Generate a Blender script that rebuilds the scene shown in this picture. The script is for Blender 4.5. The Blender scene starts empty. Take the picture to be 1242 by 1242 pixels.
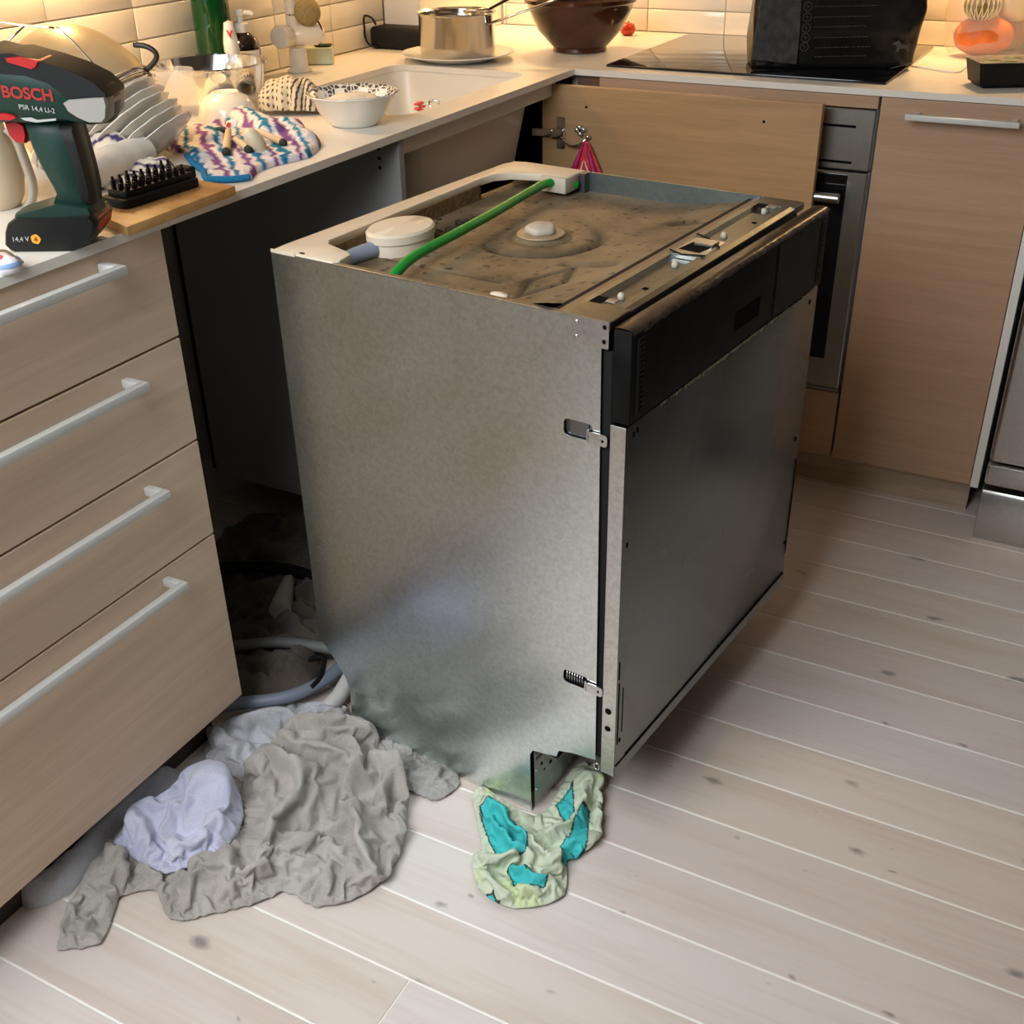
import bpy, bmesh, math, random
import numpy as np
from mathutils import Vector, Matrix, Euler
from mathutils import noise as mnoise
from mathutils import geometry as mgeo

S = bpy.context.scene
COL = S.collection
R = math.radians
random.seed(7)

# ------------------------------------------------------------------ camera
cam_d = bpy.data.cameras.new('camera')
cam_d.sensor_width = 36.0
cam_d.lens = 36.0 * 1376.3 / 1242.0
cam_d.clip_start = 0.05
cam = bpy.data.objects.new('camera', cam_d)
COL.objects.link(cam)
cam.location = (1.115, -2.379, 1.3111)
cam.rotation_euler = (1.044, 0.0177, 0.4873)
S.camera = cam

# ------------------------------------------------------------------ exposure, world, lights
S.view_settings.view_transform = 'Standard'
S.view_settings.look = 'None'
S.view_settings.exposure = 0.0
S.view_settings.gamma = 1.0
S.view_settings.use_curve_mapping = False

world = bpy.data.worlds.new('world')
S.world = world
world.use_nodes = True
_bg = world.node_tree.nodes['Background']
_bg.inputs[0].default_value = (0.72, 0.85, 1.0, 1)
_bg.inputs[1].default_value = 1.0


def area_light(name, loc, rot, sx, sy, power, color, shape='RECTANGLE', spread=180):
    d = bpy.data.lights.new(name, 'AREA')
    d.shape = shape
    d.size = sx
    if shape in ('RECTANGLE', 'ELLIPSE'):
        d.size_y = sy
    d.energy = power
    d.color = color
    d.spread = R(spread)
    o = bpy.data.objects.new(name, d)
    COL.objects.link(o)
    o.location = loc
    o.rotation_euler = rot
    return o


WIN_X0, WIN_X1, WIN_Z0, WIN_Z1, REAR_Y = -0.45, 0.75, 0.95, 2.1, -3.0
# daylight through the window in the rear wall (behind the camera)
area_light('window_daylight', (0.0, REAR_Y + 0.30, 1.85), (R(46), 0, R(4)), 1.6, 1.2, 33, (0.90, 0.95, 1.0), spread=126)
WARM = (1.0, 0.62, 0.28)
# lamps under the wall cabinets
LAMPS = [(-0.36, 0.50, 3.6), (0.25, 0.50, 1.1), (0.74, 0.48, 3.2),
         (-0.52, -0.08, 1.1), (-0.55, -0.88, 3.3), (-0.53, -1.65, 1.0)]
for _x, _y, _p in LAMPS:
    area_light('cabinet_lamp', (_x, _y, 1.395), (0, 0, 0), 0.07, 0.07, _p, WARM, 'DISK', 150)

# ------------------------------------------------------------------ helpers
_CR = Euler((1.044, 0.0177, 0.4873)).to_matrix()
_CC = Vector((1.115, -2.379, 1.3111))


def at(u, v, axis, val):
    """the point of the place that a photograph pixel shows, on a plane x/y/z = val"""
    d = _CR @ Vector(((u - 621) / 1376.3, (621 - v) / 1376.3, -1.0))
    i = 'xyz'.index(axis)
    t = (val - _CC[i]) / d[i]
    return _CC + d * t


def new_bm():
    return bmesh.new()


def add_box(bm, x0, x1, y0, y1, z0, z1, bev=0.0, seg=1):
    vs = [bm.verts.new(p) for p in ((x0, y0, z0), (x1, y0, z0), (x1, y1, z0), (x0, y1, z0),
                                    (x0, y0, z1), (x1, y0, z1), (x1, y1, z1), (x0, y1, z1))]
    fs = [bm.faces.new([vs[i] for i in f]) for f in
          ((3, 2, 1, 0), (4, 5, 6, 7), (0, 1, 5, 4), (1, 2, 6, 5), (2, 3, 7, 6), (3, 0, 4, 7))]
    if bev > 0:
        es = list({e for f in fs for e in f.edges})
        bmesh.ops.bevel(bm, geom=es, offset=bev, segments=seg, affect='EDGES', profile=0.5)
    return bm


def box(x0, x1, y0, y1, z0, z1, bev=0.0, seg=1):
    return add_box(new_bm(), x0, x1, y0, y1, z0, z1, bev, seg)


def add_prism(bm, poly, O, U, V, depth, bev=0.0, seg=1):
    """polygon in the plane (O; U, V), extruded by the vector depth"""
    O, U, V, depth = Vector(O), Vector(U), Vector(V), Vector(depth)
    a = [bm.verts.new(O + U * p[0] + V * p[1]) for p in poly]
    b = [bm.verts.new(O + U * p[0] + V * p[1] + depth) for p in poly]
    n = len(poly)
    fs = [bm.faces.new(a[::-1]), bm.faces.new(b)]
    for i in range(n):
        j = (i + 1) % n
        fs.append(bm.faces.new((a[i], a[j], b[j], b[i])))
    bmesh.ops.recalc_face_normals(bm, faces=fs)
    if bev > 0:
        es = list({e for f in fs[:2] for e in f.edges})
        bmesh.ops.bevel(bm, geom=es, offset=bev, segments=seg, affect='EDGES', profile=0.5)
    return bm


def prism(*a, **k):
    return add_prism(new_bm(), *a, **k)


def add_tube(bm, pts, r, seg=10, cap=True, flat=1.0):
    """round tube along points; r a number or a list"""
    P = [Vector(p) for p in pts]
    n = len(P)
    rs = r if isinstance(r, (list, tuple)) else [r] * n
    up = Vector((0, 0, 1))
    rings = []
    prev = None
    for i in range(n):
        t = (P[min(i + 1, n - 1)] - P[max(i - 1, 0)]).normalized()
        if prev is None:
            s = t.cross(up)
            if s.length < 1e-3:
                s = t.cross(Vector((0, 1, 0)))
            s.normalize()
        else:
            s = (prev - t * prev.dot(t)).normalized()
        prev = s
        w = t.cross(s)
        rings.append([bm.verts.new(P[i] + (s * math.cos(2 * math.pi * k / seg) + w * math.sin(2 * math.pi * k / seg) * flat) * rs[i])
                      for k in range(seg)])
    for i in range(n - 1):
        for k in range(seg):
            l = (k + 1) % seg
            bm.faces.new((rings[i][k], rings[i][l], rings[i + 1][l], rings[i + 1][k]))
    if cap:
        bm.faces.new(rings[0][::-1])
        bm.faces.new(rings[-1])
    return bm


def tube(*a, **k):
    return add_tube(new_bm(), *a, **k)


def smooth_path(pts, n=8):
    """Catmull-Rom through the points"""
    P = [Vector(p) for p in pts]
    P = [P[0] * 2 - P[1]] + P + [P[-1] * 2 - P[-2]]
    out = []
    for i in range(1, len(P) - 2):
        for k in range(n):
            t = k / n
            a, b, c, d = P[i - 1], P[i], P[i + 1], P[i + 2]
            out.append(0.5 * ((2 * b) + (c - a) * t + (2 * a - 5 * b + 4 * c - d) * t * t + (3 * b - a - 3 * c + d) * t ** 3))
    out.append(P[-2].copy())
    return out


def add_lathe(bm, prof, c=(0, 0, 0), seg=32, sx=1.0, sy=1.0, wave=None, M=None):
    """profile of (radius, height) pairs turned about z at c; wave(k, i) multiplies the radius"""
    c = Vector(c)
    rings = []
    for i, (r, z) in enumerate(prof):
        if r < 1e-6:
            rings.append([bm.verts.new(c + Vector((0, 0, z)))])
        else:
            ring = []
            for k in range(seg):
                a = 2 * math.pi * k / seg
                q = r * (wave(k, i) if wave else 1.0)
                ring.append(bm.verts.new(c + Vector((q * math.cos(a) * sx, q * math.sin(a) * sy, z))))
            rings.append(ring)
    fs = []
    for a, b in zip(rings[:-1], rings[1:]):
        for k in range(seg):
            l = (k + 1) % seg
            if len(a) == 1 and len(b) == 1:
                continue
            if len(a) == 1:
                fs.append(bm.faces.new((a[0], b[l], b[k])))
            elif len(b) == 1:
                fs.append(bm.faces.new((a[k], a[l], b[0])))
            else:
                fs.append(bm.faces.new((a[k], a[l], b[l], b[k])))
    if M is not None:
        vs = [v for r_ in rings for v in r_]
        for v in vs:
            v.co = M @ v.co
    bmesh.ops.recalc_face_normals(bm, faces=fs)
    return bm


def lathe(*a, **k):
    return add_lathe(new_bm(), *a, **k)


def grid_bm(X, Y, Z, closed_u=False):
    """quads over 2-D arrays of coordinates"""
    n, m = X.shape
    bm = new_bm()
    V = [[bm.verts.new((X[i, j], Y[i, j], Z[i, j])) for j in range(m)] for i in range(n)]
    for i in range(n - 1):
        for j in range(m - 1):
            bm.faces.new((V[i][j], V[i + 1][j], V[i + 1][j + 1], V[i][j + 1]))
    return bm


def rounded(x0, x1, y0, y1, r, n=5):
    out = []
    for cx, cy, a0 in ((x1 - r, y1 - r, 0), (x0 + r, y1 - r, 90), (x0 + r, y0 + r, 180), (x1 - r, y0 + r, 270)):
        for k in range(n + 1):
            a = R(a0 + 90 * k / n)
            out.append((cx + r * math.cos(a), cy + r * math.sin(a)))
    return out


def top_matrix(o):
    while o.parent is not None:
        o = o.parent
    return Matrix.Translation(o.location) @ o.rotation_euler.to_matrix().to_4x4()


def obj(name, bm, mat, parent=None, smooth=False, local=False, stuff=False, label=None):
    """one mesh object; world-space bmesh unless local, put into the thing's own frame"""
    if parent is not None and not local:
        bm.transform(top_matrix(parent).inverted())
    base = None
    if parent is None and not local and len(bm.verts):
        xs = [v.co for v in bm.verts]
        base = Vector(((min(c.x for c in xs) + max(c.x for c in xs)) / 2,
                       (min(c.y for c in xs) + max(c.y for c in xs)) / 2, min(c.z for c in xs)))
        bm.transform(Matrix.Translation(-base))
    me = bpy.data.meshes.new(name)
    bm.to_mesh(me)
    bm.free()
    if mat is not None:
        me.materials.append(mat)
    if smooth:
        me.shade_smooth()
        if smooth is not True:
            me.set_sharp_from_angle(angle=R(smooth))
    o = bpy.data.objects.new(name, me)
    COL.objects.link(o)
    if base is not None:
        o.location = base
    if parent is not None:
        o.parent = parent
    if stuff:
        o['kind'] = 'stuff'
    if label:
        o['label'] = label
    return o


def tag(o, label, cat, group=None):
    o['label'] = label
    o['category'] = cat
    if group:
        o['group'] = group
    return o


def thing(name, label, cat, loc=(0, 0, 0), rz=0.0, group=None):
    o = bpy.data.objects.new(name, None)
    COL.objects.link(o)
    o.empty_display_size = 0.05
    o.location = loc
    o.rotation_euler = (0, 0, rz)
    return tag(o, label, cat, group)


def struct(name, bm, mat, parent=None):
    o = obj(name, bm, mat, parent)
    if parent is None:
        o['kind'] = 'structure'
    return o


def copy_tree(o, parent=None):
    c = o.copy()
    COL.objects.link(c)
    c.parent = parent
    for ch in list(o.children):
        copy_tree(ch, c)
    return c


# ------------------------------------------------------------------ materials
def mat_new(name):
    m = bpy.data.materials.new(name)
    m.use_nodes = True
    nt = m.node_tree
    b = nt.nodes['Principled BSDF']
    return m, nt, b


def srgb(r, g, b):
    def f(c):
        c /= 255.0
        return c / 12.92 if c <= 0.04045 else ((c + 0.055) / 1.055) ** 2.4
    return (f(r), f(g), f(b), 1.0)


def N(nt, typ, **kw):
    n = nt.nodes.new(typ)
    for k, v in kw.items():
        if k == 'ins':
            for i, val in v.items():
                n.inputs[i].default_value = val
        else:
            setattr(n, k, v)
    return n


def ramp(nt, stops, interp='LINEAR'):
    n = nt.nodes.new('ShaderNodeValToRGB')
    n.color_ramp.interpolation = interp
    e = n.color_ramp.elements
    e[0].position, e[0].color = stops[0]
    e[1].position, e[1].color = stops[-1]
    for p, c in stops[1:-1]:
        x = e.new(p)
        x.color = c
    return n


def coords(nt, scale=(1, 1, 1), rot=(0, 0, 0), kind='Object', loc=(0, 0, 0)):
    tc = nt.nodes.new('ShaderNodeTexCoord')
    mp = nt.nodes.new('ShaderNodeMapping')
    mp.inputs['Scale'].default_value = scale
    mp.inputs['Rotation'].default_value = rot
    mp.inputs['Location'].default_value = loc
    nt.links.new(tc.outputs[kind], mp.inputs[0])
    return mp.outputs[0]


def bump(nt, b, height, strength=0.3, dist=0.002):
    bp = nt.nodes.new('ShaderNodeBump')
    bp.inputs['Strength'].default_value = strength
    bp.inputs['Distance'].default_value = dist
    nt.links.new(height, bp.inputs['Height'])
    nt.links.new(bp.outputs[0], b.inputs['Normal'])


def plain(name, col, rough=0.5, metal=0.0, spec=0.5, var=0.0, vscale=20, bmp=0.0, bscale=200, coat=0.0, trans=0.0, alpha=1.0, ior=1.45):
    m, nt, b = mat_new(name)
    b.inputs['Base Color'].default_value = col
    b.inputs['Roughness'].default_value = rough
    b.inputs['Metallic'].default_value = metal
    b.inputs['Specular IOR Level'].default_value = spec
    b.inputs['Coat Weight'].default_value = coat
    b.inputs['Transmission Weight'].default_value = trans
    b.inputs['IOR'].default_value = ior
    b.inputs['Alpha'].default_value = alpha
    if var > 0:
        v = coords(nt)
        n = N(nt, 'ShaderNodeTexNoise', ins={'Scale': vscale, 'Detail': 5.0})
        nt.links.new(v, n.inputs['Vector'])
        d = tuple(c * (1 - var) for c in col[:3]) + (1,)
        l = tuple(min(1, c * (1 + var)) for c in col[:3]) + (1,)
        rp = ramp(nt, [(0.3, d), (0.7, l)])
        nt.links.new(n.outputs['Fac'], rp.inputs[0])
        nt.links.new(rp.outputs[0], b.inputs['Base Color'])
    if bmp > 0:
        v = coords(nt)
        n = N(nt, 'ShaderNodeTexNoise', ins={'Scale': bscale, 'Detail': 3.0})
        nt.links.new(v, n.inputs['Vector'])
        bump(nt, b, n.outputs['Fac'], bmp, 0.002)
    return m


def wood(name, light, dark, scale=(1.2, 1.2, 26), rough=0.5, seed=0.0, contrast=0.5, coat=0.0):
    """straight grain: noise stretched along the axes whose scale is small"""
    m, nt, b = mat_new(name)
    v = coords(nt, scale, loc=(seed, seed * 1.7, seed * 0.3))
    n1 = N(nt, 'ShaderNodeTexNoise', ins={'Scale': 2.2, 'Detail': 6.0, 'Roughness': 0.62, 'Distortion': 0.5})
    nt.links.new(v, n1.inputs['Vector'])
    v2 = coords(nt, tuple(s * 5 for s in scale))
    n2 = N(nt, 'ShaderNodeTexNoise', ins={'Scale': 2.5, 'Detail': 3.0})
    nt.links.new(v2, n2.inputs['Vector'])
    mx = N(nt, 'ShaderNodeMath', operation='MULTIPLY_ADD', ins={1: 0.35, 2: 0.0})
    nt.links.new(n2.outputs['Fac'], mx.inputs[0])
    ad = N(nt, 'ShaderNodeMath', operation='ADD')
    nt.links.new(n1.outputs['Fac'], ad.inputs[0])
    nt.links.new(mx.outputs[0], ad.inputs[1])
    lo, hi = 0.675 - contrast * 0.35, 0.675 + contrast * 0.35
    rp = ramp(nt, [(max(0, lo), dark), (min(1, hi), light)])
    nt.links.new(ad.outputs[0], rp.inputs[0])
    nt.links.new(rp.outputs[0], b.inputs['Base Color'])
    b.inputs['Roughness'].default_value = rough
    b.inputs['Coat Weight'].default_value = coat
    bump(nt, b, ad.outputs[0], 0.12, 0.001)
    return m


def terry(name, col, col2, scale=700, bmp=0.9, rough=0.95, stain=None):
    m, nt, b = mat_new(name)
    v = coords(nt)
    n = N(nt, 'ShaderNodeTexNoise', ins={'Scale': scale, 'Detail': 2.0})
    nt.links.new(v, n.inputs['Vector'])
    n2 = N(nt, 'ShaderNodeTexNoise', ins={'Scale': 14.0, 'Detail': 4.0})
    nt.links.new(v, n2.inputs['Vector'])
    ad = N(nt, 'ShaderNodeMath', operation='ADD')
    nt.links.new(n.outputs['Fac'], ad.inputs[0])
    nt.links.new(n2.outputs['Fac'], ad.inputs[1])
    rp = ramp(nt, [(0.75, col2), (1.2 if False else 1.0, col)])
    sc = N(nt, 'ShaderNodeMath', operation='MULTIPLY', ins={1: 0.9})
    nt.links.new(ad.outputs[0], sc.inputs[0])
    nt.links.new(sc.outputs[0], rp.inputs[0])
    nt.links.new(rp.outputs[0], b.inputs['Base Color'])
    b.inputs['Roughness'].default_value = rough
    b.inputs['Specular IOR Level'].default_value = 0.1
    b.inputs['Sheen Weight'].default_value = 0.25
    b.inputs['Sheen Roughness'].default_value = 0.6
    bump(nt, b, n.outputs['Fac'], bmp, 0.003)
    return m


def attr_mat(name, rough=0.9, bmp=0.5, scale=500, spec=0.2):
    """cloth whose print is stored on its vertices"""
    m, nt, b = mat_new(name)
    a = N(nt, 'ShaderNodeAttribute', attribute_name='print')
    nt.links.new(a.outputs['Color'], b.inputs['Base Color'])
    b.inputs['Roughness'].default_value = rough
    b.inputs['Specular IOR Level'].default_value = spec
    v = coords(nt)
    n = N(nt, 'ShaderNodeTexNoise', ins={'Scale': scale, 'Detail': 2.0})
    nt.links.new(v, n.inputs['Vector'])
    bump(nt, b, n.outputs['Fac'], bmp, 0.002)
    return m


def galvanized(name, base=(0.50, 0.51, 0.50, 1), rough=0.38, var=0.15, metal=1.0):
    m, nt, b = mat_new(name)
    v = coords(nt)
    vo = N(nt, 'ShaderNodeTexVoronoi', ins={'Scale': 230.0})
    vn = N(nt, 'ShaderNodeTexNoise', ins={'Scale': 90.0, 'Detail': 4.0})
    nt.links.new(v, vn.inputs['Vector'])
    nt.links.new(v, vo.inputs['Vector'])
    big = N(nt, 'ShaderNodeTexNoise', ins={'Scale': 5.0, 'Detail': 5.0})
    nt.links.new(v, big.inputs['Vector'])
    d = tuple(c * (1 - var) for c in base[:3]) + (1,)
    l = tuple(min(1, c * (1 + var)) for c in base[:3]) + (1,)
    sep = N(nt, 'ShaderNodeSeparateColor')
    nt.links.new(vo.outputs['Color'], sep.inputs[0])
    ad = N(nt, 'ShaderNodeMath', operation='MULTIPLY_ADD', ins={1: 0.5})
    nt.links.new(sep.outputs[0], ad.inputs[0])
    nt.links.new(vn.outputs['Fac'], ad.inputs[2])
    rp = ramp(nt, [(0.35, d), (1.0, l)])
    nt.links.new(ad.outputs[0], rp.inputs[0])
    nt.links.new(rp.outputs[0], b.inputs['Base Color'])
    b.inputs['Metallic'].default_value = metal
    rr = N(nt, 'ShaderNodeMapRange', ins={1: 0.3, 2: 0.75, 3: rough - 0.05, 4: rough + 0.07})
    nt.links.new(big.outputs['Fac'], rr.inputs[0])
    nt.links.new(rr.outputs[0], b.inputs['Roughness'])
    bump(nt, b, ad.outputs[0], 0.06, 0.0006)
    return m


def floor_plank_mat(name, tint, seed):
    m, nt, b = mat_new(name)
    v = coords(nt, (1.0, 9.0, 1.0), loc=(seed * 3.1, seed * 1.3, 0))
    n1 = N(nt, 'ShaderNodeTexNoise', ins={'Scale': 2.2, 'Detail': 6.0, 'Roughness': 0.55, 'Distortion': 0.5})
    nt.links.new(v, n1.inputs['Vector'])
    vf = coords(nt, (1.6, 60.0, 1.0), loc=(seed, seed * 7.3, 0))
    n2 = N(nt, 'ShaderNodeTexNoise', ins={'Scale': 2.0, 'Detail': 4.0, 'Distortion': 0.3})
    nt.links.new(vf, n2.inputs['Vector'])
    ad = N(nt, 'ShaderNodeMath', operation='MULTIPLY_ADD', ins={1: 0.45})
    nt.links.new(n2.outputs['Fac'], ad.inputs[0])
    nt.links.new(n1.outputs['Fac'], ad.inputs[2])
    dk = tuple(c * k for c, k in zip(tint[:3], (0.91, 0.86, 0.83))) + (1,)
    rp = ramp(nt, [(0.52, dk), (0.78, tint)])
    nt.links.new(ad.outputs[0], rp.inputs[0])
    # knots: a few stretched round cells per board, ragged by noise
    prev = rp.outputs[0]
    for sc, off, thr, rad, col, fac in ((4.2, 0.0, 0.45, 0.12, (0.22, 0.185, 0.18, 1), 0.8), (8.5, 3.7, 0.80, 0.08, (0.18, 0.15, 0.14, 1), 0.65)):
        vk = coords(nt, (1.0, 2.0, 0.0), loc=(seed * 5.7 + off, seed * 2.9 + off, 0))
        ds = N(nt, 'ShaderNodeTexNoise', ins={'Scale': 26.0, 'Detail': 3.0})
        nt.links.new(vk, ds.inputs['Vector'])
        mixv = N(nt, 'ShaderNodeMixRGB', ins={0: 0.03})
        nt.links.new(vk, mixv.inputs[1])
        nt.links.new(ds.outputs['Color'], mixv.inputs[2])
        vo = N(nt, 'ShaderNodeTexVoronoi', voronoi_dimensions='2D', ins={'Scale': sc, 'Randomness': 0.9})
        nt.links.new(mixv.outputs[0], vo.inputs['Vector'])
        sep = N(nt, 'ShaderNodeSeparateColor')
        nt.links.new(vo.outputs['Color'], sep.inputs[0])
        size = N(nt, 'ShaderNodeMapRange', ins={1: thr, 2: 1.0, 3: 0.0, 4: rad})
        nt.links.new(sep.outputs[0], size.inputs[0])
        sub = N(nt, 'ShaderNodeMath', operation='SUBTRACT')
        nt.links.new(size.outputs[0], sub.inputs[0])
        nt.links.new(vo.outputs['Distance'], sub.inputs[1])
        kn = N(nt, 'ShaderNodeMapRange', ins={1: 0.0, 2: 0.06, 3: 0.0, 4: fac})
        nt.links.new(sub.outputs[0], kn.inputs[0])
        mx = N(nt, 'ShaderNodeMixRGB', ins={2: col})
        nt.links.new(kn.outputs[0], mx.inputs[0])
        nt.links.new(prev, mx.inputs[1])
        prev = mx.outputs[0]
    nt.links.new(prev, b.inputs['Base Color'])
    b.inputs['Roughness'].default_value = 0.45
    b.inputs['Specular IOR Level'].default_value = 0.3
    bump(nt, b, ad.outputs[0], 0.05, 0.001)
    return m


OAK = [wood('oak_front_%d' % i, srgb(212, 186, 160), srgb(184, 158, 132), (26, 1.2, 26) if False else (1.2, 1.2, 26), 0.45, i * 3.7, 1.25) for i in range(4)]
OAK_SHADED = [wood('oak_shaded_%d' % i, srgb(184, 150, 120), srgb(156, 124, 98), (1.2, 1.2, 26), 0.45, 20 + i * 4.1, 1.25) for i in range(4)]  # same oak, darker: the weaker light at the back is in the colour
OAK_DOOR = wood('oak_open_door', srgb(188, 150, 106), srgb(158, 122, 82), (1.0, 1.0, 20), 0.42, 51.0, 0.9)
M_TOP = plain('worktop_laminate', srgb(226, 220, 208), 0.34, spec=0.5, var=0.02, vscale=60)
M_WHITE = plain('white_melamine', srgb(222, 219, 212), 0.4)
M_PANEL = plain('grey_melamine', srgb(150, 150, 146), 0.5, var=0.03)
M_HANDLE = plain('satin_white_handle', srgb(200, 199, 194), 0.35, spec=0.5)
M_GALV = galvanized('galvanized_steel', (0.68, 0.735, 0.735, 1), 0.28, 0.09)
M_GALV2 = galvanized('galvanized_bracket', (0.60, 0.60, 0.58, 1), 0.33, 0.10)
M_DOORSHADED = galvanized('shaded_door_steel', (0.185, 0.20, 0.192, 1), 0.26, 0.04)  # same galvanized metal, darkened: its dim reflections are put into the colour
M_RAIL = galvanized('rail_steel', (0.27, 0.285, 0.265, 1), 0.36, 0.10)
M_OLDWHITE = plain('aged_white_plastic', srgb(186, 178, 162), 0.45)
M_STEEL = plain('brushed_steel', (0.55, 0.54, 0.52, 1), 0.28, 1.0, var=0.05, vscale=120)
M_OVEN = plain('oven_steel', (0.44, 0.44, 0.42, 1), 0.30, 1.0, var=0.05, vscale=120)
M_CHROME = plain('chrome', (0.75, 0.75, 0.75, 1), 0.12, 1.0)
M_BLACK = plain('black_plastic', (0.007, 0.0068, 0.0065, 1), 0.4, spec=0.3)
M_BLACKM = plain('matt_black_plastic', (0.011, 0.011, 0.011, 1), 0.6, spec=0.2)
M_HOLE = plain('dark_recess', (0.004, 0.004, 0.004, 1), 0.9, spec=0.1)
M_GLASSBLK = plain('black_glass', (0.006, 0.006, 0.007, 1), 0.04, spec=0.6)
M_CREAM = plain('cream_plastic', srgb(214, 200, 178), 0.45, var=0.03)
M_WHITEPL = plain('white_plastic', srgb(228, 226, 220), 0.35)
M_CERAMIC = plain('white_ceramic', srgb(232, 228, 218), 0.15, spec=0.6)
M_GREENHOSE = plain('green_hose', srgb(10, 140, 50), 0.35)
M_GREYHOSE = plain('grey_hose', srgb(128, 138, 152), 0.45)
M_RED = plain('red_plastic', srgb(170, 24, 22), 0.4)
M_WALL = plain('painted_wall', srgb(225, 222, 214), 0.8)
M_CEIL = plain('ceiling_paint', srgb(235, 233, 228), 0.85)
M_GROUT = plain('tile_grout', srgb(196, 186, 170), 0.8)
M_TILE = plain('glazed_white_tile', srgb(235, 228, 214), 0.12, spec=0.6, var=0.015, vscale=9)
M_GLASS = plain('clear_glass', (0.92, 0.92, 0.90, 1), 0.04, spec=0.8, alpha=0.22)

# ================================================================== the setting
# floor: a dark sub-floor with floorboards laid along x, their joints filled pale
FX0, FX1, FY0, FY1 = -0.62, 2.6, REAR_Y, 0.62
floor = struct('floor', box(FX0, FX1, FY0, FY1, -0.05, -0.0012), plain('joint_filler', srgb(250, 248, 240), 0.5))
PITCH, YJ = 0.1149, -1.3355
TINTS = [srgb(222, 210, 201), srgb(219, 206, 194), srgb(224, 214, 206), srgb(217, 204, 194), srgb(222, 210, 199)]
PL = [floor_plank_mat('whitewashed_pine_%d' % i, TINTS[i], i * 2.37 + 0.5) for i in range(5)]
rnd = random.Random(3)
k0 = math.floor((FY0 - YJ) / PITCH)
k1 = math.ceil((FY1 - YJ) / PITCH)
for k in range(k0, k1):
    y0, y1 = max(FY0, YJ + k * PITCH + 0.0017), min(FY1, YJ + (k + 1) * PITCH - 0.0017)
    if y1 - y0 < 0.01:
        continue
    joint = 0.502 if k == -3 else (FX0 + rnd.uniform(1.9, 3.0))
    if k in (-1, 0, 1, 2, 3, 4, 5, -2, -4):
        joint = 9
    spans = [(FX0, joint - 0.0008), (joint + 0.0008, FX1)] if joint < FX1 - 0.2 else [(FX0, FX1)]
    for s, (x0, x1) in enumerate(spans):
        bm = box(-(x1 - x0) / 2, (x1 - x0) / 2, y0 - (y0 + y1) / 2, y1 - (y0 + y1) / 2, -0.004, 0.0, 0.0007, 1)
        o = obj('plank', bm, PL[(k * 3 + s) % 5], None, local=True)
        o.location = ((x0 + x1) / 2 - floor.location.x, (y0 + y1) / 2 - floor.location.y, 0 - floor.location.z)
        o.parent = floor

# walls
M_DIM = plain('grey_brown_wall', srgb(120, 110, 100), 0.8)
WX, WY = -0.61, 0.60
wl = struct('wall_left', box(WX - 0.1, WX - 0.006, FY0, FY1 + 0.08, -0.004, 2.5), M_WALL)
wb = struct('wall_back', box(WX - 0.1, 2.7, WY + 0.006, WY + 0.1, -0.004, 2.5), M_WALL)
wr = struct('wall_right', box(2.6, 2.7, FY0, FY1, -0.004, 2.5), M_DIM)
bm = new_bm()
for a in ((WX - 0.1, WIN_X0, 0, 2.5), (WIN_X1, 2.7, 0, 2.5), (WIN_X0, WIN_X1, 0, WIN_Z0), (WIN_X0, WIN_X1, WIN_Z1, 2.5)):
    add_box(bm, a[0], a[1], REAR_Y - 0.1, REAR_Y, a[2] - (0.004 if a[2] == 0 else 0), a[3])
struct('wall_rear', bm, M_DIM)
bm = new_bm()
for a in ((WIN_X0, WIN_X1, WIN_Z0, WIN_Z0 + 0.05), (WIN_X0, WIN_X1, WIN_Z1 - 0.05, WIN_Z1), (WIN_X0, WIN_X0 + 0.05, WIN_Z0, WIN_Z1),
          (WIN_X1 - 0.05, WIN_X1, WIN_Z0, WIN_Z1)):
    add_box(bm, a[0], a[1], REAR_Y - 0.09, REAR_Y - 0.03, a[2], a[3])
struct('window_1', bm, M_WHITE)
struct('ceiling', box(WX - 0.1, 2.7, REAR_Y - 0.1, WY + 0.1, 2.5, 2.6), M_CEIL)

# glazed tiles, stacked one above the other, on both walls above the worktops
ZROW = [0.9005 + 0.0545] + [0.955 + 0.0572 * i for i in range(1, 9)]
rows = [(0.9005, 0.955)] + [(0.955 + 0.0572 * i, 0.955 + 0.0572 * (i + 1)) for i in range(0, 8)]
g = 0.0013


def tile_row(wall, along, joints, plane, lo, hi, sign, cache={}):
    js = [lo] + [j for j in sorted(joints) if lo < j < hi] + [hi]
    for (z0, z1) in rows:
        for a0, a1 in zip(js[:-1], js[1:]):
            if a1 - a0 < 0.006:
                continue
            L, H = a1 - a0 - 2 * g, z1 - z0 - 2 * g
            key = (along, round(L, 4), round(H, 4))
            if key not in cache:
                bm = box(-L / 2, L / 2, 0, 0.006, -H / 2, H / 2, 0.0016, 2) if along == 'x' else box(0, 0.006, -L / 2, L / 2, -H / 2, H / 2, 0.0016, 2)
                me = bpy.data.meshes.new('tile')
                bm.to_mesh(me)
                bm.free()
                me.materials.append(M_TILE)
                me.shade_smooth()
                cache[key] = me
            o = bpy.data.objects.new('tile', cache[key])
            COL.objects.link(o)
            o.parent = wall
            p = Vector(((a0 + a1) / 2, plane, (z0 + z1) / 2)) if along == 'x' else Vector((plane, (a0 + a1) / 2, (z0 + z1) / 2))
            o.location = p - wall.location


tile_row(wb, 'x', [0.135 + 0.2085 * i for i in range(-6, 9)], WY, -0.50, 1.45, -1)
tile_row(wl, 'y', [-0.04 - 0.2065 * i for i in range(0, 9)], WX - 0.006, -1.45, 0.18, 1)
obj('grout', box(-0.5, 1.45, WY + 0.0035, WY + 0.0065, 0.9, 1.42), M_GROUT, wb)
obj('grout', box(WX - 0.0065, WX - 0.0035, -1.45, 0.18, 0.9, 1.42), M_GROUT, wl)
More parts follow.
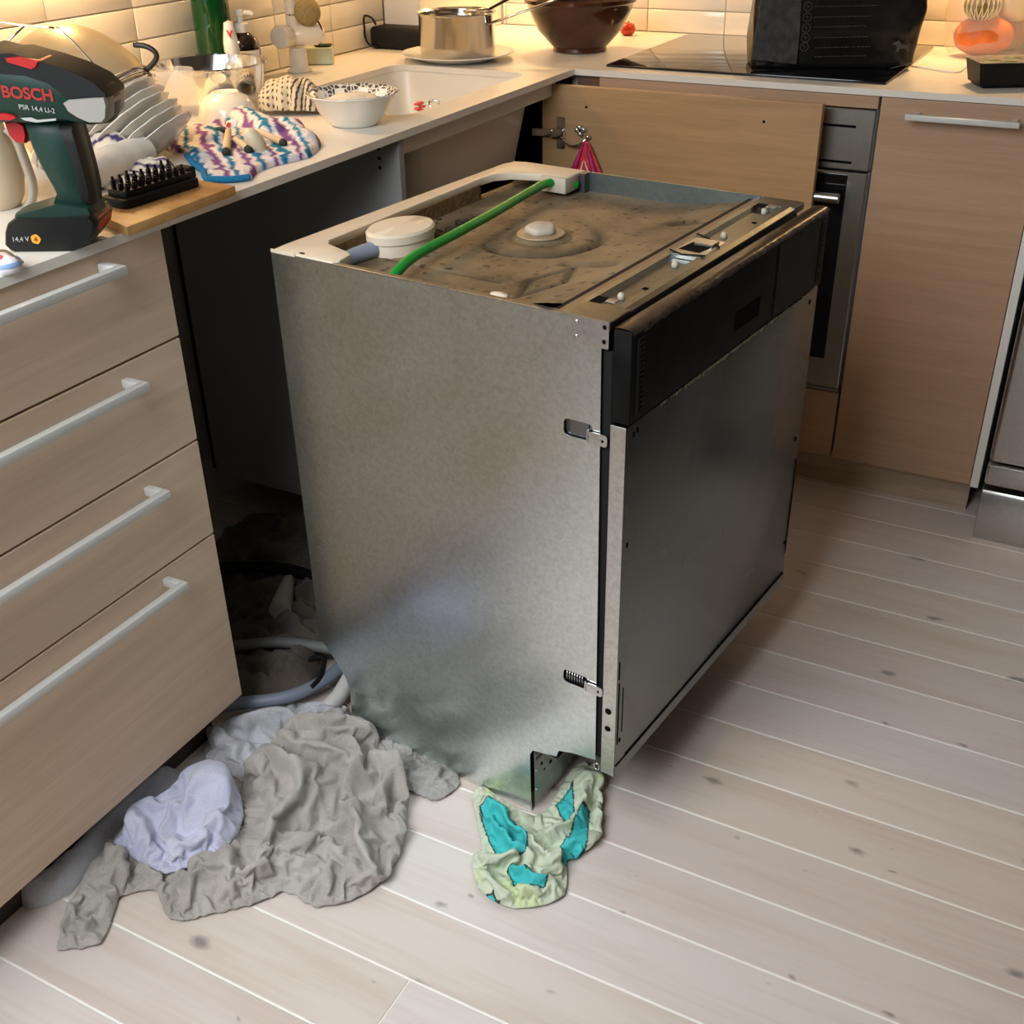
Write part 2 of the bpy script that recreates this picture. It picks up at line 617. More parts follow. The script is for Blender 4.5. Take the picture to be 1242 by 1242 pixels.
# boxed pipe chase in the corner
struct('trim_1', box(WX, -0.503, 0.18, WY, 0.9, 2.5, 0.003), M_WHITE)

# ================================================================== cabinets
TT = 0.0129                       # worktop thickness
ZT = 0.900
ZB = ZT - TT
FB = 0.0953                       # lower edge of the fronts

# wall cabinets above the picture, whose lamps light the tiles
wc = thing('wall_cabinet', 'wall cabinet above the left worktop, over the frame of the photo', 'wall cabinet', (WX + 0.17, -1.0, 1.41))
obj('carcass', box(WX, WX + 0.33, -2.3, 0.18, 1.41, 2.1), M_WHITE, wc)
obj('door', box(WX + 0.332, WX + 0.35, -2.3, -1.16, 1.41, 2.1, 0.001), OAK[0], wc)
obj('door', box(WX + 0.332, WX + 0.35, -1.155, 0.18, 1.41, 2.1, 0.001), OAK[1], wc)
wc = thing('wall_cabinet', 'wall cabinet above the hob, over the frame of the photo', 'wall cabinet', (0.4, 0.43, 1.41))
obj('carcass', box(-0.5, 1.45, 0.27, WY, 1.41, 2.1), M_WHITE, wc)
obj('door', box(-0.26, 0.6, 0.25, 0.268, 1.41, 2.1, 0.001), OAK_SHADED[0], wc)
obj('door', box(0.605, 1.45, 0.25, 0.268, 1.41, 2.1, 0.001), OAK_SHADED[1], wc)

# worktops
SX0, SX1, SY0, SY1 = -0.405, -0.066, -0.585, -0.085     # sink opening
bm = new_bm()
outer = [(WX, -2.3), (0, -2.3), (0, 0), (WX, 0)]
inner = rounded(SX0, SX1, SY0, SY1, 0.045, 6)


def ring_slab(outer, inner, z0, z1):
    bm = new_bm()

    def loop(poly, z):
        return [bm.verts.new((p[0], p[1], z)) for p in poly]
    for z, flip in ((z1, False), (z0, True)):
        lo, li = loop(outer, z), loop(inner, z)
        es = [bm.edges.new((l[i], l[(i + 1) % len(l)])) for l in (lo, li) for i in range(len(l))]
        bmesh.ops.triangle_fill(bm, use_beauty=True, use_dissolve=False, edges=es)
    bm.verts.ensure_lookup_table()
    n, m = len(outer), len(inner)
    V = list(bm.verts)
    t, b = V[:n + m], V[n + m:]
    for off, cnt in ((0, n), (n, m)):
        for i in range(cnt):
            j = (i + 1) % cnt
            bm.faces.new((t[off + i], t[off + j], b[off + j], b[off + i]))
    bmesh.ops.recalc_face_normals(bm, faces=list(bm.faces))
    return bm


tag(obj('worktop', ring_slab(outer, inner, ZB, ZT), M_TOP),
    'long white laminate worktop with the sink opening, over the drawers', 'worktop')
tag(obj('worktop', box(WX, 1.27, 0.0008, WY, ZB, ZT, 0.0006), M_TOP),
    'white laminate worktop along the back wall carrying the black hob', 'worktop')

# drawer unit
YD = -1.2805
dc = thing('drawer_cabinet', 'pale oak kitchen drawer unit with four drawers and long white handles', 'cabinet', (-0.3, -1.75, 0))
DY0 = -2.08
bm = new_bm()
add_box(bm, WX + 0.02, -0.026, DY0, DY0 + 0.018, FB, ZB)
add_box(bm, WX + 0.02, -0.026, YD - 0.0205, YD - 0.0025, FB, ZB)
add_box(bm, WX + 0.02, -0.026, DY0 + 0.018, YD - 0.0205, FB, FB + 0.018)
add_box(bm, WX + 0.02, WX + 0.03, DY0 + 0.018, YD - 0.0205, FB + 0.018, ZB)
obj('carcass', bm, M_WHITE, dc)
obj('plinth', box(-0.085, -0.067, DY0, YD - 0.02, 0.0, FB), plain('dark_plinth', srgb(60, 50, 42), 0.6), dc)
ZS = [ZB - 0.001, 0.734, 0.5728, 0.4123, FB]
HZ = [0.8665, 0.7085, 0.5445, 0.391]
for i in range(4):
    zt, zb = ZS[i] - (0.0 if i == 0 else 0.0018), ZS[i + 1] + (0.0018 if i < 3 else 0.0)
    fr = obj('drawer_front', box(-0.0245, -0.0048, DY0, YD, zb, zt, 0.0012, 2), OAK[i], dc)
    obj('drawer_box', box(-0.45, -0.0255, DY0 + 0.03, YD - 0.035, zb + 0.015, zt - 0.05), M_WHITE, dc)
    hz = HZ[i]
    bm = new_bm()
    ys = [DY0 + 0.10, -1.3865]
    add_box(bm, 0.0225, 0.0350, ys[0], ys[1], hz - 0.0065, hz + 0.0065, 0.0022, 2)
    for yy in (ys[0], ys[1] - 0.0125):
        add_box(bm, -0.0047, 0.0240, yy, yy + 0.0125, hz - 0.0065, hz + 0.0065, 0.002, 2)
    obj('handle', bm, M_HANDLE, fr, 40)

# sink cabinet: side panels, rail, open door
PY0 = -0.700
sc = thing('sink_cabinet', 'white sink cabinet with its oak door swung open beside the dishwasher', 'cabinet', (-0.3, -0.4, 0))
obj('side_panel', box(WX + 0.055, -0.005, PY0, PY0 + 0.016, 0.108, ZB, 0.0006), M_PANEL, sc, label='grey side panel with shelf-pin holes')
obj('back_panel', box(WX + 0.03, WX + 0.034, PY0 + 0.016, 0.56, 0.108, ZB), M_BLACKM, sc)  # cabinet inside coloured black; the shade of its depth is in the colour
obj('back_panel', box(WX + 0.034, -0.024, 0.556, 0.56, 0.108, ZB), M_BLACKM, sc)  # black as well, for the shaded far corner
obj('shade_lining', box(-0.024, -0.021, 0.0, 0.55, 0.108, ZB), M_BLACKM, sc)  # thin black sheet standing in for the shade inside the corner
obj('base_panel', box(WX + 0.034, -0.03, PY0 + 0.016, 0.55, 0.108, 0.126), M_BLACKM, sc)  # base in black too: shade of the closed inside as colour
obj('front_rail', box(-0.040, -0.024, PY0 + 0.016, -0.045, 0.852, ZB), M_WHITE, sc)
for zz in (0.868, 0.852, 0.836, 0.3, 0.268):
    obj('shelf_pin_hole', prism([(0.0035 * math.cos(2 * math.pi * k / 10), 0.0035 * math.sin(2 * math.pi * k / 10)) for k in range(10)],
                                (-0.047, PY0 - 0.0002, zz), (1, 0, 0), (0, 0, 1), (0, 0.0008, 0)), M_HOLE, sc)
for xx in (-0.07, -0.5):
    for yy in (-0.12, 0.3):
        obj('leg', lathe([(0, 0), (0.022, 0), (0.022, 0.012), (0.014, 0.02), (0.014, 0.1), (0.022, 0.108), (0, 0.108)], (xx, yy, 0), 16), M_BLACKM, sc, 40)
# open door: hinged at the left, hangs in front of the oven, inside face towards the dishwasher
DZ0, DZ1 = 0.105, 0.876
door_o = obj('door', box(-0.048, 0.563, -0.062, -0.044, DZ0, DZ1, 0.0012, 2), OAK_DOOR, sc, label='oak door swung wide open, inside face showing')
YI = -0.062
for hz in (0.777, 0.20):
    bm = new_bm()
    add_prism(bm, rounded(-0.012, 0.009, hz - 0.034, hz + 0.034, 0.004), (0, YI, 0), (1, 0, 0), (0, 0, 1), (0, -0.0025, 0), 0.0006)
    add_prism(bm, rounded(-0.022, 0.010, hz - 0.012, hz + 0.010, 0.004), (0, YI - 0.0026, 0), (1, 0, 0), (0, 0, 1), (0, -0.010, 0), 0.002, 2)
    add_prism(bm, rounded(-0.066, -0.018, hz - 0.009, hz + 0.008, 0.003), (0, YI - 0.004, 0), (1, 0, 0), (0, 0, 1), (0, -0.012, 0), 0.002, 2)
    obj('hinge', bm, M_CHROME, door_o, 40)
bm = new_bm()
add_tube(bm, smooth_path([(0.002, YI - 0.008, 0.768), (0.018, YI - 0.012, 0.758), (0.030, YI - 0.014, 0.7545), (0.046, YI - 0.014, 0.757), (0.058, YI - 0.012, 0.766), (0.066, YI - 0.006, 0.774)], 5), 0.0032, 8)
for c in ((0.046, 0.794), (0.056, 0.790), (0.040, 0.788), (0.048, 0.780), (0.066, 0.775), (0.004, 0.769)):
    add_lathe(bm, [(0, -0.006), (0.005, -0.004), (0.0065, 0), (0.005, 0.004), (0, 0.006)], (c[0], YI - 0.007, c[1]), 12)
obj('towel_hook', bm, M_CHROME, door_o, True)
obj('screw_hole', prism([(0.003 * math.cos(k), 0.003 * math.sin(k)) for k in [j * math.pi / 4 for j in range(8)]], (0.058, YI - 0.0002, 0.835), (1, 0, 0), (0, 0, 1), (0, 0.0006, 0)), M_HOLE, door_o)
obj('screw_hole', prism([(0.003 * math.cos(k), 0.003 * math.sin(k)) for k in [j * math.pi / 4 for j in range(8)]], (0.449, YI - 0.0002, 0.835), (1, 0, 0), (0, 0, 1), (0, 0.0006, 0)), M_HOLE, door_o)

# sink bowl
def bowl_loop(d, r):
    return rounded(SX0 - d, SX1 + d, SY0 - d, SY1 + d, r, 6)


def sink_bm():
    bm = new_bm()
    lay = [(0.012, 0.057, ZB - 0.0005), (0.002, 0.047, ZB - 0.0006), (-0.002, 0.045, ZB - 0.02), (-0.028, 0.05, ZB - 0.165), (-0.045, 0.04, ZB - 0.18), (-0.12, 0.03, ZB - 0.186)]
    lay += [(-0.12, 0.03, ZB - 0.192), (-0.03, 0.05, ZB - 0.188), (-0.012, 0.055, ZB - 0.165), (0.012, 0.057, ZB - 0.02)]
    loops = [[bm.verts.new((p[0], p[1], z)) for p in bowl_loop(d, r)] for d, r, z in lay]
    n = len(loops[0])
    for a, b in zip(loops, loops[1:] + loops[:1]):
        if a is loops[5]:
            continue
        for i in range(n):
            j = (i + 1) % n
            bm.faces.new((a[i], a[j], b[j], b[i]))
    bm.faces.new(loops[5])
    bm.faces.new(loops[6][::-1])
    bmesh.ops.recalc_face_normals(bm, faces=list(bm.faces))
    return bm


sk = thing('sink', 'deep white composite sink bowl set below the worktop', 'sink', ((SX0 + SX1) / 2, (SY0 + SY1) / 2, 0.69))
obj('bowl', sink_bm(), plain('white_composite', srgb(226, 220, 206), 0.3), sk, 60)
obj('drain', lathe([(0, 0), (0.04, 0), (0.042, 0.002), (0.036, 0.004), (0.02, 0.002), (0, 0.002)], (-0.235, -0.33, ZB - 0.186), 24), M_CHROME, sk, True)

# rear run: filler, oven unit, narrow cabinet
X1, X2, YF = 0.658, 0.961, 0.0048
oc = thing('oven_cabinet', 'oak cabinet housing the oven below the hob', 'cabinet', (0.35, 0.3, 0))
obj('carcass', box(-0.02, X1 - 0.004, 0.03, WY - 0.02, FB, ZB - 0.001), M_WHITE, oc)
obj('top_rail', box(0.058, X1 - 0.003, YF, 0.026, 0.862, ZB - 0.001, 0.001), OAK_SHADED[0], oc)
obj('drawer_front', box(0.058, X1 - 0.003, YF, 0.026, FB, 0.254, 0.0012), OAK_SHADED[1], oc)
obj('filler_panel', box(0.0, 0.055, YF + 0.012, 0.030, FB, ZB - 0.001), wood('dark_oak', srgb(120, 88, 66), srgb(96, 68, 50), (1.2, 1.2, 26), 0.5, 9), oc)

ov = thing('oven', 'built-in stainless steel oven with black glass door below the hob', 'oven', (0.36, 0.0, 0.258))
obj('control_panel', box(0.060, X1 - 0.004, YF - 0.006, 0.0295, 0.7425, 0.860, 0.0015), M_OVEN, ov)
od = obj('oven_door', box(0.060, X1 - 0.004, YF - 0.010, 0.0295, 0.268, 0.738, 0.002), M_OVEN, ov)
obj('glass', box(0.098, 0.616, YF - 0.0115, YF - 0.0095, 0.335, 0.733, 0.0004), M_GLASSBLK, od, label='black glass pane')
hb = new_bm()
add_tube(hb, [(0.098, -0.045, 0.694), (0.612, -0.045, 0.694)], 0.010, 14)
for xx in (0.12, 0.45):
    add_tube(hb, [(xx, -0.006, 0.694), (xx, -0.045, 0.694)], 0.006, 10)
obj('handle', hb, M_OVEN, od, 40)
obj('lower_trim', box(0.060, X1 - 0.004, YF - 0.004, 0.0295, 0.257, 0.265, 0.001), plain('grey_trim', srgb(120, 118, 114), 0.4), ov)
for zz in (0.827, 0.757):
    obj('vent_slot', box(0.32, 0.619, YF - 0.0066, YF - 0.0056, zz - 0.0025, zz + 0.0025), M_HOLE, ov)

nc = thing('narrow_cabinet', 'narrow oak cabinet with slim white bar handle, right of the oven', 'cabinet', ((X1 + X2) / 2, 0.3, 0))
obj('carcass', box(X1 - 0.003, X2 - 0.001, 0.03, WY - 0.02, FB, ZB - 0.001), M_WHITE, nc)
nd = obj('door', box(X1 + 0.002, X2, YF, 0.026, FB, ZB - 0.0015, 0.0015, 2), OAK_SHADED[2], nc)
bm = box(0.715, 0.921, -0.036, -0.024, 0.853, 0.864, 0.002, 2)
for xx in (0.728, 0.905):
    add_box(bm, xx, xx + 0.01, -0.026, YF, 0.854, 0.863)
obj('handle', bm, M_HANDLE, nd, 40)
obj('end_panel', box(X2 + 0.002, X2 + 0.019, -0.004, WY - 0.02, FB, ZB - 0.001, 0.001), M_WHITE, nc)
struct('baseboard_back', box(0.0, X2 - 0.001, 0.065, 0.081, 0.0, FB - 0.001), wood('plinth_oak', srgb(192, 170, 148), srgb(168, 146, 124), (1.2, 1.2, 26), 0.5, 33))

# freestanding stainless appliance at the right
fr = thing('freestanding_appliance', 'stainless steel freestanding appliance with a low drawer, at the right edge', 'appliance', (1.28, 0.25, 0))
FRX = 0.992
obj('body', box(FRX + 0.006, 1.58, 0.0, WY - 0.02, 0.02, 0.886, 0.004), plain('grey_casing', srgb(70, 70, 70), 0.5), fr)
obj('door', box(FRX, 1.585, -0.045, -0.002, 0.182, 0.78, 0.010, 3), M_STEEL, fr, 40)
obj('middle_strip', box(FRX, 1.585, -0.048, -0.002, 0.130, 0.1785, 0.006, 2), M_STEEL, fr, 40)
obj('drawer', prism([(-0.056, 0.012), (-0.050, 0.0), (-0.002, 0.0), (-0.002, 0.118), (-0.048, 0.118), (-0.052, 0.112)], (FRX, 0, 0), (0, 1, 0), (0, 0, 1), (0.593, 0, 0), 0.002, 2), M_STEEL, fr, 40)
obj('control_strip', box(FRX, 1.585, -0.045, -0.002, 0.784, 0.886, 0.004, 2), M_STEEL, fr, 40)

# ================================================================== the dishwasher (local frame: a = towards its front, b = its width, z up)
DW = thing('dishwasher', 'built-in dishwasher with bare galvanized sides, pulled out of its bay', 'dishwasher', (0.085, -1.1712, 0.0), -0.1039)
DH, DWID = 0.8389, 0.607


def dpart(name, bm, mat, parent=None, smooth=False, **k):
    return obj(name, bm, mat, parent or DW, smooth, local=True, **k)


A, B, Zv = Vector((1, 0, 0)), Vector((0, 1, 0)), Vector((0, 0, 1))

# near side panel, with the cut-off rear corner and the toe notch
side = [(0.0, DH - 0.002), (0.0, 0.172), (0.030, 0.135), (0.050, 0.105), (0.057, 0.080), (0.053, 0.004), (0.424, 0.0), (0.4225, 0.118), (0.428, 0.128),
        (0.452, 0.133), (0.470, 0.137), (0.474, 0.150), (0.497, 0.157), (0.537, 0.163), (0.531, 0.803), (0.531, DH - 0.002)]


def holed_panel(outer, holes, O, U, V, depth):
    bm = new_bm()
    O, U, V, depth = map(Vector, (O, U, V, depth))
    for off in (Vector(), depth):
        es = []
        for loop in [outer] + holes:
            vs = [bm.verts.new(O + U * p[0] + V * p[1] + off) for p in loop]
            es += [bm.edges.new((vs[i], vs[(i + 1) % len(vs)])) for i in range(len(vs))]
        bmesh.ops.triangle_fill(bm, use_beauty=True, use_dissolve=False, edges=es)
    V_ = list(bm.verts)
    h = len(V_) // 2
    i0 = 0
    for loop in [outer] + holes:
        n = len(loop)
        for i in range(n):
            j = (i + 1) % n
            bm.faces.new((V_[i0 + i], V_[i0 + j], V_[h + i0 + j], V_[h + i0 + i]))
        i0 += n
    bmesh.ops.recalc_face_normals(bm, faces=list(bm.faces))
    return bm


def slotted(a0, a1, zc0, zc1, h):
    """a rounded slot that falls slightly towards the front"""
    r = h * 0.28
    base = rounded(a0, a1, -h / 2, h / 2, r, 3)
    return [(p[0], p[1] + zc0 + (zc1 - zc0) * (p[0] - a0) / (a1 - a0)) for p in base]


slot_t = slotted(0.4795, 0.5215, 0.689, 0.689, 0.0235)
slot_b = slotted(0.4815, 0.5225, 0.297, 0.297, 0.0215)
dpart('side_panel', holed_panel(side, [slot_t, slot_b], (0, 0, 0), A, Zv, (0, 0.0015, 0)), M_GALV)
bm = new_bm()
add_box(bm, 0.11, 0.49, 0.0, 0.010, DH - 0.0035, DH - 0.0022)          # in-turned upper edge
dpart('side_flange', bm, galvanized('dull_galvanized', (0.30, 0.29, 0.25, 1), 0.5, 0.1), label='dull upper edge of the near side')
dpart('side_panel', prism(side, (0, DWID - 0.0015, 0), A, Zv, (0, 0.0015, 0)), M_GALV)
# dark tub behind the panels
dpart('tub', box(0.020, 0.542, 0.006, DWID - 0.006, 0.168, 0.775, 0.004), M_BLACKM)
dpart('slot_backing', box(0.47, 0.5305, 0.0040, 0.0055, 0.66, 0.715), plain('grey_spring_steel', (0.12, 0.12, 0.125, 1), 0.3, 1.0))
dpart('slot_backing', box(0.47, 0.5305, 0.0040, 0.0055, 0.28, 0.315), M_HOLE)
sp = new_bm()
for k in range(7):
    aa = 0.4865 + k * 0.0042
    add_tube(sp, [(aa, 0.0030, 0.2895), (aa, 0.0016, 0.297), (aa, 0.0030, 0.3045)], 0.0012, 6)
dpart('spring', sp, M_STEEL, None, True)
# corner bracket at the top front of the near side
bm = holed_panel(rounded(0.4905, 0.5413, 0.804, DH - 0.0008, 0.0015, 2),
                 [[(c[0] + 0.0028 * math.cos(t * math.pi / 5), c[1] + 0.0032 * math.sin(t * math.pi / 5)) for t in range(10)]
                  for c in ((0.5355, 0.8305), (0.5350, 0.8125))], (0, -0.0012, 0), A, Zv, (0, 0.0011, 0))
br = dpart('corner_bracket', bm, M_GALV2)
for c in ((0.4975, 0.8305), (0.4975, 0.8125)):
    dpart('rivet', lathe([(0, 0.0012), (0.0022, 0.0010), (0.0030, 0), (0, 0)], (0, 0, 0), 12, M=Matrix.Translation((c[0], -0.0012, c[1])) @ Matrix.Rotation(R(90), 4, 'X')), M_GALV2, br, True)
dpart('bracket_hole', box(0.5325, 0.5385, -0.0002, 0.0015, 0.827, 0.834), M_HOLE, br)
dpart('bracket_hole', box(0.532, 0.538, -0.0002, 0.0015, 0.809, 0.816), M_HOLE, br)
# hinge arms
for zc, L in ((0.684, 0.0), (0.2935, 0.003)):
    ar = rounded(0.5165 + L, 0.5440 + L, zc - 0.0075, zc + 0.0085, 0.004, 4)
    bm = holed_panel(ar, [[(0.5375 + L + 0.002 * math.cos(t * math.pi / 5), zc + 0.0022 * math.sin(t * math.pi / 5)) for t in range(10)]], (0, -0.0035, 0), A, Zv, (0, 0.0015, 0))
    add_box(bm, 0.5150 + L, 0.5185 + L, -0.0035, 0.0035, zc - 0.0075, zc + 0.0095)
    dpart('hinge_arm', bm, M_GALV2)
    dpart('slot_plate', box(0.488, 0.515, 0.0018, 0.0032, zc - 0.003, zc + 0.016), plain('blued_steel', (0.25, 0.26, 0.28, 1), 0.25, 1.0)) if zc > 0.5 else None
# door gasket in the gap
dpart('gasket', box(0.530, 0.5455, 0.0045, DWID - 0.0045, 0.165, 0.800, 0.002), M_BLACKM)


def turned(bm, ang=R(-0.7)):
    """the door stands very slightly open at its far end"""
    bm.transform(Matrix.Translation((0.55, 0, 0)) @ Matrix.Rotation(ang, 4, 'Z') @ Matrix.Translation((-0.55, 0, 0)))
    return bm


# door: sheet steel shell with side returns
DB1 = 0.613
bm = new_bm()
add_box(bm, 0.5475, 0.5690, -0.0005, DB1, 0.146, 0.7085, 0.0022, 2)
door = dpart('door', turned(bm), M_DOORSHADED, None, 40)
dpart('door_edge', turned(box(0.5468, 0.5684, -0.0012, -0.0004, 0.147, 0.7080, 0.0003)), M_GALV2, door, label='pale galvanized edge of the door')
dpart('lower_fold', turned(box(0.5685, 0.5706, 0.0, DB1, 0.1455, 0.1655, 0.0008)), M_DOORSHADED, door)
dpart('seam', turned(box(0.5688, 0.5695, 0.030, DB1 - 0.006, 0.1665, 0.1695)), M_HOLE, door)
dpart('edge_slot', turned(box(0.5688, 0.5696, 0.004, 0.0066, 0.205, 0.315)), M_HOLE, door)
dpart('edge_slot', turned(box(0.5688, 0.5696, 0.003, 0.0056, 0.322, 0.352)), M_HOLE, door)
dpart('edge_slot', turned(box(0.5688, 0.5696, 0.0165, 0.0180, 0.22, 0.30)), M_HOLE, door)
dpart('edge_slot', turned(box(0.5688, 0.5696, DB1 - 0.006, DB1 - 0.003, 0.21, 0.40)), M_HOLE, door)
for bb, zz in ((0.018, 0.693), (0.027, 0.6955), (0.012, 0.537), (DB1 - 0.03, 0.69), (DB1 - 0.02, 0.445), (0.012, 0.208), (DB1 - 0.012, 0.235)):
    dpart('screw_hole', turned(prism([(0.0026 * math.cos(t * math.pi / 5), 0.0042 * math.sin(t * math.pi / 5)) for t in range(10)], (0.5688, bb, zz), B, Zv, (0.0008, 0, 0))), M_HOLE, door)
for zz, rr in ((0.264, 0.0052), (0.2325, 0.0048)):
    dpart('side_hole', turned(prism([(rr * math.cos(t * math.pi / 8), rr * math.sin(t * math.pi / 8)) for t in range(16)], (0.5565, -0.0016, zz), A, Zv, (0, 0.0012, 0))), M_HOLE, door)
# eyelet at the foot of the door edge
ey = new_bm()
add_tube(ey, [(0.540 + 0.0045 * math.cos(t * math.pi / 8), -0.001, 0.1535 + 0.0055 * math.sin(t * math.pi / 8)) for t in range(17)], 0.0013, 8)
dpart('eyelet', ey, M_GALV2, None, True)

# worn control console
CZ0, CZ1 = 0.7115, 0.8310
bm = new_bm()
add_box(bm, 0.5465, 0.5715, 0.0, 0.615, CZ0, CZ1, 0.0025, 2)
con = dpart('control_console', turned(bm), plain('scuffed_black_plastic', (0.0065, 0.0063, 0.006, 1), 0.5, spec=0.12, var=0.5, vscale=25), None, 40)
m, nt, b = mat_new('worn_brown_strip')
v = coords(nt, (30, 6, 30))
n = N(nt, 'ShaderNodeTexNoise', ins={'Scale': 3.0, 'Detail': 6.0})
nt.links.new(v, n.inputs['Vector'])
rp = ramp(nt, [(0.35, (0.010, 0.006, 0.004, 1)), (0.55, (0.035, 0.019, 0.011, 1)), (0.75, (0.11, 0.062, 0.034, 1))])
nt.links.new(n.outputs['Fac'], rp.inputs[0])
nt.links.new(rp.outputs[0], b.inputs['Base Color'])
b.inputs['Roughness'].default_value = 0.27
bump(nt, b, n.outputs['Fac'], 0.35, 0.0015)
M_WORN = m
ns = 110
bm = new_bm()
rr_ = random.Random(5)
bb = np.linspace(0.001, 0.614, ns)
fe = [0.5725 + rr_.uniform(-0.0006, 0.0012) for _ in range(ns)]
zf = [CZ1 - 0.004 - abs(rr_.gauss(0, 0.0014)) - 0.004 * max(0.0, mnoise.noise(Vector((k_ * 0.23, 4, 1)))) for k_ in range(ns)]
secs = []
for i in range(ns):
    secs.append([bm.verts.new(p) for p in ((0.5465, bb[i], CZ1 + 0.0006), (0.556, bb[i], CZ1 + 0.0022), (0.566, bb[i], CZ1 + 0.0016), (fe[i], bb[i], CZ1 - 0.001), (fe[i] - 0.0003, bb[i], zf[i]))])
for i in range(ns - 1):
    for k in range(4):
        bm.faces.new((secs[i][k], secs[i][k + 1], secs[i + 1][k + 1], secs[i + 1][k]))
bmesh.ops.recalc_face_normals(bm, faces=list(bm.faces))
dpart('worn_top_strip', turned(bm), M_WORN, con, True, label='chipped brown strip along the console top')
dpart('display_window', turned(box(0.5712, 0.5720, 0.290, 0.372, 0.7365, 0.7640)), M_HOLE, con)
dpart('console_cover', turned(box(0.5714, 0.5726, 0.425, 0.582, CZ0 + 0.004, CZ1 - 0.010, 0.0006)), plain('grey_black_plastic', (0.011, 0.011, 0.011, 1), 0.45, spec=0.2, var=0.3), con)
for b0 in (0.014, 0.586):
    vr = new_bm()
    for k in range(15):
        z0 = CZ0 + 0.012 + k * 0.0066
        add_box(vr, 0.5712, 0.5732, b0 + 0.007, b0 + 0.016, z0, z0 + 0.0035)
    add_box(vr, 0.5712, 0.5738, b0, b0 + 0.005, CZ0 + 0.008, CZ1 - 0.012)
    dpart('vent_grille', turned(vr), M_BLACKM, con)
rs = new_bm()
rr_ = random.Random(8)
for k in range(190):
    t = min(0.99, max(0.03, rr_.betavariate(2.2, 2.0)))
    b0 = 0.06 + 0.5 * t
    sz = rr_.uniform(0.0006, 0.0018)
    add_box(rs, 0.5692, 0.5700 + sz * 0.3, b0 - sz * 1.6, b0 + sz * 1.6, 0.7070 - rr_.expovariate(900), 0.7086 + sz * 0.4, 0.0003)
dpart('foam_residue', turned(rs), plain('old_foam', srgb(158, 152, 130), 0.9), door, stuff=True, label='crumbs of old foam along the door top')

# toe plate seen through the notch
tp = [(-0.0005, 0.012), (0.085, 0.014), (0.135, 0.030), (0.135, 0.150), (-0.0005, 0.122)]
bm = holed_panel(tp, [], (0.4285, 0.0035, 0), B, Zv, (0.0012, 0, 0))
add_box(bm, 0.4285, 0.47, 0.0025, 0.135, 0.128, 0.1295)
add_tube(bm, [(0.4300, 0.004, 0.105), (0.436, 0.135, 0.118)], 0.003, 8)
add_tube(bm, [(0.4300, 0.004, 0.116), (0.440, 0.135, 0.127)], 0.003, 8)
toe = dpart('toe_plate', bm, galvanized('toe_plate_steel', (0.34, 0.33, 0.31, 1), 0.42, 0.08), None, 40)
for bb_, zz, rr in ((0.022, 0.086, 0.0028), (0.048, 0.070, 0.0032), (0.030, 0.068, 0.0018), (0.082, 0.094, 0.0018), (0.068, 0.082, 0.0014)):
    dpart('screw_hole', prism([(rr * math.cos(t * math.pi / 5), rr * 1.2 * math.sin(t * math.pi / 5)) for t in range(10)], (0.4299, bb_, zz), B, Zv, (0.0004, 0, 0)), M_HOLE, toe)
for bb_, zz in ((0.006, 0.084), (0.006, 0.045)):
    dpart('rivet', lathe([(0, 0.002), (0.002, 0.0016), (0.003, 0), (0, 0)], (0, 0, 0), 10, M=Matrix.Translation((0.4298, bb_, zz)) @ Matrix.Rotation(R(90), 4, 'Y')), M_GALV2, toe, True)
dpart('base_tray', box(0.09, 0.42, 0.01, DWID - 0.01, 0.03, 0.160), M_BLACKM)
for aa in (0.12, 0.38):
    for bb_ in (0.03, DWID - 0.03):
        dpart('foot', lathe([(0, 0), (0.018, 0), (0.018, 0.008), (0.008, 0.012), (0.008, 0.031), (0, 0.031)], (aa, bb_, 0), 16), M_BLACKM, None, 40)

# ---- top of the machine
m, nt, b = mat_new('stained_lid')
v = coords(nt)
n1 = N(nt, 'ShaderNodeTexNoise', ins={'Scale': 9.0, 'Detail': 7.0, 'Roughness': 0.65})
nt.links.new(v, n1.inputs['Vector'])
rp = ramp(nt, [(0.33, srgb(74, 61, 44)), (0.5, srgb(112, 96, 72)), (0.68, srgb(136, 119, 92))])
nt.links.new(n1.outputs['Fac'], rp.inputs[0])
vo = N(nt, 'ShaderNodeTexVoronoi', voronoi_dimensions='2D', ins={'Scale': 52.0})
wob = N(nt, 'ShaderNodeTexNoise', ins={'Scale': 60.0, 'Detail': 2.0})
nt.links.new(v, wob.inputs['Vector'])
mv = N(nt, 'ShaderNodeMixRGB', ins={0: 0.02})
nt.links.new(v, mv.inputs[1])
nt.links.new(wob.outputs['Color'], mv.inputs[2])
nt.links.new(mv.outputs[0], vo.inputs['Vector'])
sp_ = N(nt, 'ShaderNodeSeparateColor')
nt.links.new(vo.outputs['Color'], sp_.inputs[0])
sz = N(nt, 'ShaderNodeMapRange', ins={1: 0.25, 2: 1.0, 3: -0.05, 4: 0.30})
nt.links.new(sp_.outputs[0], sz.inputs[0])
sb = N(nt, 'ShaderNodeMath', operation='SUBTRACT')
nt.links.new(sz.outputs[0], sb.inputs[0])
nt.links.new(vo.outputs['Distance'], sb.inputs[1])
sm = N(nt, 'ShaderNodeMapRange', ins={1: -0.02, 2: 0.06, 3: 0.0, 4: 0.85})
nt.links.new(sb.outputs[0], sm.inputs[0])
mx = N(nt, 'ShaderNodeMixRGB', ins={2: srgb(44, 36, 27)})
nt.links.new(sm.outputs[0], mx.inputs[0])
nt.links.new(rp.outputs[0], mx.inputs[1])
ga = N(nt, 'ShaderNodeAttribute', attribute_name='print')  # groove shading kept on the lid's vertices
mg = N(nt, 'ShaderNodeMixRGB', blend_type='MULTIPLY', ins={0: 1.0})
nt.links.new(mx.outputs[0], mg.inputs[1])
nt.links.new(ga.outputs['Color'], mg.inputs[2])
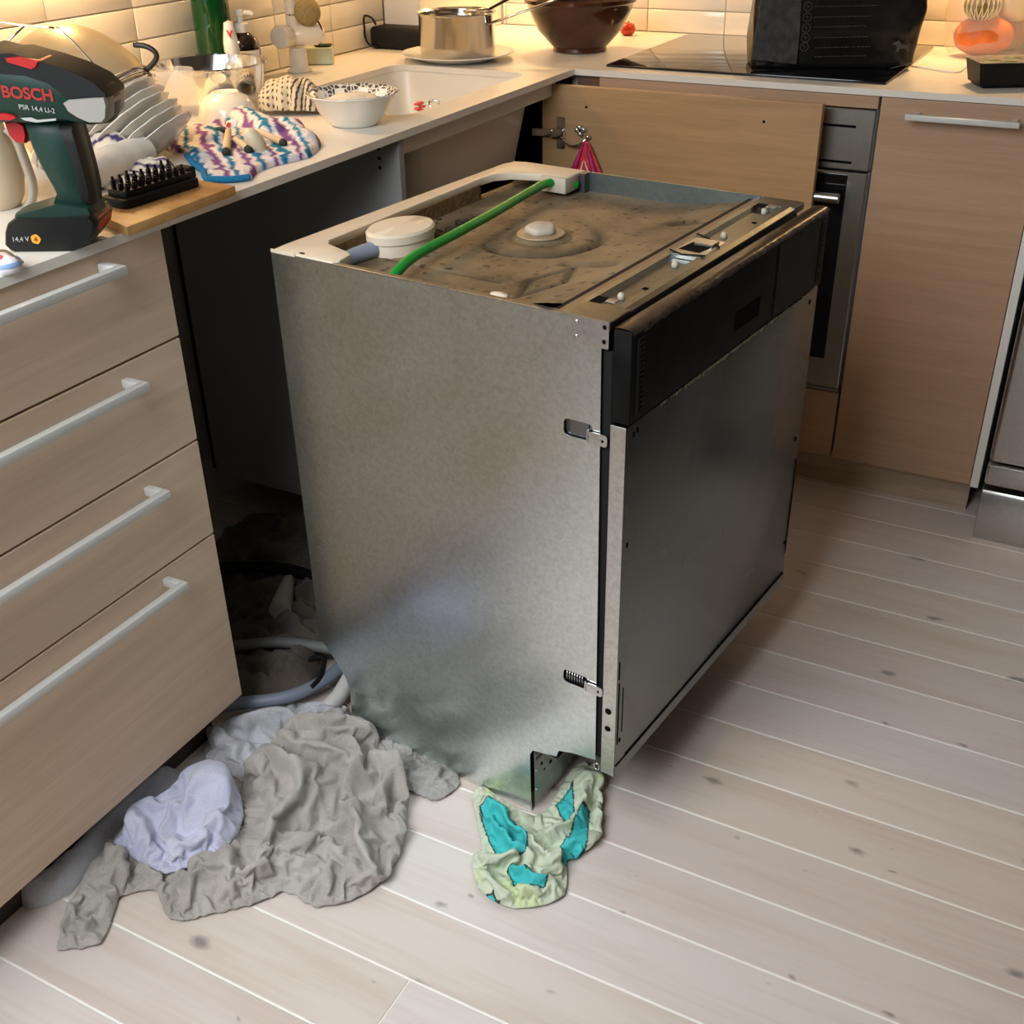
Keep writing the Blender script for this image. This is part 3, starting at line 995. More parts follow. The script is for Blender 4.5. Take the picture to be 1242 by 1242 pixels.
nt.links.new(mg.outputs[0], b.inputs['Base Color'])
b.inputs['Roughness'].default_value = 0.55
M_LID = m

na, nb = 110, 130
aa = np.linspace(0.012, 0.4535, na)
bb = np.linspace(0.0105, DWID - 0.002, nb)
AA, BB = np.meshgrid(aa, bb, indexing='ij')
ZZ = np.full_like(AA, 0.806)
ZZ += 0.0230 * np.clip((AA - 0.30) / 0.15, 0, 1) ** 1.5          # rises to the front rail
ZZ += 0.016 * np.clip(1 - BB / 0.05, 0, 1)                        # and to the near side
Z_BASE = ZZ.copy()
ka, kb = 0.232, 0.335                                              # filler cap
rr = np.hypot(AA - ka, BB - kb)


def groove(d, w):
    return np.exp(-(d / w) ** 2)


ang = np.arctan2(BB - kb, AA - ka)
ZZ += 0.006 * groove(np.maximum(rr - 0.032, 0), 0.004) - 0.004 * groove(rr - 0.046, 0.004)
msk = 1 / (1 + np.exp(-(np.cos(ang + 0.6) - 0.1) * 8))
ZZ -= 0.010 * groove(rr - 0.092, 0.009) * msk
ZZ -= 0.006 * groove(np.abs(AA - 0.36) + np.abs(BB - 0.15) * 0.45 - 0.03, 0.005) * (BB < 0.35)
ZZ -= 0.009 * groove(np.hypot(np.maximum(np.abs(AA - 0.375) - 0.035, 0), BB - 0.235), 0.008)
ZZ -= 0.012 * groove(np.hypot(np.maximum(np.abs(AA - 0.405) - 0.012, 0), BB - 0.47), 0.012)
ZZ -= 0.005 * groove(BB - 0.13, 0.004) * ((AA > 0.1) & (AA < 0.3))
ZZ -= 0.012 * groove(np.hypot((AA - 0.075) * 1.0, np.maximum(np.abs(BB - 0.33) - 0.06, 0)), 0.02)
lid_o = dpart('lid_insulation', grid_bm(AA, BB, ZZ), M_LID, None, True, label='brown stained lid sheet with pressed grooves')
dirt = np.clip((Z_BASE - ZZ) / 0.009, 0, 1)                       # pressed grooves darkened with depth: their shade is put into the colour
groove_shade = np.ones(AA.shape + (4,))
groove_shade[..., :3] = (1 - 0.62 * dirt)[..., None]
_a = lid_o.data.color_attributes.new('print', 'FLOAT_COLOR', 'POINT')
_a.data.foreach_set('color', groove_shade.astype(np.float32).reshape(-1))
M_DIRT = plain('dark_sludge', srgb(40, 33, 26), 0.8, var=0.4, vscale=60, bmp=0.8, bscale=150)
dp = new_bm()
rr_ = random.Random(12)
for k in range(26):
    ca, cb = rr_.gauss(0.085, 0.018), rr_.uniform(0.27, 0.40)
    add_lathe(dp, [(0, 0.006), (0.007, 0.004), (0.010, 0), (0, -0.002)], (ca, cb, 0.796 + rr_.uniform(0, 0.005)), 7, sx=rr_.uniform(.5, 1.3), sy=rr_.uniform(.5, 1.6))
dpart('dirt', dp, M_DIRT, None, True, stuff=True, label='dark dirt clumps behind the round cap')
# groove in front of the lid, then the pale strip of the rail
dpart('lid_groove', box(0.4515, 0.4590, 0.012, DWID - 0.004, 0.815, 0.8316), plain('brown_gap', srgb(34, 22, 14), 0.9))
dpart('lid_edge_strip', box(0.4590, 0.4760, 0.006, DWID - 0.003, 0.822, 0.8325, 0.001), plain('brown_strip', srgb(126, 104, 80), 0.4))

# cream plastic frame around the rear of the top
fr_poly = [(0.003, 0.0015), (0.112, 0.0015), (0.118, 0.010), (0.112, 0.040), (0.098, 0.048), (0.052, 0.062), (0.042, 0.075), (0.026, 0.47), (0.030, 0.505), (0.048, 0.528),
           (0.096, 0.545), (0.146, 0.552), (0.150, DWID - 0.002), (0.030, DWID), (0.010, DWID - 0.006), (0.0, DWID - 0.03), (0.0, 0.03)]
frm = dpart('top_frame', prism(fr_poly, (0, 0, DH - 0.012), A, B, (0, 0, 0.0125), 0.002, 2), M_CREAM, None, 40, label='cream plastic frame around the rear top')
dpart('frame_hole', prism([(0.005 * math.cos(t * math.pi / 6), 0.003 * math.sin(t * math.pi / 6)) for t in range(12)], (0.052, 0.008, DH + 0.0004), A, B, (0, 0, 0.0004)), M_HOLE, frm)
dpart('frame_wall', prism([(0.046, 0.08), (0.030, 0.46), (0.026, 0.47), (0.042, 0.075)], (0, 0, 0.800), A, B, (0, 0, 0.030)), plain('fibre_lining', srgb(112, 90, 58), 0.95, var=0.35, vscale=70, bmp=0.9, bscale=120), frm)
dpart('rear_lip', box(0.0, 0.045, -0.0006, 0.0014, DH - 0.004, DH + 0.0012, 0.0004), M_CREAM, frm)
# far side wall of the tray (inside face) and its upright end
dpart('tray_wall', box(0.150, 0.470, DWID - 0.006, DWID - 0.0017, 0.800, DH - 0.001), galvanized('tray_steel', (0.26, 0.31, 0.31, 1), 0.36, 0.08))
dpart('tray_post', box(0.150, 0.160, DWID - 0.022, DWID - 0.006, 0.800, DH - 0.001), plain('dark_grey_post', (0.05, 0.05, 0.05, 1), 0.4), label='dark grey upright')
dpart('hose_clip', box(0.098, 0.150, 0.540, 0.585, 0.812, DH - 0.0005, 0.003, 2), M_OLDWHITE, None, 40, label='white plastic hose clip')

# round cream cap with its hose stub
bm = lathe([(0, 0.803), (0.055, 0.803), (0.057, 0.812), (0.057, 0.826), (0.060, 0.8275), (0.060, 0.838), (0.056, 0.8415), (0, 0.843)], (0, 0, 0), 40, sx=0.75, sy=1.0)
bm.transform(Matrix.Translation((0.083, 0.185, -0.003)))
dpart('round_cap', bm, M_CREAM, None, 40, label='round cream plastic cap')
dpart('hose_stub', tube(smooth_path([(0.078, 0.140, 0.816), (0.072, 0.115, 0.815), (0.066, 0.085, 0.812), (0.070, 0.055, 0.804)], 4), 0.0125, 14), M_GREYHOSE, None, True, label='dark grey hose stub')
dpart('cap_socket', tube([(0.081, 0.155, 0.818), (0.079, 0.132, 0.817)], 0.0155, 14), M_CREAM, None, 40)
# white screw cap in the middle of the lid
wv = lambda k, i: 1.0 + 0.07 * math.cos(k * 2 * math.pi / 24 * 5 + 0.4)
kn = lathe([(0, 0.812), (0.021, 0.812), (0.0235, 0.815), (0.0225, 0.821), (0.018, 0.8245), (0.012, 0.822), (0.006, 0.8255), (0, 0.826)], (ka, kb, 0.0), 24, wave=wv)
dpart('screw_cap', kn, M_OLDWHITE, None, 80, label='lumpy white plastic nut')
dpart('cap_washer', lathe([(0.018, 0.8125), (0.036, 0.8125), (0.037, 0.8105), (0.018, 0.8105)], (ka, kb, 0), 28), plain('tan_washer', srgb(160, 140, 106), 0.5), None, 40)
# green tube lying over the lid
gp = [(0.183, 0.028, 0.811), (0.179, 0.058, 0.822), (0.170, 0.110, 0.828), (0.159, 0.213, 0.829), (0.141, 0.344, 0.828), (0.122, 0.468, 0.828), (0.118, 0.530, 0.829), (0.136, 0.562, 0.826), (0.150, 0.578, 0.820)]
dpart('green_hose', tube(smooth_path(gp, 8), 0.0072, 14), M_GREENHOSE, None, True, label='bright green rubber hose across the top')
dpart('side_bump', lathe([(0, 0.006), (0.010, 0.004), (0.012, 0), (0, 0)], (0.372, 0.020, 0.832), 14, sx=1.2, sy=0.7), M_CREAM, None, True)

# front cross rail: channel section with studs, slots and the latch
prof = [(0.474, 0.8260), (0.474, 0.8370), (0.484, 0.8375), (0.4885, 0.8318), (0.5165, 0.8318), (0.5215, 0.8375), (0.534, 0.8380), (0.5405, 0.8345), (0.5420, 0.826), (0.5420, 0.806), (0.5405, 0.806), (0.5400, 0.824)]
bm = new_bm()
ends = [0.050, DWID - 0.040]
rail = new_bm()
secs = [[rail.verts.new((p[0], y, p[1])) for p in prof] for y in (ends[0], ends[1])]
for i in range(len(prof)):
    j = (i + 1) % len(prof)
    rail.faces.new((secs[0][i], secs[0][j], secs[1][j], secs[1][i]))
rail.faces.new(secs[0][::-1])
rail.faces.new(secs[1])
bmesh.ops.recalc_face_normals(rail, faces=list(rail.faces))
fr_rail = dpart('front_rail', rail, M_RAIL, None, 30, label='galvanized channel rail behind the console')
for e0, e1 in ((0.0005, 0.0505), (DWID - 0.0405, DWID - 0.002)):
    dpart('rail_end', box(0.474, 0.5415, e0, e1, 0.826, 0.8375, 0.001), M_RAIL, fr_rail)
for bb_ in (0.062, DWID - 0.055):
    dpart('rail_slot', box(0.484, 0.5005, bb_ - 0.011, bb_ + 0.011, 0.8375, 0.8380), M_HOLE, fr_rail)
    dpart('rail_tab', box(0.5025, 0.5165, bb_ - 0.006, bb_ + 0.006, 0.8365, 0.8400, 0.001), M_GALV2, fr_rail)
for bb_ in (0.091, 0.237, 0.390, 0.533):
    dpart('plastic_stud', lathe([(0, 0.0), (0.0048, 0.0), (0.0048, 0.005), (0.0035, 0.008), (0, 0.009)], (0.506, bb_, 0.8315), 12), M_OLDWHITE, fr_rail, True, label='small white plastic stud')
for bb_ in (0.125, 0.46):
    dpart('rail_hole', box(0.518, 0.5245, bb_ - 0.004, bb_ + 0.004, 0.8376, 0.8382), M_HOLE, fr_rail)
dpart('latch_plate', box(0.480, 0.528, 0.270, 0.352, 0.8320, 0.8385, 0.001), M_GALV2, fr_rail)
dpart('latch_opening', prism([(0.484, 0.292), (0.516, 0.288), (0.520, 0.316), (0.488, 0.330)], (0, 0, 0.8386), A, B, (0, 0, 0.0004)), M_HOLE, fr_rail)
dpart('latch', box(0.494, 0.522, 0.316, 0.340, 0.8384, 0.8425, 0.001), M_GALV2, fr_rail)
for b0, b1 in ((0.268, 0.290), (0.352, 0.334)):
    dpart('latch_wire', tube([(0.476, b0 + 0.012, 0.8395), (0.500, b0, 0.8395), (0.530, b1 - 0.012, 0.8395)], 0.0012, 6), M_BLACKM, fr_rail)

# ================================================================== things on the worktops
RV = Vector((0.8834, 0.4684, 0.0))          # horizontal, left to right as the camera stands
FVv = Vector((-0.4684, 0.8834, 0.0))        # horizontal, away from the camera
UP = Vector((0, 0, 1))


def facing(P0):
    """(u, v) of the photograph -> (right, up) in metres on the upright plane through P0"""
    P0 = Vector(P0)

    def f(u, v):
        d = _CR @ Vector(((u - 621) / 1376.3, (621 - v) / 1376.3, -1.0))
        t = (P0 - _CC).dot(FVv) / d.dot(FVv)
        q = _CC + d * t - P0
        return (q.dot(RV), q.z)
    return f


def lettering(s, size, mat, M, parent, name='lettering', depth=0.0003, bold=0.0, align='LEFT'):
    cu = bpy.data.curves.new('lettering_curve', 'FONT')
    cu.body = s
    cu.size = size
    cu.extrude = depth
    cu.offset = bold
    cu.align_x = align
    to = bpy.data.objects.new('lettering_curve', cu)
    COL.objects.link(to)
    dg = bpy.context.evaluated_depsgraph_get()
    me = bpy.data.meshes.new_from_object(to.evaluated_get(dg))
    bpy.data.objects.remove(to)
    bpy.data.curves.remove(cu)
    bm = new_bm()
    bm.from_mesh(me)
    bpy.data.meshes.remove(me)
    bm.transform(M)
    return obj(name, bm, mat, parent)


def face_matrix(P, right=RV, up=UP):
    right, up = Vector(right).normalized(), Vector(up).normalized()
    n = right.cross(up)
    m = Matrix((right, up, n)).transposed().to_4x4()
    m.translation = Vector(P)
    return m


# ---- cordless drill
P0 = at(60, 303, 'z', 0.9005)
fd = facing(P0)
TH = 0.058


def px_poly(f, pts):
    return [f(*p) for p in pts]


dr = thing('cordless_drill', 'dark green cordless drill standing on its battery at the left worktop edge', 'drill', P0 + FVv * TH / 2)
M_DGREEN = plain('dark_green_plastic', (0.007, 0.028, 0.020, 1), 0.42, spec=0.35, var=0.15)
M_RUBBER = plain('black_rubber', (0.008, 0.008, 0.008, 1), 0.6, spec=0.3, bmp=0.2, bscale=400)


def rounded_body(poly, depth_in, depth, levels, mat, name, parent, off=0.0):
    """outline given on the facing plane; the sides swell towards the middle of the depth"""
    n = len(poly)
    cx, cz = sum(p[0] for p in poly) / n, sum(p[1] for p in poly) / n
    bm = new_bm()
    loops = []
    for t, s in levels:
        loops.append([bm.verts.new(P0 + RV * (cx + (p[0] - cx) * s) + UP * (cz + (p[1] - cz) * s) + FVv * (depth_in + depth * t)) for p in poly])
    for a, b_ in zip(loops[:-1], loops[1:]):
        for i in range(n):
            j = (i + 1) % n
            bm.faces.new((a[i], a[j], b_[j], b_[i]))
    bm.faces.new(loops[0][::-1])
    bm.faces.new(loops[-1])
    bmesh.ops.recalc_face_normals(bm, faces=list(bm.faces))
    return obj(name, bm, mat, parent, 50)


LV = [(0.0, 0.80), (0.05, 0.90), (0.16, 0.97), (0.32, 1.0), (0.68, 1.0), (0.84, 0.97), (0.95, 0.90), (1.0, 0.80)]
body = px_poly(fd, [(-75, 72), (-60, 60), (-25, 60), (0, 64), (12, 64), (30, 70), (60, 77), (90, 88), (112, 98), (125, 107), (132, 117), (134, 128), (133, 143), (129, 152), (110, 154), (84, 149),
                    (60, 150), (30, 152), (10, 150), (-10, 152), (-40, 155), (-70, 150), (-80, 120)])
bo = rounded_body(body, -0.004, TH + 0.008, LV, M_DGREEN, 'motor_housing', dr)
cap = px_poly(fd, [(76, 124), (84, 119), (108, 117), (131, 115), (134, 126), (133, 143), (128, 149), (110, 149), (94, 142), (82, 134)])
rounded_body(cap, -0.0075, TH + 0.015, [(0.0, 0.86), (0.06, 0.96), (0.2, 1.0), (0.8, 1.0), (0.94, 0.96), (1, .86)], plain('silver_grey_plastic', srgb(150, 146, 138), 0.4), 'rear_cap', dr)
topc = px_poly(fd, [(-20, 58), (0, 63.5), (14, 63), (56, 74.5), (90, 86), (116, 99), (131, 113), (133, 118), (110, 117), (84, 119), (60, 100), (30, 90), (-20, 86)])
rounded_body(topc, -0.0062, TH + 0.0124, [(0, .97), (0.1, 1), (.9, 1), (1, .97)], M_RUBBER, 'top_cover', dr)
sw = px_poly(fd, [(8, 69), (26, 67), (51, 73), (48, 80), (42, 83.5), (10, 74)])
rounded_body(sw, -0.0082, 0.045, [(0, .9), (0.06, 1), (.94, 1), (1, .9)], M_RED, 'gear_switch', dr)
grip = px_poly(fd, [(20, 146), (84, 146), (90, 168), (97, 192), (104, 218), (109, 240), (111, 262), (60, 262), (66, 246), (60, 233), (50, 216), (40, 198), (30, 176)])
rounded_body(grip, 0.006, TH - 0.012, [(0, .72), (0.08, .86), (0.22, .96), (0.4, 1), (0.6, 1), (.78, .96), (.92, .86), (1, .72)], M_DGREEN, 'handle', dr)
gback = px_poly(fd, [(66, 150), (84, 150), (90, 170), (97, 194), (104, 220), (109, 242), (110, 255), (99, 255), (94, 230), (84, 195), (72, 165)])
rounded_body(gback, 0.0035, TH - 0.007, [(0, .80), (.15, .95), (.3, 1), (.7, 1), (.85, .95), (1, .8)], M_RUBBER, 'grip_pad', dr)
shoe = px_poly(fd, [(14, 262), (40, 254), (66, 247), (110, 252), (117, 268), (112, 276), (10, 280)])
rounded_body(shoe, -0.003, TH + 0.006, LV[1:-1], M_DGREEN, 'foot', dr)
batt = px_poly(fd, [(10, 270), (20, 264), (60, 264), (112, 260), (119, 268), (117, 282), (106, 297), (90, 303), (14, 303), (7, 296), (7, 280)])
ba = rounded_body(batt, -0.008, TH + 0.016, [(0.0, 0.93), (0.05, 0.98), (0.14, 1.0), (0.86, 1.0), (0.95, .98), (1, .93)], M_BLACK, 'battery', dr)
btn = px_poly(fd, [(110, 262), (118, 266), (119, 272), (117, 282), (111, 290), (105, 288)])
rounded_body(btn, 0.004, TH - 0.008, [(0, .95), (0.1, 1), (.9, 1), (1, .95)], M_RED, 'release_button', ba)
trg = px_poly(fd, [(-2, 152), (12, 150), (22, 156), (25, 168), (24, 178), (12, 177), (4, 168)])
rounded_body(trg, 0.016, 0.026, [(0, .9), (0.1, 1), (.9, 1), (1, .9)], M_RED, 'trigger', dr)
dirb = px_poly(fd, [(-8, 137), (8, 136), (20, 139), (23, 142), (16, 145), (-6, 144)])
rounded_body(dirb, -0.007, 0.02, [(0, .9), (0.1, 1), (.9, 1), (1, .9)], M_RED, 'direction_button', dr)
dash = px_poly(fd, [(27, 142), (40, 141.5), (47, 144.5), (70, 142.5), (70, 145), (46, 147.5), (32, 145)])
rounded_body(dash, -0.0056, 0.004, [(0, 1), (1, 1)], plain('silver_trim', srgb(170, 170, 165), 0.35), 'trim_line', dr)
M_REDINK = plain('red_print', srgb(150, 34, 26), 0.5)
M_GREYINK = plain('grey_print', srgb(170, 172, 168), 0.5)
x0, z0 = fd(5, 116.5)
lettering('BOSCH', 0.0178, M_REDINK, face_matrix(P0 + RV * x0 + UP * z0 - FVv * 0.0048, RV * 0.99 - UP * 0.10), dr, bold=0.0006)
x0, z0 = fd(25, 131)
lettering('PSR 14,4 LI-2', 0.0076, M_GREYINK, face_matrix(P0 + RV * x0 + UP * z0 - FVv * 0.0048, RV * 0.985 - UP * 0.14), dr)
x0, z0 = fd(18, 290.5)
lettering('14,4 V', 0.0082, M_GREYINK, face_matrix(P0 + RV * x0 + UP * z0 - FVv * 0.0085), ba)
x0, z0 = fd(46.5, 287.5)
og = [(0.0056 * math.cos(t * math.pi / 5) * (1.0 if t % 2 else 1.12), 0.0056 * math.sin(t * math.pi / 5) * (1.0 if t % 2 else 1.12)) for t in range(10)]
obj('emblem', prism(og, P0 + RV * x0 + UP * z0 - FVv * 0.0085, RV, UP, -FVv * 0.0004), plain('orange_print', srgb(236, 150, 40), 0.45), ba, label='round orange emblem')
obj('emblem_mark', prism([(-.003, -.001), (.001, -.0028), (.0032, -.0005), (.001, .0005), (.002, .002), (-.001, .0028), (-.0008, .0006)], P0 + RV * x0 + UP * z0 - FVv * 0.0089, RV, UP, -FVv * 0.0003), plain('brown_print', srgb(120, 60, 20), 0.5), ba)
cx, cz = fd(-95, 108)
ch = new_bm()
add_tube(ch, [P0 + RV * (cx + 0.03) + UP * cz + FVv * TH / 2, P0 + RV * (cx - 0.035) + UP * cz + FVv * TH / 2], [0.022, 0.018], 18)
obj('chuck', ch, M_BLACK, dr, 40)

# ---- jug with red-topped handle behind the drill
M_JUG = plain('cream_glaze', srgb(208, 190, 162), 0.4)
Pj = at(-24, 262, 'z', 0.9005) + FVv * 0.05
fj = facing(Pj)
jg = thing('jug', 'cream jug with beige strap handle, behind the drill at the left edge', 'jug', Pj)
hh = fj(0, 140)[1]
obj('body', lathe([(0, 0), (0.034, 0), (0.042, 0.012), (0.048, hh * 0.35), (0.046, hh * 0.6), (0.036, hh * 0.85), (0.034, hh), (0.030, hh), (0.030, hh * 0.9), (0, hh * 0.2)], Pj, 28), M_JUG, jg, 40)
hp = [(8, 156), (18, 165), (24, 178), (32, 200), (39, 222), (39, 240), (30, 255)]
pts = [Pj + RV * fj(*q)[0] + UP * fj(*q)[1] for q in hp]
obj('handle', tube(smooth_path(pts, 5), [0.010] * 31, 10, flat=0.6), plain('beige_plastic', srgb(176, 164, 146), 0.45), jg, True)

# ---- cutting board and the bit case on it
zb = 0.914
cb = [at(285, 225, 'z', zb), at(153.6, 275, 'z', zb), at(117, 259, 'z', zb), at(231, 216, 'z', zb)]
poly = [(p.x, p.y) for p in cb]
cbo = obj('cutting_board', prism(poly, (0, 0, 0.9004), (1, 0, 0), (0, 1, 0), (0, 0, zb - 0.9004), 0.002, 2), wood('board_wood', srgb(196, 152, 92), srgb(168, 120, 66), (1.5, 8, 20), 0.5, 71), None, 40)
tag(cbo, 'small wooden cutting board at the worktop edge beneath a black bit case', 'cutting board')
A0, A1 = at(146, 250, 'z', zb), at(222, 226, 'z', zb)
U = (A1 - A0).normalized()
V = Vector((-U.y, U.x, 0))
bc = thing('bit_case', 'open black drill bit case full of small bits on the cutting board', 'bit case', (A0 + A1) / 2)
L = (A1 - A0).length / 2 + 0.012
C0 = (A0 + A1) / 2 + UP * 0.0004
bm = new_bm()
add_prism(bm, rounded(-L, L, -0.024, 0.026, 0.008, 3), C0, U, V, (0, 0, 0.012), 0.002, 2)
obj('case', bm, M_BLACKM, bc, 40)
hold = obj('bit_holder', prism(rounded(-L + 0.012, L - 0.004, -0.016, 0.022, 0.004, 2), C0 + UP * 0.012, U, V, (0, 0, 0.008), 0.001), M_BLACK, bc, 40)
M_BIT = plain('dark_tool_steel', (0.035, 0.033, 0.03, 1), 0.4, 1.0)
rr_ = random.Random(4)
for i in range(9):
    for j in range(3):
        p = C0 + U * (-L + 0.020 + i * (2 * L - 0.032) / 8.5) + V * (-0.010 + j * 0.0125) + UP * 0.0202
        hgt = 0.007 + 0.006 * rr_.random() + 0.006 * (j == 2)
        obj('bit', lathe([(0, 0), (0.0036, 0), (0.0036, hgt * 0.6), (0.0022, hgt * 0.7), (0.0018, hgt), (0, hgt)], p, 6), M_BIT, bc)
obj('lid_tab', prism(rounded(L - 0.006, L + 0.010, -0.008, 0.020, 0.003, 2), C0 + UP * 0.008, U, V, (0, 0, 0.016), 0.002), M_BLACKM, bc, 40)

# ---- roll of white paper
Q0, Q1 = at(85, 244, 'z', 0.9005) + UP * 0.026 + FVv * 0.02, at(172, 210, 'z', 0.9005) + UP * 0.026 + FVv * 0.02
rl = thing('paper_roll', 'white paper roll lying on the worktop behind the drill', 'paper roll', (Q0 + Q1) / 2 - UP * 0.026)
obj('sheet', tube([Q0 + (Q1 - Q0) * (i / 12) for i in range(13)], [0.0255 + 0.0007 * math.sin(i * 2.1) for i in range(13)], 26), plain('white_paper', srgb(232, 226, 214), 0.85, bmp=0.4, bscale=90), rl, 50)
obj('core', tube([Q1 - (Q1 - Q0) * 0.01, Q1 + (Q1 - Q0).normalized() * 0.0006], 0.010, 16), plain('cardboard', srgb(170, 140, 100), 0.8), rl, 40)

# ---- small striped packet at the very left
pk0 = at(6, 329, 'z', 0.9005)
pk = thing('small_packet', 'little white, blue and pink packet with brown cord by the drill', 'packet', pk0)
obj('packet', lathe([(0, 0), (0.016, 0), (0.019, 0.004), (0.019, 0.010), (0.014, 0.017), (0, 0.020)], pk0, 14, sx=1.15), plain('white_packet', srgb(226, 222, 226), 0.5), pk, 50)
obj('stripe', lathe([(0.0195, 0.008), (0.0198, 0.011), (0.0185, 0.0135)], pk0, 14, sx=1.15), plain('blue_print', srgb(140, 170, 215), 0.5), pk, True)
obj('pink_patch', lathe([(0, 0.021), (0.008, 0.0195), (0.011, 0.017)], pk0 + RV * -0.004 - FVv * 0.006, 10), plain('pink_print', srgb(226, 110, 120), 0.5), pk, True)
obj('cord', tube(smooth_path([pk0 + RV * -0.012 + UP * 0.022, pk0 + RV * 0.006 + UP * 0.024, pk0 + RV * 0.018 + UP * 0.014, pk0 + RV * 0.024 + UP * 0.010], 5), 0.0016, 7), plain('brown_cord', srgb(110, 86, 64), 0.8), pk, True)

# ---- leaning dish stack: plates in a drying rack
PC = at(165, 180, 'z', 0.9005) + FVv * 0.05
tilt = Matrix.Rotation(math.atan2(RV.y, RV.x), 4, 'Z') @ Matrix.Rotation(R(-48), 4, 'Y')
fl = lambda k, i: 1.0 + (0.022 * math.cos(k * 2 * math.pi / 48 * 12) if i in (2, 3, 4) else 0)
pp = [(0, 0), (0.055, 0.001), (0.095, 0.014), (0.104, 0.018), (0.104, 0.020), (0.094, 0.0175), (0.054, 0.004), (0, 0.003)]
wv = lambda k, i: 1.0 + (0.022 * math.cos(k * 2 * math.pi / 48 * 12) if 2 <= i <= 5 else 0)
PLAB = ['topmost plate of the leaning stack, right against the sieve rim', 'second plate of the leaning stack counted from the sieve', 'third plate of the leaning stack counted from the sieve',
        'fourth plate of the leaning stack counted from the sieve', 'fifth, smaller plate low in the leaning stack', 'lowest, smallest plate of the leaning stack beside the glass']
SC = at(114, 142, 'x', -0.33)
ax = (RV * -0.60 + UP * 0.78 + FVv * 0.18).normalized()          # axis of the leaning stack and of the sieve dome
e1 = (RV * 0.80 + UP * 0.60)
e1 = (e1 - ax * e1.dot(ax)).normalized()
e2 = ax.cross(e1)
PM = Matrix((e1, e2, ax)).transposed().to_4x4()
first = None
for i in range(6):
    if first is None:
        first = thing('plate', PLAB[0], 'plate', (0, 0, 0), 0, 'plates leaning in the drying stack')
        obj('dish', lathe(pp, (0, 0, 0), 48, wave=wv), M_CERAMIC, first, 50)
        p_ = first
    else:
        p_ = copy_tree(first)
        p_['label'] = PLAB[i]
    r_ = 0.084 - 0.004 * i
    q = SC + e1 * (0.034 + 0.006 * i) - ax * (0.034 + 0.0135 * i) + e2 * (0.010 * (i % 2) - 0.02)
    m = Matrix.Translation(q) @ PM @ Matrix.Rotation(R(25 * i), 4, 'Z')
    p_.location = m.translation
    p_.rotation_euler = m.to_euler()
    p_.scale = (r_ / 0.104,) * 3
rk = thing('drying_rack', 'low steel wire rack holding the leaning wavy plates', 'dish rack', PC)
bm = new_bm()
for off in (-0.075, 0.075):
    add_tube(bm, [PC + RV * -0.13 + FVv * off + UP * 0.004, PC + RV * 0.06 + FVv * off + UP * 0.004], 0.003, 8)
obj('side_rod', bm, M_CHROME, rk, True)
for i in range(6):
    c = PC + RV * (-0.115 + 0.033 * i)
    obj('cross_rod', tube([c + FVv * -0.075 + UP * 0.004, c + FVv * 0.075 + UP * 0.004], 0.002, 8), M_CHROME, rk, True)

# ---- wire sieve lying dome upwards against the wall
sv = thing('sieve', 'large wire-mesh sieve lying dome up on the leaning plates', 'sieve', SC - UP * 0.06)
SM = Matrix((e1, e2, ax)).transposed().to_4x4()
SM.translation = SC
m, nt, b = mat_new('fine_wire_mesh')
b.inputs['Base Color'].default_value = srgb(206, 186, 146)
b.inputs['Metallic'].default_value = 0.45
b.inputs['Roughness'].default_value = 0.36
b.inputs['Alpha'].default_value = 0.7
M_MESH = m
SR = 0.112
prof = [(SR * math.cos(t) ** 0.9, 1.28 * SR * math.sin(t)) for t in [i * math.pi / 2 / 14 for i in range(15)]]
prof[-1] = (0, SR * 1.28)
obj('mesh_dome', lathe(prof, (0, 0, 0), 40, M=SM), M_MESH, sv, True, label='fine metal mesh dome')
bm = new_bm()
add_tube(bm, [SM @ Vector((SR * 1.01 * math.cos(t), SR * 1.01 * math.sin(t), 0)) for t in [i * 2 * math.pi / 48 for i in range(49)]], 0.0058, 8)
add_tube(bm, [SM @ Vector((SR * 1.0 * math.cos(t), SR * 1.0 * math.sin(t), -0.011)) for t in [i * 2 * math.pi / 48 for i in range(49)]], 0.0045, 8)
obj('rim', bm, M_CHROME, sv, True)
fs = facing(SC)


def sp3(u, v, d=0.0):
    x, z = fs(u, v)
    return SC + RV * x + UP * z + FVv * d


bm = new_bm()
for path in ([(12, 66), (62, 20)], [(20, 40), (25, 16), (60, 19), (97, 22)], [(99, 20), (122, 42), (145, 68), (166, 97)]):
    add_tube(bm, smooth_path([sp3(*q, -0.110) for q in path], 4) if len(path) > 2 else [sp3(*q, -0.110) for q in path], 0.0017, 7)
obj('support_wire', bm, M_CHROME, sv, True)
obj('hook', tube(smooth_path([sp3(162, 54), sp3(176, 56), sp3(187, 62), sp3(190, 70), sp3(184, 79), sp3(177, 85)], 4), 0.0042, 8), plain('dark_wire', (0.05, 0.045, 0.04, 1), 0.4, 0.6), sv, True)

# ---- drinking glass
Pg = at(217, 160, 'z', 0.9005) + FVv * 0.02
obj_g = obj('drinking_glass', lathe([(0, 0), (0.040, 0), (0.041, 0.003), (0.035, 0.098), (0.034, 0.100), (0.0325, 0.098), (0.038, 0.006), (0, 0.005)], Pg, 36), M_GLASS, None, 50)
tag(obj_g, 'clear drinking glass between the leaning plates and the steel bowl', 'glass')

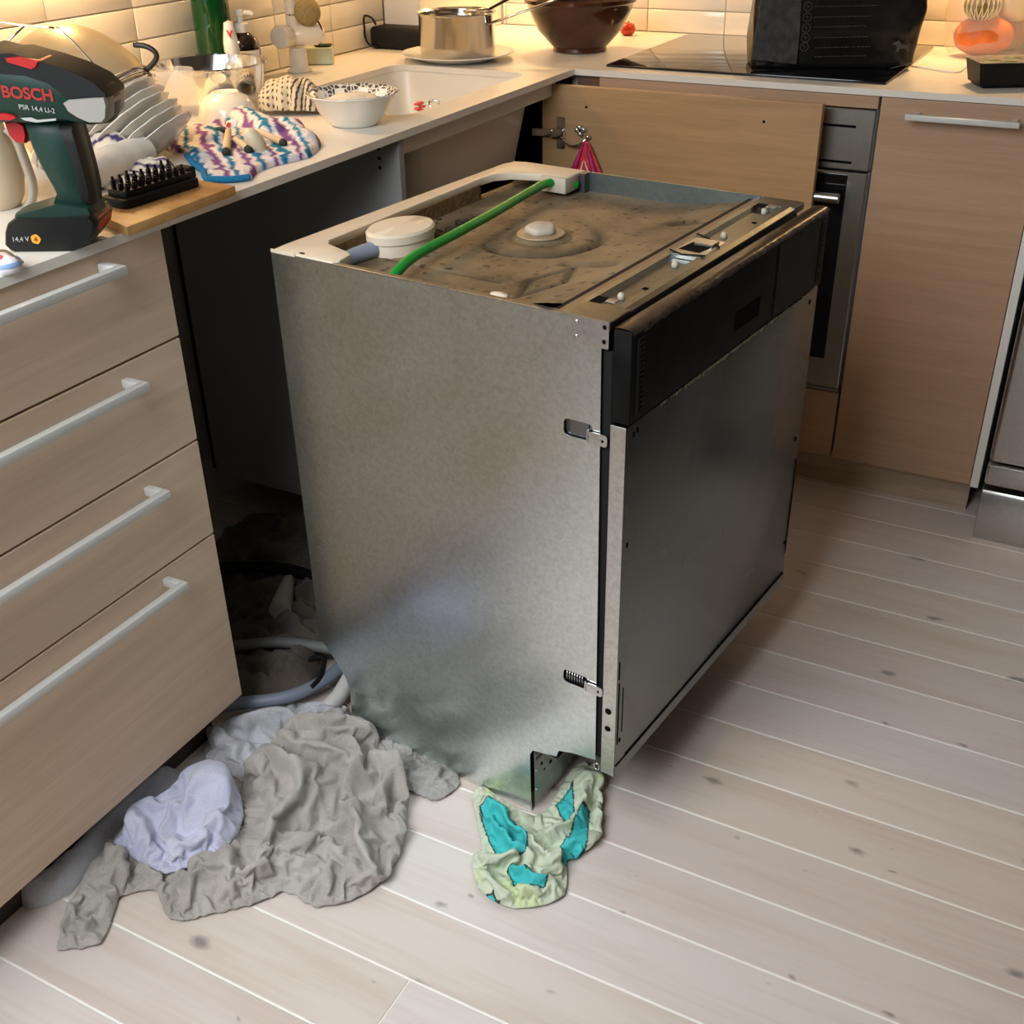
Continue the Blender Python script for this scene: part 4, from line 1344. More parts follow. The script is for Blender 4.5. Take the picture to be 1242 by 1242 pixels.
# ---- upturned white dish and steel bowl
Pd = at(273, 150, 'z', 0.9005) + FVv * 0.03
tag(obj('white_dish', lathe([(0.052, 0), (0.054, 0.001), (0.050, 0.022), (0.040, 0.040), (0.026, 0.047), (0.024, 0.050), (0.020, 0.047), (0, 0.046)], Pd, 32), M_CERAMIC, None, 50),
    'small white dish turned upside down in front of the steel bowl', 'dish')
Pb = Vector((-0.445, -0.654, 0.9005))
sb = thing('mixing_bowl', 'shiny stainless steel mixing bowl with rolled rim near the wall tiles', 'bowl', Pb)
obj('bowl', lathe([(0, 0), (0.055, 0), (0.075, 0.006), (0.094, 0.035), (0.100, 0.078), (0.106, 0.080), (0.106, 0.083), (0.098, 0.081), (0.091, 0.036), (0.072, 0.009), (0, 0.004)], Pb, 48), M_CHROME, sb, 60)

# ---- bottles by the wall
def base_on(u, x):
    p = at(u, 60, 'x', x)
    return Vector((x, p.y, 0.9005))


Ps = base_on(296, -0.535)
so = thing('soap_dispenser', 'dark brown soap bottle with white pump and white label by the wall', 'soap bottle', Ps)
zt = at(296, 40, 'x', -0.535).z - 0.9
obj('bottle', lathe([(0, 0), (0.031, 0), (0.033, 0.004), (0.033, zt - 0.028), (0.028, zt - 0.010), (0.016, zt), (0.013, zt + 0.002), (0, zt + 0.002)], Ps, 28), plain('dark_amber', (0.012, 0.006, 0.005, 1), 0.12, coat=0.4), so, 50)
bm = new_bm()
a0 = math.atan2(-FVv.y, -FVv.x)
nn = 14
for zz in (0.01, zt - 0.030):
    for k in range(nn + 1):
        t = a0 - 0.95 + 2.3 * k / nn
        bm.verts.new((Ps.x + 0.0335 * math.cos(t), Ps.y + 0.0335 * math.sin(t), Ps.z + zz))
bm.verts.ensure_lookup_table()
for k in range(nn):
    bm.faces.new((bm.verts[k], bm.verts[k + 1], bm.verts[nn + 2 + k], bm.verts[nn + 1 + k]))
obj('label', bm, plain('paper_label', srgb(232, 228, 218), 0.6), so, True)
bm = lathe([(0, 0), (0.0145, 0), (0.0145, 0.016), (0.010, 0.018), (0.006, 0.019), (0.006, 0.030), (0.009, 0.031), (0.010, 0.042), (0, 0.044)], Ps + UP * (zt + 0.0022), 20)
add_tube(bm, [Ps + UP * (zt + 0.039), Ps + RV * 0.022 + UP * (zt + 0.038), Ps + RV * 0.026 + UP * (zt + 0.034)], 0.0045, 8)
obj('pump', bm, M_WHITEPL, so, 45)
Pv = base_on(281, -0.495)
vb = thing('spray_bottle', 'white plastic bottle with a red V, behind the brown soap bottle', 'bottle', Pv)
zv = at(281, 24, 'x', -0.495).z - 0.9
obj('bottle', lathe([(0, 0), (0.0140, 0), (0.0145, 0.003), (0.0145, zv * 0.72), (0.009, zv - 0.004), (0, zv)], Pv, 24), M_WHITEPL, vb, 50)
xz = facing(Pv - FVv * 0.015)(276.0, 45)
lettering('V', 0.017, plain('red_ink', srgb(196, 40, 36), 0.5), face_matrix(Pv - FVv * 0.0150 + RV * xz[0] + UP * xz[1]), vb, bold=0.0008)
Pgb = base_on(262, -0.566)
gb = thing('green_bottle', 'tall dark green glass bottle standing against the wall tiles', 'bottle', Pgb)
obj('bottle', lathe([(0, 0), (0.033, 0), (0.036, 0.005), (0.037, 0.16), (0.034, 0.20), (0.016, 0.26), (0.014, 0.33), (0, 0.33)], Pgb, 32), plain('green_glass', (0.003, 0.050, 0.010, 1), 0.06, coat=0.3), gb, 50)
obj('cap', lathe([(0, 0.3302), (0.0155, 0.3302), (0.0155, 0.35), (0, 0.351)], Pgb, 20), M_GREENHOSE, gb, 40)

# ---- mixer tap
Pf = Vector((-0.548, at(361, 60, 'x', -0.548).y, 0.9005))
M_TAP = plain('tap_white', srgb(224, 216, 200), 0.22, coat=0.3)
tp_ = thing('tap', 'white kitchen mixer tap with round side knob behind the sink', 'tap', Pf)
obj('column', lathe([(0, 0), (0.026, 0), (0.027, 0.003), (0.020, 0.008), (0.0185, 0.05), (0, 0.05)], Pf, 28), M_TAP, tp_, 50)
zc = at(350, 47, 'x', -0.53).z
cx = Pf + UP * (zc - 0.9)
DX = (RV * 0.97 + FVv * 0.10).normalized()
DL = (RV * -0.55 - FVv * 0.83).normalized()
obj('mixer_body', tube([cx - DX * 0.018, cx - DX * 0.012, cx + DX * 0.052, cx + DX * 0.062], [0.021, 0.0235, 0.021, 0.012], 26), M_TAP, tp_, 50)
obj('knob', tube([cx - DX * 0.016 - FVv * 0.012, cx - DX * 0.030 - FVv * 0.034, cx - DX * 0.031 - FVv * 0.0375], [0.0225, 0.0235, 0.020], 26), M_TAP, tp_, 50)
spx = cx - DX * 0.004
obj('spout', tube(smooth_path([spx + UP * 0.018, spx + UP * 0.10, spx + UP * 0.20, spx + UP * 0.27 - FVv * 0.05 + RV * 0.03, spx + UP * 0.25 - FVv * 0.13 + RV * 0.08], 6), 0.0145, 20), M_TAP, tp_, 50)
obj('ring', tube([spx + UP * 0.040, spx + UP * 0.0435], 0.0150, 20), M_CHROME, tp_, 50)

# ---- scrubbing brush hanging on the tap, soap block below
Pq = spx + RV * 0.034 + FVv * -0.005
zq = facing(Pq)(380, 14)[1]
bq = thing('dish_brush', 'round beige scrubbing brush hanging beside the tap', 'brush', Pq + UP * zq)
bm = lathe([(0, -0.012), (0.026, -0.012), (0.029, -0.006), (0.028, 0.006), (0.022, 0.014), (0, 0.018)], (0, 0, 0), 30)
bm.transform(Matrix.Translation(Pq + UP * zq) @ Matrix.Rotation(math.atan2(RV.y, RV.x), 4, 'Z') @ Matrix.Rotation(R(68), 4, 'X') @ Matrix.Rotation(R(10), 4, 'Y'))
obj('bristle_head', bm, plain('beige_bristle', srgb(150, 130, 84), 0.8, var=0.2, vscale=200, bmp=0.5), bq, 50)
fq = facing(Pq)


def q3(u, v, d=0.0):
    x, z = fq(u, v)
    return Pq + RV * x + UP * z + FVv * d


obj('cord', tube(smooth_path([q3(382, 22), q3(387, 28), q3(391, 38), q3(391, 47), q3(387, 56)], 5), 0.0018, 8), M_BLACKM, bq, True)
Pk = at(388, 79, 'z', 0.9005) + FVv * 0.018
so2 = thing('sponge_holder', 'pale green sponge block with a green leaf-shaped top beside the tap', 'sponge', Pk)
obj('block', prism(rounded(-0.030, 0.030, -0.016, 0.016, 0.006, 3), Pk, RV, FVv, (0, 0, 0.036), 0.003, 2), plain('pale_green_plastic', srgb(196, 206, 184), 0.4), so2, 40)
obj('scourer', prism([(-0.012, 0.0), (0.0, -0.010), (0.024, -0.008), (0.028, 0.010), (0.004, 0.012)], Pk + UP * 0.0362, RV, FVv, (0, 0, 0.006), 0.002), plain('dark_green_scourer', srgb(40, 72, 38), 0.9), so2, 40)

# ---- patterned cloth tent standing by the sink
def make_print(me, cols):
    a = me.color_attributes.new('print', 'FLOAT_COLOR', 'POINT')
    a.data.foreach_set('color', np.asarray(cols, dtype=np.float32).reshape(-1))


M_PRINT = attr_mat('printed_cotton', 0.9, 0.35, 500)
Pt = at(352, 141, 'z', 0.9005) + FVv * 0.045
ft = facing(Pt - FVv * 0.0)
nu, nv = 64, 90
U_ = np.linspace(0, 1, nu)
V_ = np.linspace(0, 1, nv)
UU, VV = np.meshgrid(U_, V_, indexing='ij')
# a folded oven cloth: an arch across, whose ridge runs left to right
Xl = -0.058 + 0.128 * VV
arch = np.pi * (UU * 0.93 + 0.035)
hgt = 0.062 * (np.sin(np.clip(0.12 + VV * 0.88, 0, 1) * np.pi) ** 0.45) * (1 - 0.10 * VV)
dep = 0.046 * (0.7 + 0.3 * np.sin(VV * np.pi))
Yl = -np.cos(arch) * dep
Zl = np.sin(arch) ** 0.8 * hgt
rr1 = np.random.RandomState(3)
Zl += 0.0022 * np.sin(VV * 23 + UU * 9) * np.sin(arch)
Yl += 0.0025 * np.sin(VV * 31)
Zl = np.maximum(Zl, 0.0006)
PX = Pt.x + RV.x * Xl + FVv.x * Yl
PY = Pt.y + RV.y * Xl + FVv.y * Yl
bm = grid_bm(PX, PY, 0.9005 + Zl)
base = np.array(srgb(206, 192, 164))
dark = np.array(srgb(62, 56, 60))
cols = np.empty((nu, nv, 4))
for i in range(nu):
    for j in range(nv):
        u, v = UU[i, j], VV[i, j]
        if v < 0.50:
            s = (math.sin(v * 90) > 0.25) and (math.sin(u * 75 + v * 20) > 0.3)
        else:
            s = math.sin(v * 95 - u * 14) > 0.35
        cols[i, j] = dark if s else base
ct = obj('oven_cloth', bm, M_PRINT, None, True)
make_print(ct.data, cols)
tag(ct, 'beige oven cloth with dark dots and stripes, humped beside the sink', 'cloth')
md = ct.modifiers.new('thickness', 'SOLIDIFY')
md.thickness = 0.003

# ---- white bowl with a patterned rim
Pw = at(427, 156, 'z', 0.9005) + FVv * 0.040
wb_ = thing('serving_bowl', 'white bowl with grey leaf-patterned rim at the sink corner', 'bowl', Pw)
wv = lambda k, i: 1.0 + (0.015 * math.cos(k * 2 * math.pi / 60 * 10) if i in (4, 5, 6) else 0)
bwl = obj('bowl', lathe([(0, 0), (0.040, 0), (0.043, 0.003), (0.060, 0.022), (0.0735, 0.047), (0.0805, 0.053), (0.0800, 0.0545), (0.0715, 0.049), (0.057, 0.024), (0.040, 0.006), (0, 0.005)], Pw, 60, wave=wv), M_CERAMIC, wb_, 60)
m, nt, b = mat_new('leaf_pattern_glaze')
v = coords(nt)
n = N(nt, 'ShaderNodeTexVoronoi', feature='DISTANCE_TO_EDGE', ins={'Scale': 110.0})
nt.links.new(v, n.inputs['Vector'])
rp = ramp(nt, [(0.05, srgb(226, 220, 206)), (0.12, srgb(92, 92, 88)), (0.5, srgb(60, 62, 60))])
nt.links.new(n.outputs['Distance'], rp.inputs[0])
nt.links.new(rp.outputs[0], b.inputs['Base Color'])
b.inputs['Roughness'].default_value = 0.15
M_LEAF = m
obj('patterned_band', lathe([(0.0800, 0.0550), (0.0715, 0.0496), (0.0620, 0.0325)], Pw, 60, wave=lambda k, i: 1.0 + (0.015 * math.cos(k * 2 * math.pi / 60 * 10) if i < 2 else 0)), M_LEAF, wb_, True, label='grey leaf pattern inside the rim')
nr, nt_ = 14, 40
T = np.linspace(0, 2 * np.pi, nt_)
Rr = np.linspace(0.001, 0.064, nr)
RR, TT_ = np.meshgrid(Rr, T, indexing='ij')
zz = 0.036 + 0.016 * (1 - (RR / 0.064) ** 2) + 0.0035 * np.sin(TT_ * 3 + RR * 160) * (RR / 0.064) * (1 - RR / 0.07)
zz[:, -1] = zz[:, 0]
obj('contents', grid_bm(Pw.x + RR * np.cos(TT_), Pw.y + RR * np.sin(TT_), Pw.z + zz), plain('white_flour', srgb(224, 214, 196), 0.95, bmp=0.8, bscale=120), wb_, True)

# ---- crocheted cloth with small pieces on it
def cloth_patch(name, poly, heights, mat, res=0.004, thick=0.012, z0=0.9006, noise=(0.006, 30), colour=None, edge=0.012, seed=1.0, rise=0.022, auto=None):
    """a soft cloth heap: rounded at its outline, folded along the given ridges"""
    P = np.array([(p[0], p[1]) for p in poly])
    # resample the outline smoothly
    lo, hi = P.min(0) - res * 2, P.max(0) + res * 2
    nx, ny = int((hi[0] - lo[0]) / res) + 1, int((hi[1] - lo[1]) / res) + 1
    gx, gy = np.linspace(lo[0], hi[0], nx), np.linspace(lo[1], hi[1], ny)
    GX, GY = np.meshgrid(gx, gy, indexing='ij')
    n = len(P)
    dist = np.full(GX.shape, 1e9)
    inside = np.zeros(GX.shape, bool)
    nearx, neary = np.zeros_like(GX), np.zeros_like(GY)
    for i in range(n):
        a, b_ = P[i], P[(i + 1) % n]
        e = b_ - a
        t = np.clip(((GX - a[0]) * e[0] + (GY - a[1]) * e[1]) / max(1e-12, e @ e), 0, 1)
        qx, qy = a[0] + e[0] * t, a[1] + e[1] * t
        d = np.hypot(GX - qx, GY - qy)
        better = d < dist
        dist = np.where(better, d, dist)
        nearx, neary = np.where(better, qx, nearx), np.where(better, qy, neary)
        c = ((a[1] > GY) != (b_[1] > GY)) & (GX < (b_[0] - a[0]) * (GY - a[1]) / (b_[1] - a[1] + 1e-12) + a[0])
        inside ^= c
    # pull the ring of grid points just outside onto the outline
    ring = (~inside) & (dist < res * 1.5)
    keep = inside | ring
    GX2, GY2 = np.where(ring, nearx, GX), np.where(ring, neary, GY)
    D = np.where(inside, dist, 0)
    H = np.zeros_like(GX)
    ns = np.zeros_like(GX)
    if noise:
        for i in range(nx):
            for j in range(ny):
                if keep[i, j]:
                    p = Vector((GX2[i, j] * noise[1], GY2[i, j] * noise[1], seed))
                    w = mnoise.noise(p * 0.6 + Vector((5, 1, 2)))
                    q = Vector((p.x + w * 1.6, p.y - w * 1.3, p.z))
                    b1 = min(1.0, abs(mnoise.noise(q)) * 2.0)
                    b2 = min(1.0, abs(mnoise.noise(q * 2.3 + Vector((3, 9, 1)))) * 2.0)
                    ns[i, j] = 0.7 * b1 ** 0.7 + 0.35 * b2 ** 0.7       # round folds with sharp creases between them
        H += noise[0] * np.clip(ns, -0.3, 1.2)
    FOLD = np.zeros_like(GX)
    CUT = np.zeros_like(GX)
    heights = list(heights)
    if auto:
        # small random folds filling the heap: (count, height, width, length, direction, spread)
        cnt, fh, fw, fl_, fdir, fsp = auto
        rg = random.Random(int(seed * 10))
        cand = np.argwhere(inside & (dist > 0.020))
        for _ in range(cnt):
            i_, j_ = cand[rg.randrange(len(cand))]
            x_, y_ = gx[i_], gy[j_]
            a_ = fdir + rg.gauss(0, fsp)
            L_ = fl_ * rg.uniform(0.5, 1.3)
            bend = rg.gauss(0, 0.9)
            pts_ = []
            for q_ in range(5):
                pts_.append((x_, y_))
                x_ += math.cos(a_) * L_ / 4
                y_ += math.sin(a_) * L_ / 4
                a_ += bend / 4 + rg.gauss(0, 0.15)
            heights.append((pts_, fh * rg.uniform(0.6, 1.25), fw * rg.uniform(0.75, 1.3)))
    for r_ in heights:
        pts, hh_, ww = r_
        pts = np.array([tuple(q)[:2] for q in (smooth_path([(q[0], q[1], 0) for q in pts], 5) if len(pts) > 2 else pts)])
        dd = np.full(GX.shape, 1e9)
        for i_, (a, b_) in enumerate(zip(pts[:-1], pts[1:])):
            e = b_ - a
            t = np.clip(((GX2 - a[0]) * e[0] + (GY2 - a[1]) * e[1]) / max(1e-12, e @ e), 0, 1)
            dd = np.minimum(dd, np.hypot(GX2 - a[0] - e[0] * t, GY2 - a[1] - e[1] * t))
        if hh_ > 0:
            # a rolled fold: round on top, sharp where it meets its neighbours
            p_ = hh_ * (0.72 * np.sqrt(np.clip(1 - (dd / (1.45 * ww)) ** 2, 0, 1)) + 0.28 * np.exp(-(dd / (2.2 * ww)) ** 2))
            FOLD = np.maximum(FOLD, p_) + 0.18 * np.minimum(FOLD, p_)
        else:
            CUT = np.maximum(CUT, -hh_ * np.exp(-(dd / (ww * 0.8)) ** 2))
    H += FOLD - CUT
    k = np.clip(D / edge, 0, 1)
    round_ = np.sqrt(1 - (1 - k) ** 2)
    k2 = np.clip(D / rise, 0, 1)
    Z = z0 + thick * round_ + H * np.sqrt(1 - (1 - k2) ** 2)
    Z = np.maximum(Z, z0)
    idx = -np.ones(GX.shape, int)
    idx[keep] = np.arange(keep.sum())
    bm = new_bm()
    vs = [bm.verts.new((x, y, z)) for x, y, z in zip(GX2[keep], GY2[keep], Z[keep])]
    for i in range(nx - 1):
        for j in range(ny - 1):
            q = (idx[i, j], idx[i + 1, j], idx[i + 1, j + 1], idx[i, j + 1])
            if min(q) >= 0 and (inside[i, j] or inside[i + 1, j] or inside[i + 1, j + 1] or inside[i, j + 1]):
                bm.faces.new([vs[t] for t in q])
    bm.normal_update()
    for v_ in [v_ for v_ in bm.verts if not v_.link_faces]:
        bm.verts.remove(v_)
    co = np.array([v_.co[:] for v_ in bm.verts])
    o = obj(name, bm, mat, None, True)
    if colour is not None:
        make_print(o.data, colour(co[:, 0], co[:, 1], co[:, 2]))
    return o


def A2(pts, z=0.905):
    return [tuple(at(u, v, 'z', z))[:2] for u, v in pts]


def crop4(p):
    return (200 + p[0] / 6.21, 120 + p[1] / 6.21)


kn_out = A2([crop4(p) for p in [(-40, 310), (10, 290), (110, 270), (190, 222), (300, 205), (360, 180), (440, 175), (530, 130), (600, 95), (700, 130), (790, 165), (900, 160), (1010, 160), (1060, 230),
                                (1090, 290), (1175, 320), (1165, 360), (1090, 420), (950, 455), (800, 490), (690, 535), (650, 590), (520, 605), (310, 600), (290, 540), (220, 490), (165, 420), (150, 385), (60, 390), (-20, 350)]], 0.905)
c4 = lambda pts: A2([crop4(p) for p in pts], 0.915)
kn_r = [(c4([(560, 120), (700, 175), (800, 230)]), 0.020, 0.016), (c4([(180, 290), (260, 250), (340, 300)]), 0.018, 0.018), (c4([(900, 180), (1010, 200), (1060, 280)]), 0.014, 0.016),
        (c4([(330, 560), (500, 570), (650, 560)]), 0.004, 0.010), (c4([(700, 500), (900, 440), (1100, 380)]), 0.006, 0.010)]
KA = np.array(at(200, 180, 'z', .9))[:2]
ku = (np.array(at(390, 180, 'z', .9))[:2] - KA)
kl = np.hypot(*ku)
ku /= kl


def knit_col(x, y, z):
    s = (x - KA[0]) * ku[0] + (y - KA[1]) * ku[1]
    t = -(x - KA[0]) * ku[1] + (y - KA[1]) * ku[0]
    wob = np.array([mnoise.noise(Vector((a * 40, b_ * 40, 3))) for a, b_ in zip(x, y)])
    ph = (s * 62 + t * 30 + wob * 0.9) % 3.0
    c = np.empty((len(x), 4))
    c[:] = srgb(222, 214, 212)
    c[(ph > 0.75) & (ph < 1.45)] = srgb(128, 84, 140)
    c[(ph > 2.05) & (ph < 2.75)] = srgb(34, 118, 156)
    P = np.array(kn_out)
    return c


M_KNIT = attr_mat('crochet_cotton', 0.95, 1.0, 260)
kc = cloth_patch('crochet_cloth', kn_out, kn_r, M_KNIT, res=0.0032, thick=0.008, noise=(0.004, 45), colour=knit_col, edge=0.010, seed=2.0)
tag(kc, 'blue, purple and white crocheted dishcloth spread on the worktop', 'dishcloth')
BORD = plain('blue_yarn', srgb(30, 120, 170), 0.95, bmp=1.0, bscale=300)
bp = A2([crop4(p) for p in [(165, 425), (220, 495), (290, 545), (312, 600), (420, 608), (520, 606), (640, 590)]], 0.905)
obj('yarn_border', tube(smooth_path([(p[0], p[1], 0.9055) for p in bp], 6), 0.0048, 8), BORD, kc, True, label='blue yarn edge')


def on_cloth(p, z=0.918):
    return at(*crop4(p), 'z', z)


E0 = on_cloth((680, 320), 0.925)
M_EGG = plain('cream_stone', srgb(224, 208, 176), 0.4)
bm = lathe([(0, -0.0235), (0.007, -0.021), (0.012, -0.013), (0.0140, 0), (0.0130, 0.011), (0.0085, 0.020), (0, 0.0235)], (0, 0, 0), 24)
bm.transform(Matrix.Translation(E0) @ Matrix.Rotation(math.atan2(RV.y, RV.x), 4, 'Z') @ Matrix.Rotation(R(-28), 4, 'Y') @ Matrix.Rotation(R(18), 4, 'X'))
tag(obj('smooth_pebble', bm, M_EGG, None, True), 'smooth cream egg-shaped piece lying on the crocheted cloth', 'pebble')
M_STICK = plain('pale_peg_wood', srgb(208, 184, 148), 0.6, var=0.1)
M_STICKD = plain('dark_peg_end', srgb(44, 48, 36), 0.7)
for nm, (a, b_), lab, r_ in (('wooden_peg', ((478, 240), (462, 395)), 'upright pale wooden peg with dark foot, left of the egg-shaped piece', 0.0062),
                             ('wooden_peg', ((530, 300), (620, 375)), 'short pale peg half under the egg-shaped piece', 0.0058),
                             ('wooden_peg', ((700, 240), (880, 325)), 'long pale peg with dark tip, right of the egg-shaped piece', 0.0055)):
    pa, pb = on_cloth(a, 0.926), on_cloth(b_, 0.916)
    pg = thing(nm, lab, 'peg', pb)
    obj('shaft', tube([pa, pa * 0.5 + pb * 0.5, pb], [r_ * 0.8, r_, r_], 12), M_STICK, pg, 50)
    dd = (pb - pa).normalized()
    obj('tip', tube([pb + dd * 0.0002, pb + dd * 0.007, pb + dd * 0.010], [r_ * 1.12, r_ * 1.1, r_ * 0.6], 12), M_STICKD, pg, 50)
pr0 = on_cloth((395, 240), 0.922)
tag(obj('green_scrap', lathe([(0, 0.006), (0.012, 0.004), (0.016, 0), (0.012, -0.004), (0, -0.005)], pr0, 14, sx=0.8, sy=1.3), plain('dark_green_leaf', srgb(28, 70, 66), 0.5), None, True),
    'dark green rounded scrap on the back of the crocheted cloth', 'scrap')
pr1 = on_cloth((495, 190), 0.932)
wr_ = thing('wrapper', 'small crumpled red and white wrapper on the crocheted cloth', 'wrapper', pr1 - UP * 0.006)
obj('foil', prism([(-0.009, -0.006), (0.002, -0.009), (0.010, -0.004), (0.012, 0.007), (0.002, 0.009), (-0.007, 0.005)], pr1, RV, (UP * 0.75 + FVv * 0.6), FVv * 0.004, 0.001), plain('white_foil', srgb(230, 220, 214), 0.4), wr_, 40)
obj('red_mark', prism([(-0.008, -0.004), (-0.001, -0.006), (0.001, 0.003), (-0.005, 0.004)], pr1 - FVv * 0.0012, RV, (UP * 0.75 + FVv * 0.6), FVv * -0.0006), plain('red_foil', srgb(200, 50, 40), 0.4), wr_)

# ---- striped kitchen towel behind the drill
tw_out = A2([(70, 205), (78, 178), (90, 160), (120, 158), (142, 160), (150, 172), (172, 172), (200, 170), (212, 180), (205, 190), (175, 190), (150, 192), (120, 196), (95, 204)], 0.940)


def stripe_col(x, y, z):
    q = (x * 0.5 - y * 0.87)
    ph = (q * 70) % 1.0
    c = np.empty((len(x), 4))
    c[:] = srgb(228, 216, 196)
    c[(ph > 0.62)] = srgb(70, 58, 104)
    return c


tw = cloth_patch('kitchen_towel', tw_out, [(A2([(80, 176), (105, 172), (138, 174)], 0.940), 0.046, 0.026), (A2([(160, 182), (200, 180)], 0.94), 0.010, 0.015)], M_PRINT, res=0.0035, thick=0.010, noise=(0.008, 40), colour=stripe_col, edge=0.012, seed=5)
tag(tw, 'cream kitchen towel with purple stripes crumpled behind the drill', 'towel')

# ---- black adapter box with looped cable in the corner
Pa = at(482, 61, 'z', 0.9005) + FVv * 0.0
ad_ = thing('power_adapter', 'flat black appliance box with looped cable in the worktop corner', 'adapter', Pa + Vector((0, 0.03, 0)))
obj('box', box(-0.640 + 0.045, -0.435, 0.085, 0.155, 0.9005, 0.951, 0.012, 3), M_BLACKM, ad_, 40)
fa = facing(Vector((-0.57, 0.085, 0.9)))


def a3(u, v):
    p = at(u, v, 'y', 0.082)
    return Vector((max(p.x, -0.603), p.y, max(p.z, 0.903)))


obj('cable', tube(smooth_path([a3(456, 30), a3(451, 22), a3(443, 19), a3(437, 24), a3(436, 34), a3(441, 45), a3(448, 54), a3(458, 58)], 6), 0.0026, 8), M_BLACK, ad_, True)

# ---- saucepan on a plate
Pp = at(555, 75, 'z', 0.9005) + FVv * 0.035
pl = tag(obj('plate', lathe([(0, 0), (0.075, 0), (0.085, 0.003), (0.116, 0.013), (0.129, 0.016), (0.129, 0.018), (0.115, 0.016), (0.083, 0.007), (0, 0.005)], Pp, 60,
                            wave=lambda k, i: 1 + (0.008 * math.cos(k * 2 * math.pi / 60 * 15) if 3 <= i <= 6 else 0)), M_CERAMIC, None, 60), 'white scalloped plate lying flat beneath the saucepan', 'plate')
sa = thing('saucepan', 'stainless steel saucepan with lid standing on a white plate', 'saucepan', Pp + UP * 0.0056)
Z0 = 0.0056
M_PAN = plain('pan_steel', (0.55, 0.52, 0.48, 1), 0.14, 1.0)
PRd = 0.0865
obj('pan', lathe([(0, Z0), (0.081, Z0), (0.0845, Z0 + 0.004), (0.0865, Z0 + 0.02), (0.0865, Z0 + 0.090), (0.090, Z0 + 0.095), (0.089, Z0 + 0.097), (0.084, Z0 + 0.093), (0.0835, Z0 + 0.02), (0, Z0 + 0.008)], Pp, 56), M_PAN, sa, 50)
obj('lid', lathe([(0.083, Z0 + 0.089), (0.0825, Z0 + 0.085), (0.065, Z0 + 0.083), (0.02, Z0 + 0.087), (0, Z0 + 0.087)], Pp, 48), M_PAN, sa, 60)
la = Pp + RV * 0.045 + UP * (Z0 + 0.096)
ld = thing('ladle', 'black-handled kitchen ladle resting in the saucepan', 'ladle', la)
obj('handle', tube([la + RV * 0.03 + UP * 0.004, la + RV * 0.16 + UP * 0.062 + FVv * 0.02], [0.005, 0.006], 10, flat=0.6), M_BLACK, ld, 40)
obj('shank', tube([la + RV * -0.03 + UP * 0.0, la + RV * 0.03 + UP * 0.004], 0.003, 8), M_STEEL, ld, True)
obj('handle', tube([la + RV * 0.026 - FVv * 0.05 - UP * 0.022, la + RV * 0.16 + UP * 0.016 - FVv * 0.02, la + RV * 0.25 + UP * 0.042], 0.0055, 10, flat=0.5), M_PAN, sa, True, label='long steel pan handle')

# ---- utensils hanging from a rail on the rear tiles
ur = thing('utensil_rail', 'steel rail on the rear tiles above the saucepan', 'rail', (-0.4, WY - 0.02, 1.15))
obj('bar', tube([(-0.488, WY - 0.025, 1.16), (-0.10, WY - 0.025, 1.16)], 0.005, 12), M_CHROME, ur, 40)
for xx in (-0.46, -0.13):
    obj('bracket', tube([(xx, WY - 0.025, 1.16), (xx, WY - 0.0005, 1.16)], 0.006, 10), M_CHROME, ur, 40)
for nm, u, w_, lab, mt, v_ in (('spatula', 567, 0.022, 'brown wooden spatula hanging above the saucepan', plain('dark_wood', srgb(96, 62, 38), 0.5), 5.0), ('whisk', 536, 0.004, 'thin dark utensil hanging left of the wooden spatula', M_BLACKM, 6.0)):
    p = at(u, v_, 'y', WY - 0.03)
    tg = thing(nm, lab, 'utensil', (p.x, p.y, p.z))
    obj('blade', box(p.x - w_, p.x + w_, p.y - 0.003, p.y + 0.003, p.z, p.z + 0.07, 0.002), mt, tg, 40)
    obj('shaft', tube([(p.x, p.y, p.z + 0.0702), (p.x, p.y, 1.150), (p.x, p.y + 0.005, 1.168)], 0.004, 8), mt, tg, True)

# ---- brown clay bowl and a tomato
Pc = at(705, 66, 'z', 0.9005) + Vector((-0.03, 0.056, 0))
m, nt, b = mat_new('brown_glaze')
v = coords(nt)
n = N(nt, 'ShaderNodeTexNoise', ins={'Scale': 9.0, 'Detail': 4.0})
nt.links.new(v, n.inputs['Vector'])
rp = ramp(nt, [(0.35, srgb(40, 21, 14)), (0.65, srgb(78, 44, 28))])
nt.links.new(n.outputs['Fac'], rp.inputs[0])
nt.links.new(rp.outputs[0], b.inputs['Base Color'])
b.inputs['Roughness'].default_value = 0.18
clb = tag(obj('clay_bowl', lathe([(0, 0), (0.060, 0), (0.064, 0.002), (0.063, 0.010), (0.068, 0.014), (0.100, 0.048), (0.121, 0.092), (0.124, 0.104), (0.131, 0.108), (0.132, 0.116), (0.126, 0.120), (0.119, 0.116), (0.112, 0.092), (0.09, 0.05), (0.055, 0.02), (0, 0.014)], Pc, 64), m, None, 50),
          'large brown glazed clay bowl in the worktop corner beside the hob', 'bowl')
Pto = at(762, 44, 'z', 0.9005) + FVv * 0.02
tm = thing('tomato', 'small red tomato peeking out behind the brown clay bowl', 'tomato', Pto)
obj('fruit', lathe([(0, 0.002), (0.010, 0.0), (0.018, 0.006), (0.020, 0.015), (0.016, 0.026), (0.006, 0.030), (0, 0.028)], Pto, 20), plain('tomato_red', srgb(190, 60, 36), 0.25), tm, True)
obj('stalk', tube([Pto + UP * 0.028, Pto + UP * 0.034 + RV * 0.002], 0.0015, 6), plain('stalk_green', srgb(70, 90, 40), 0.7), tm, True)

# ---- induction hob
hobt = thing('hob', 'black glass induction hob set on the rear worktop', 'hob', (0.354, 0.3, 0.9))
obj('glass_plate', box(0.053, 0.655, 0.051, 0.558, 0.9003, 0.9053, 0.0012, 2), M_GLASSBLK, hobt, 40)

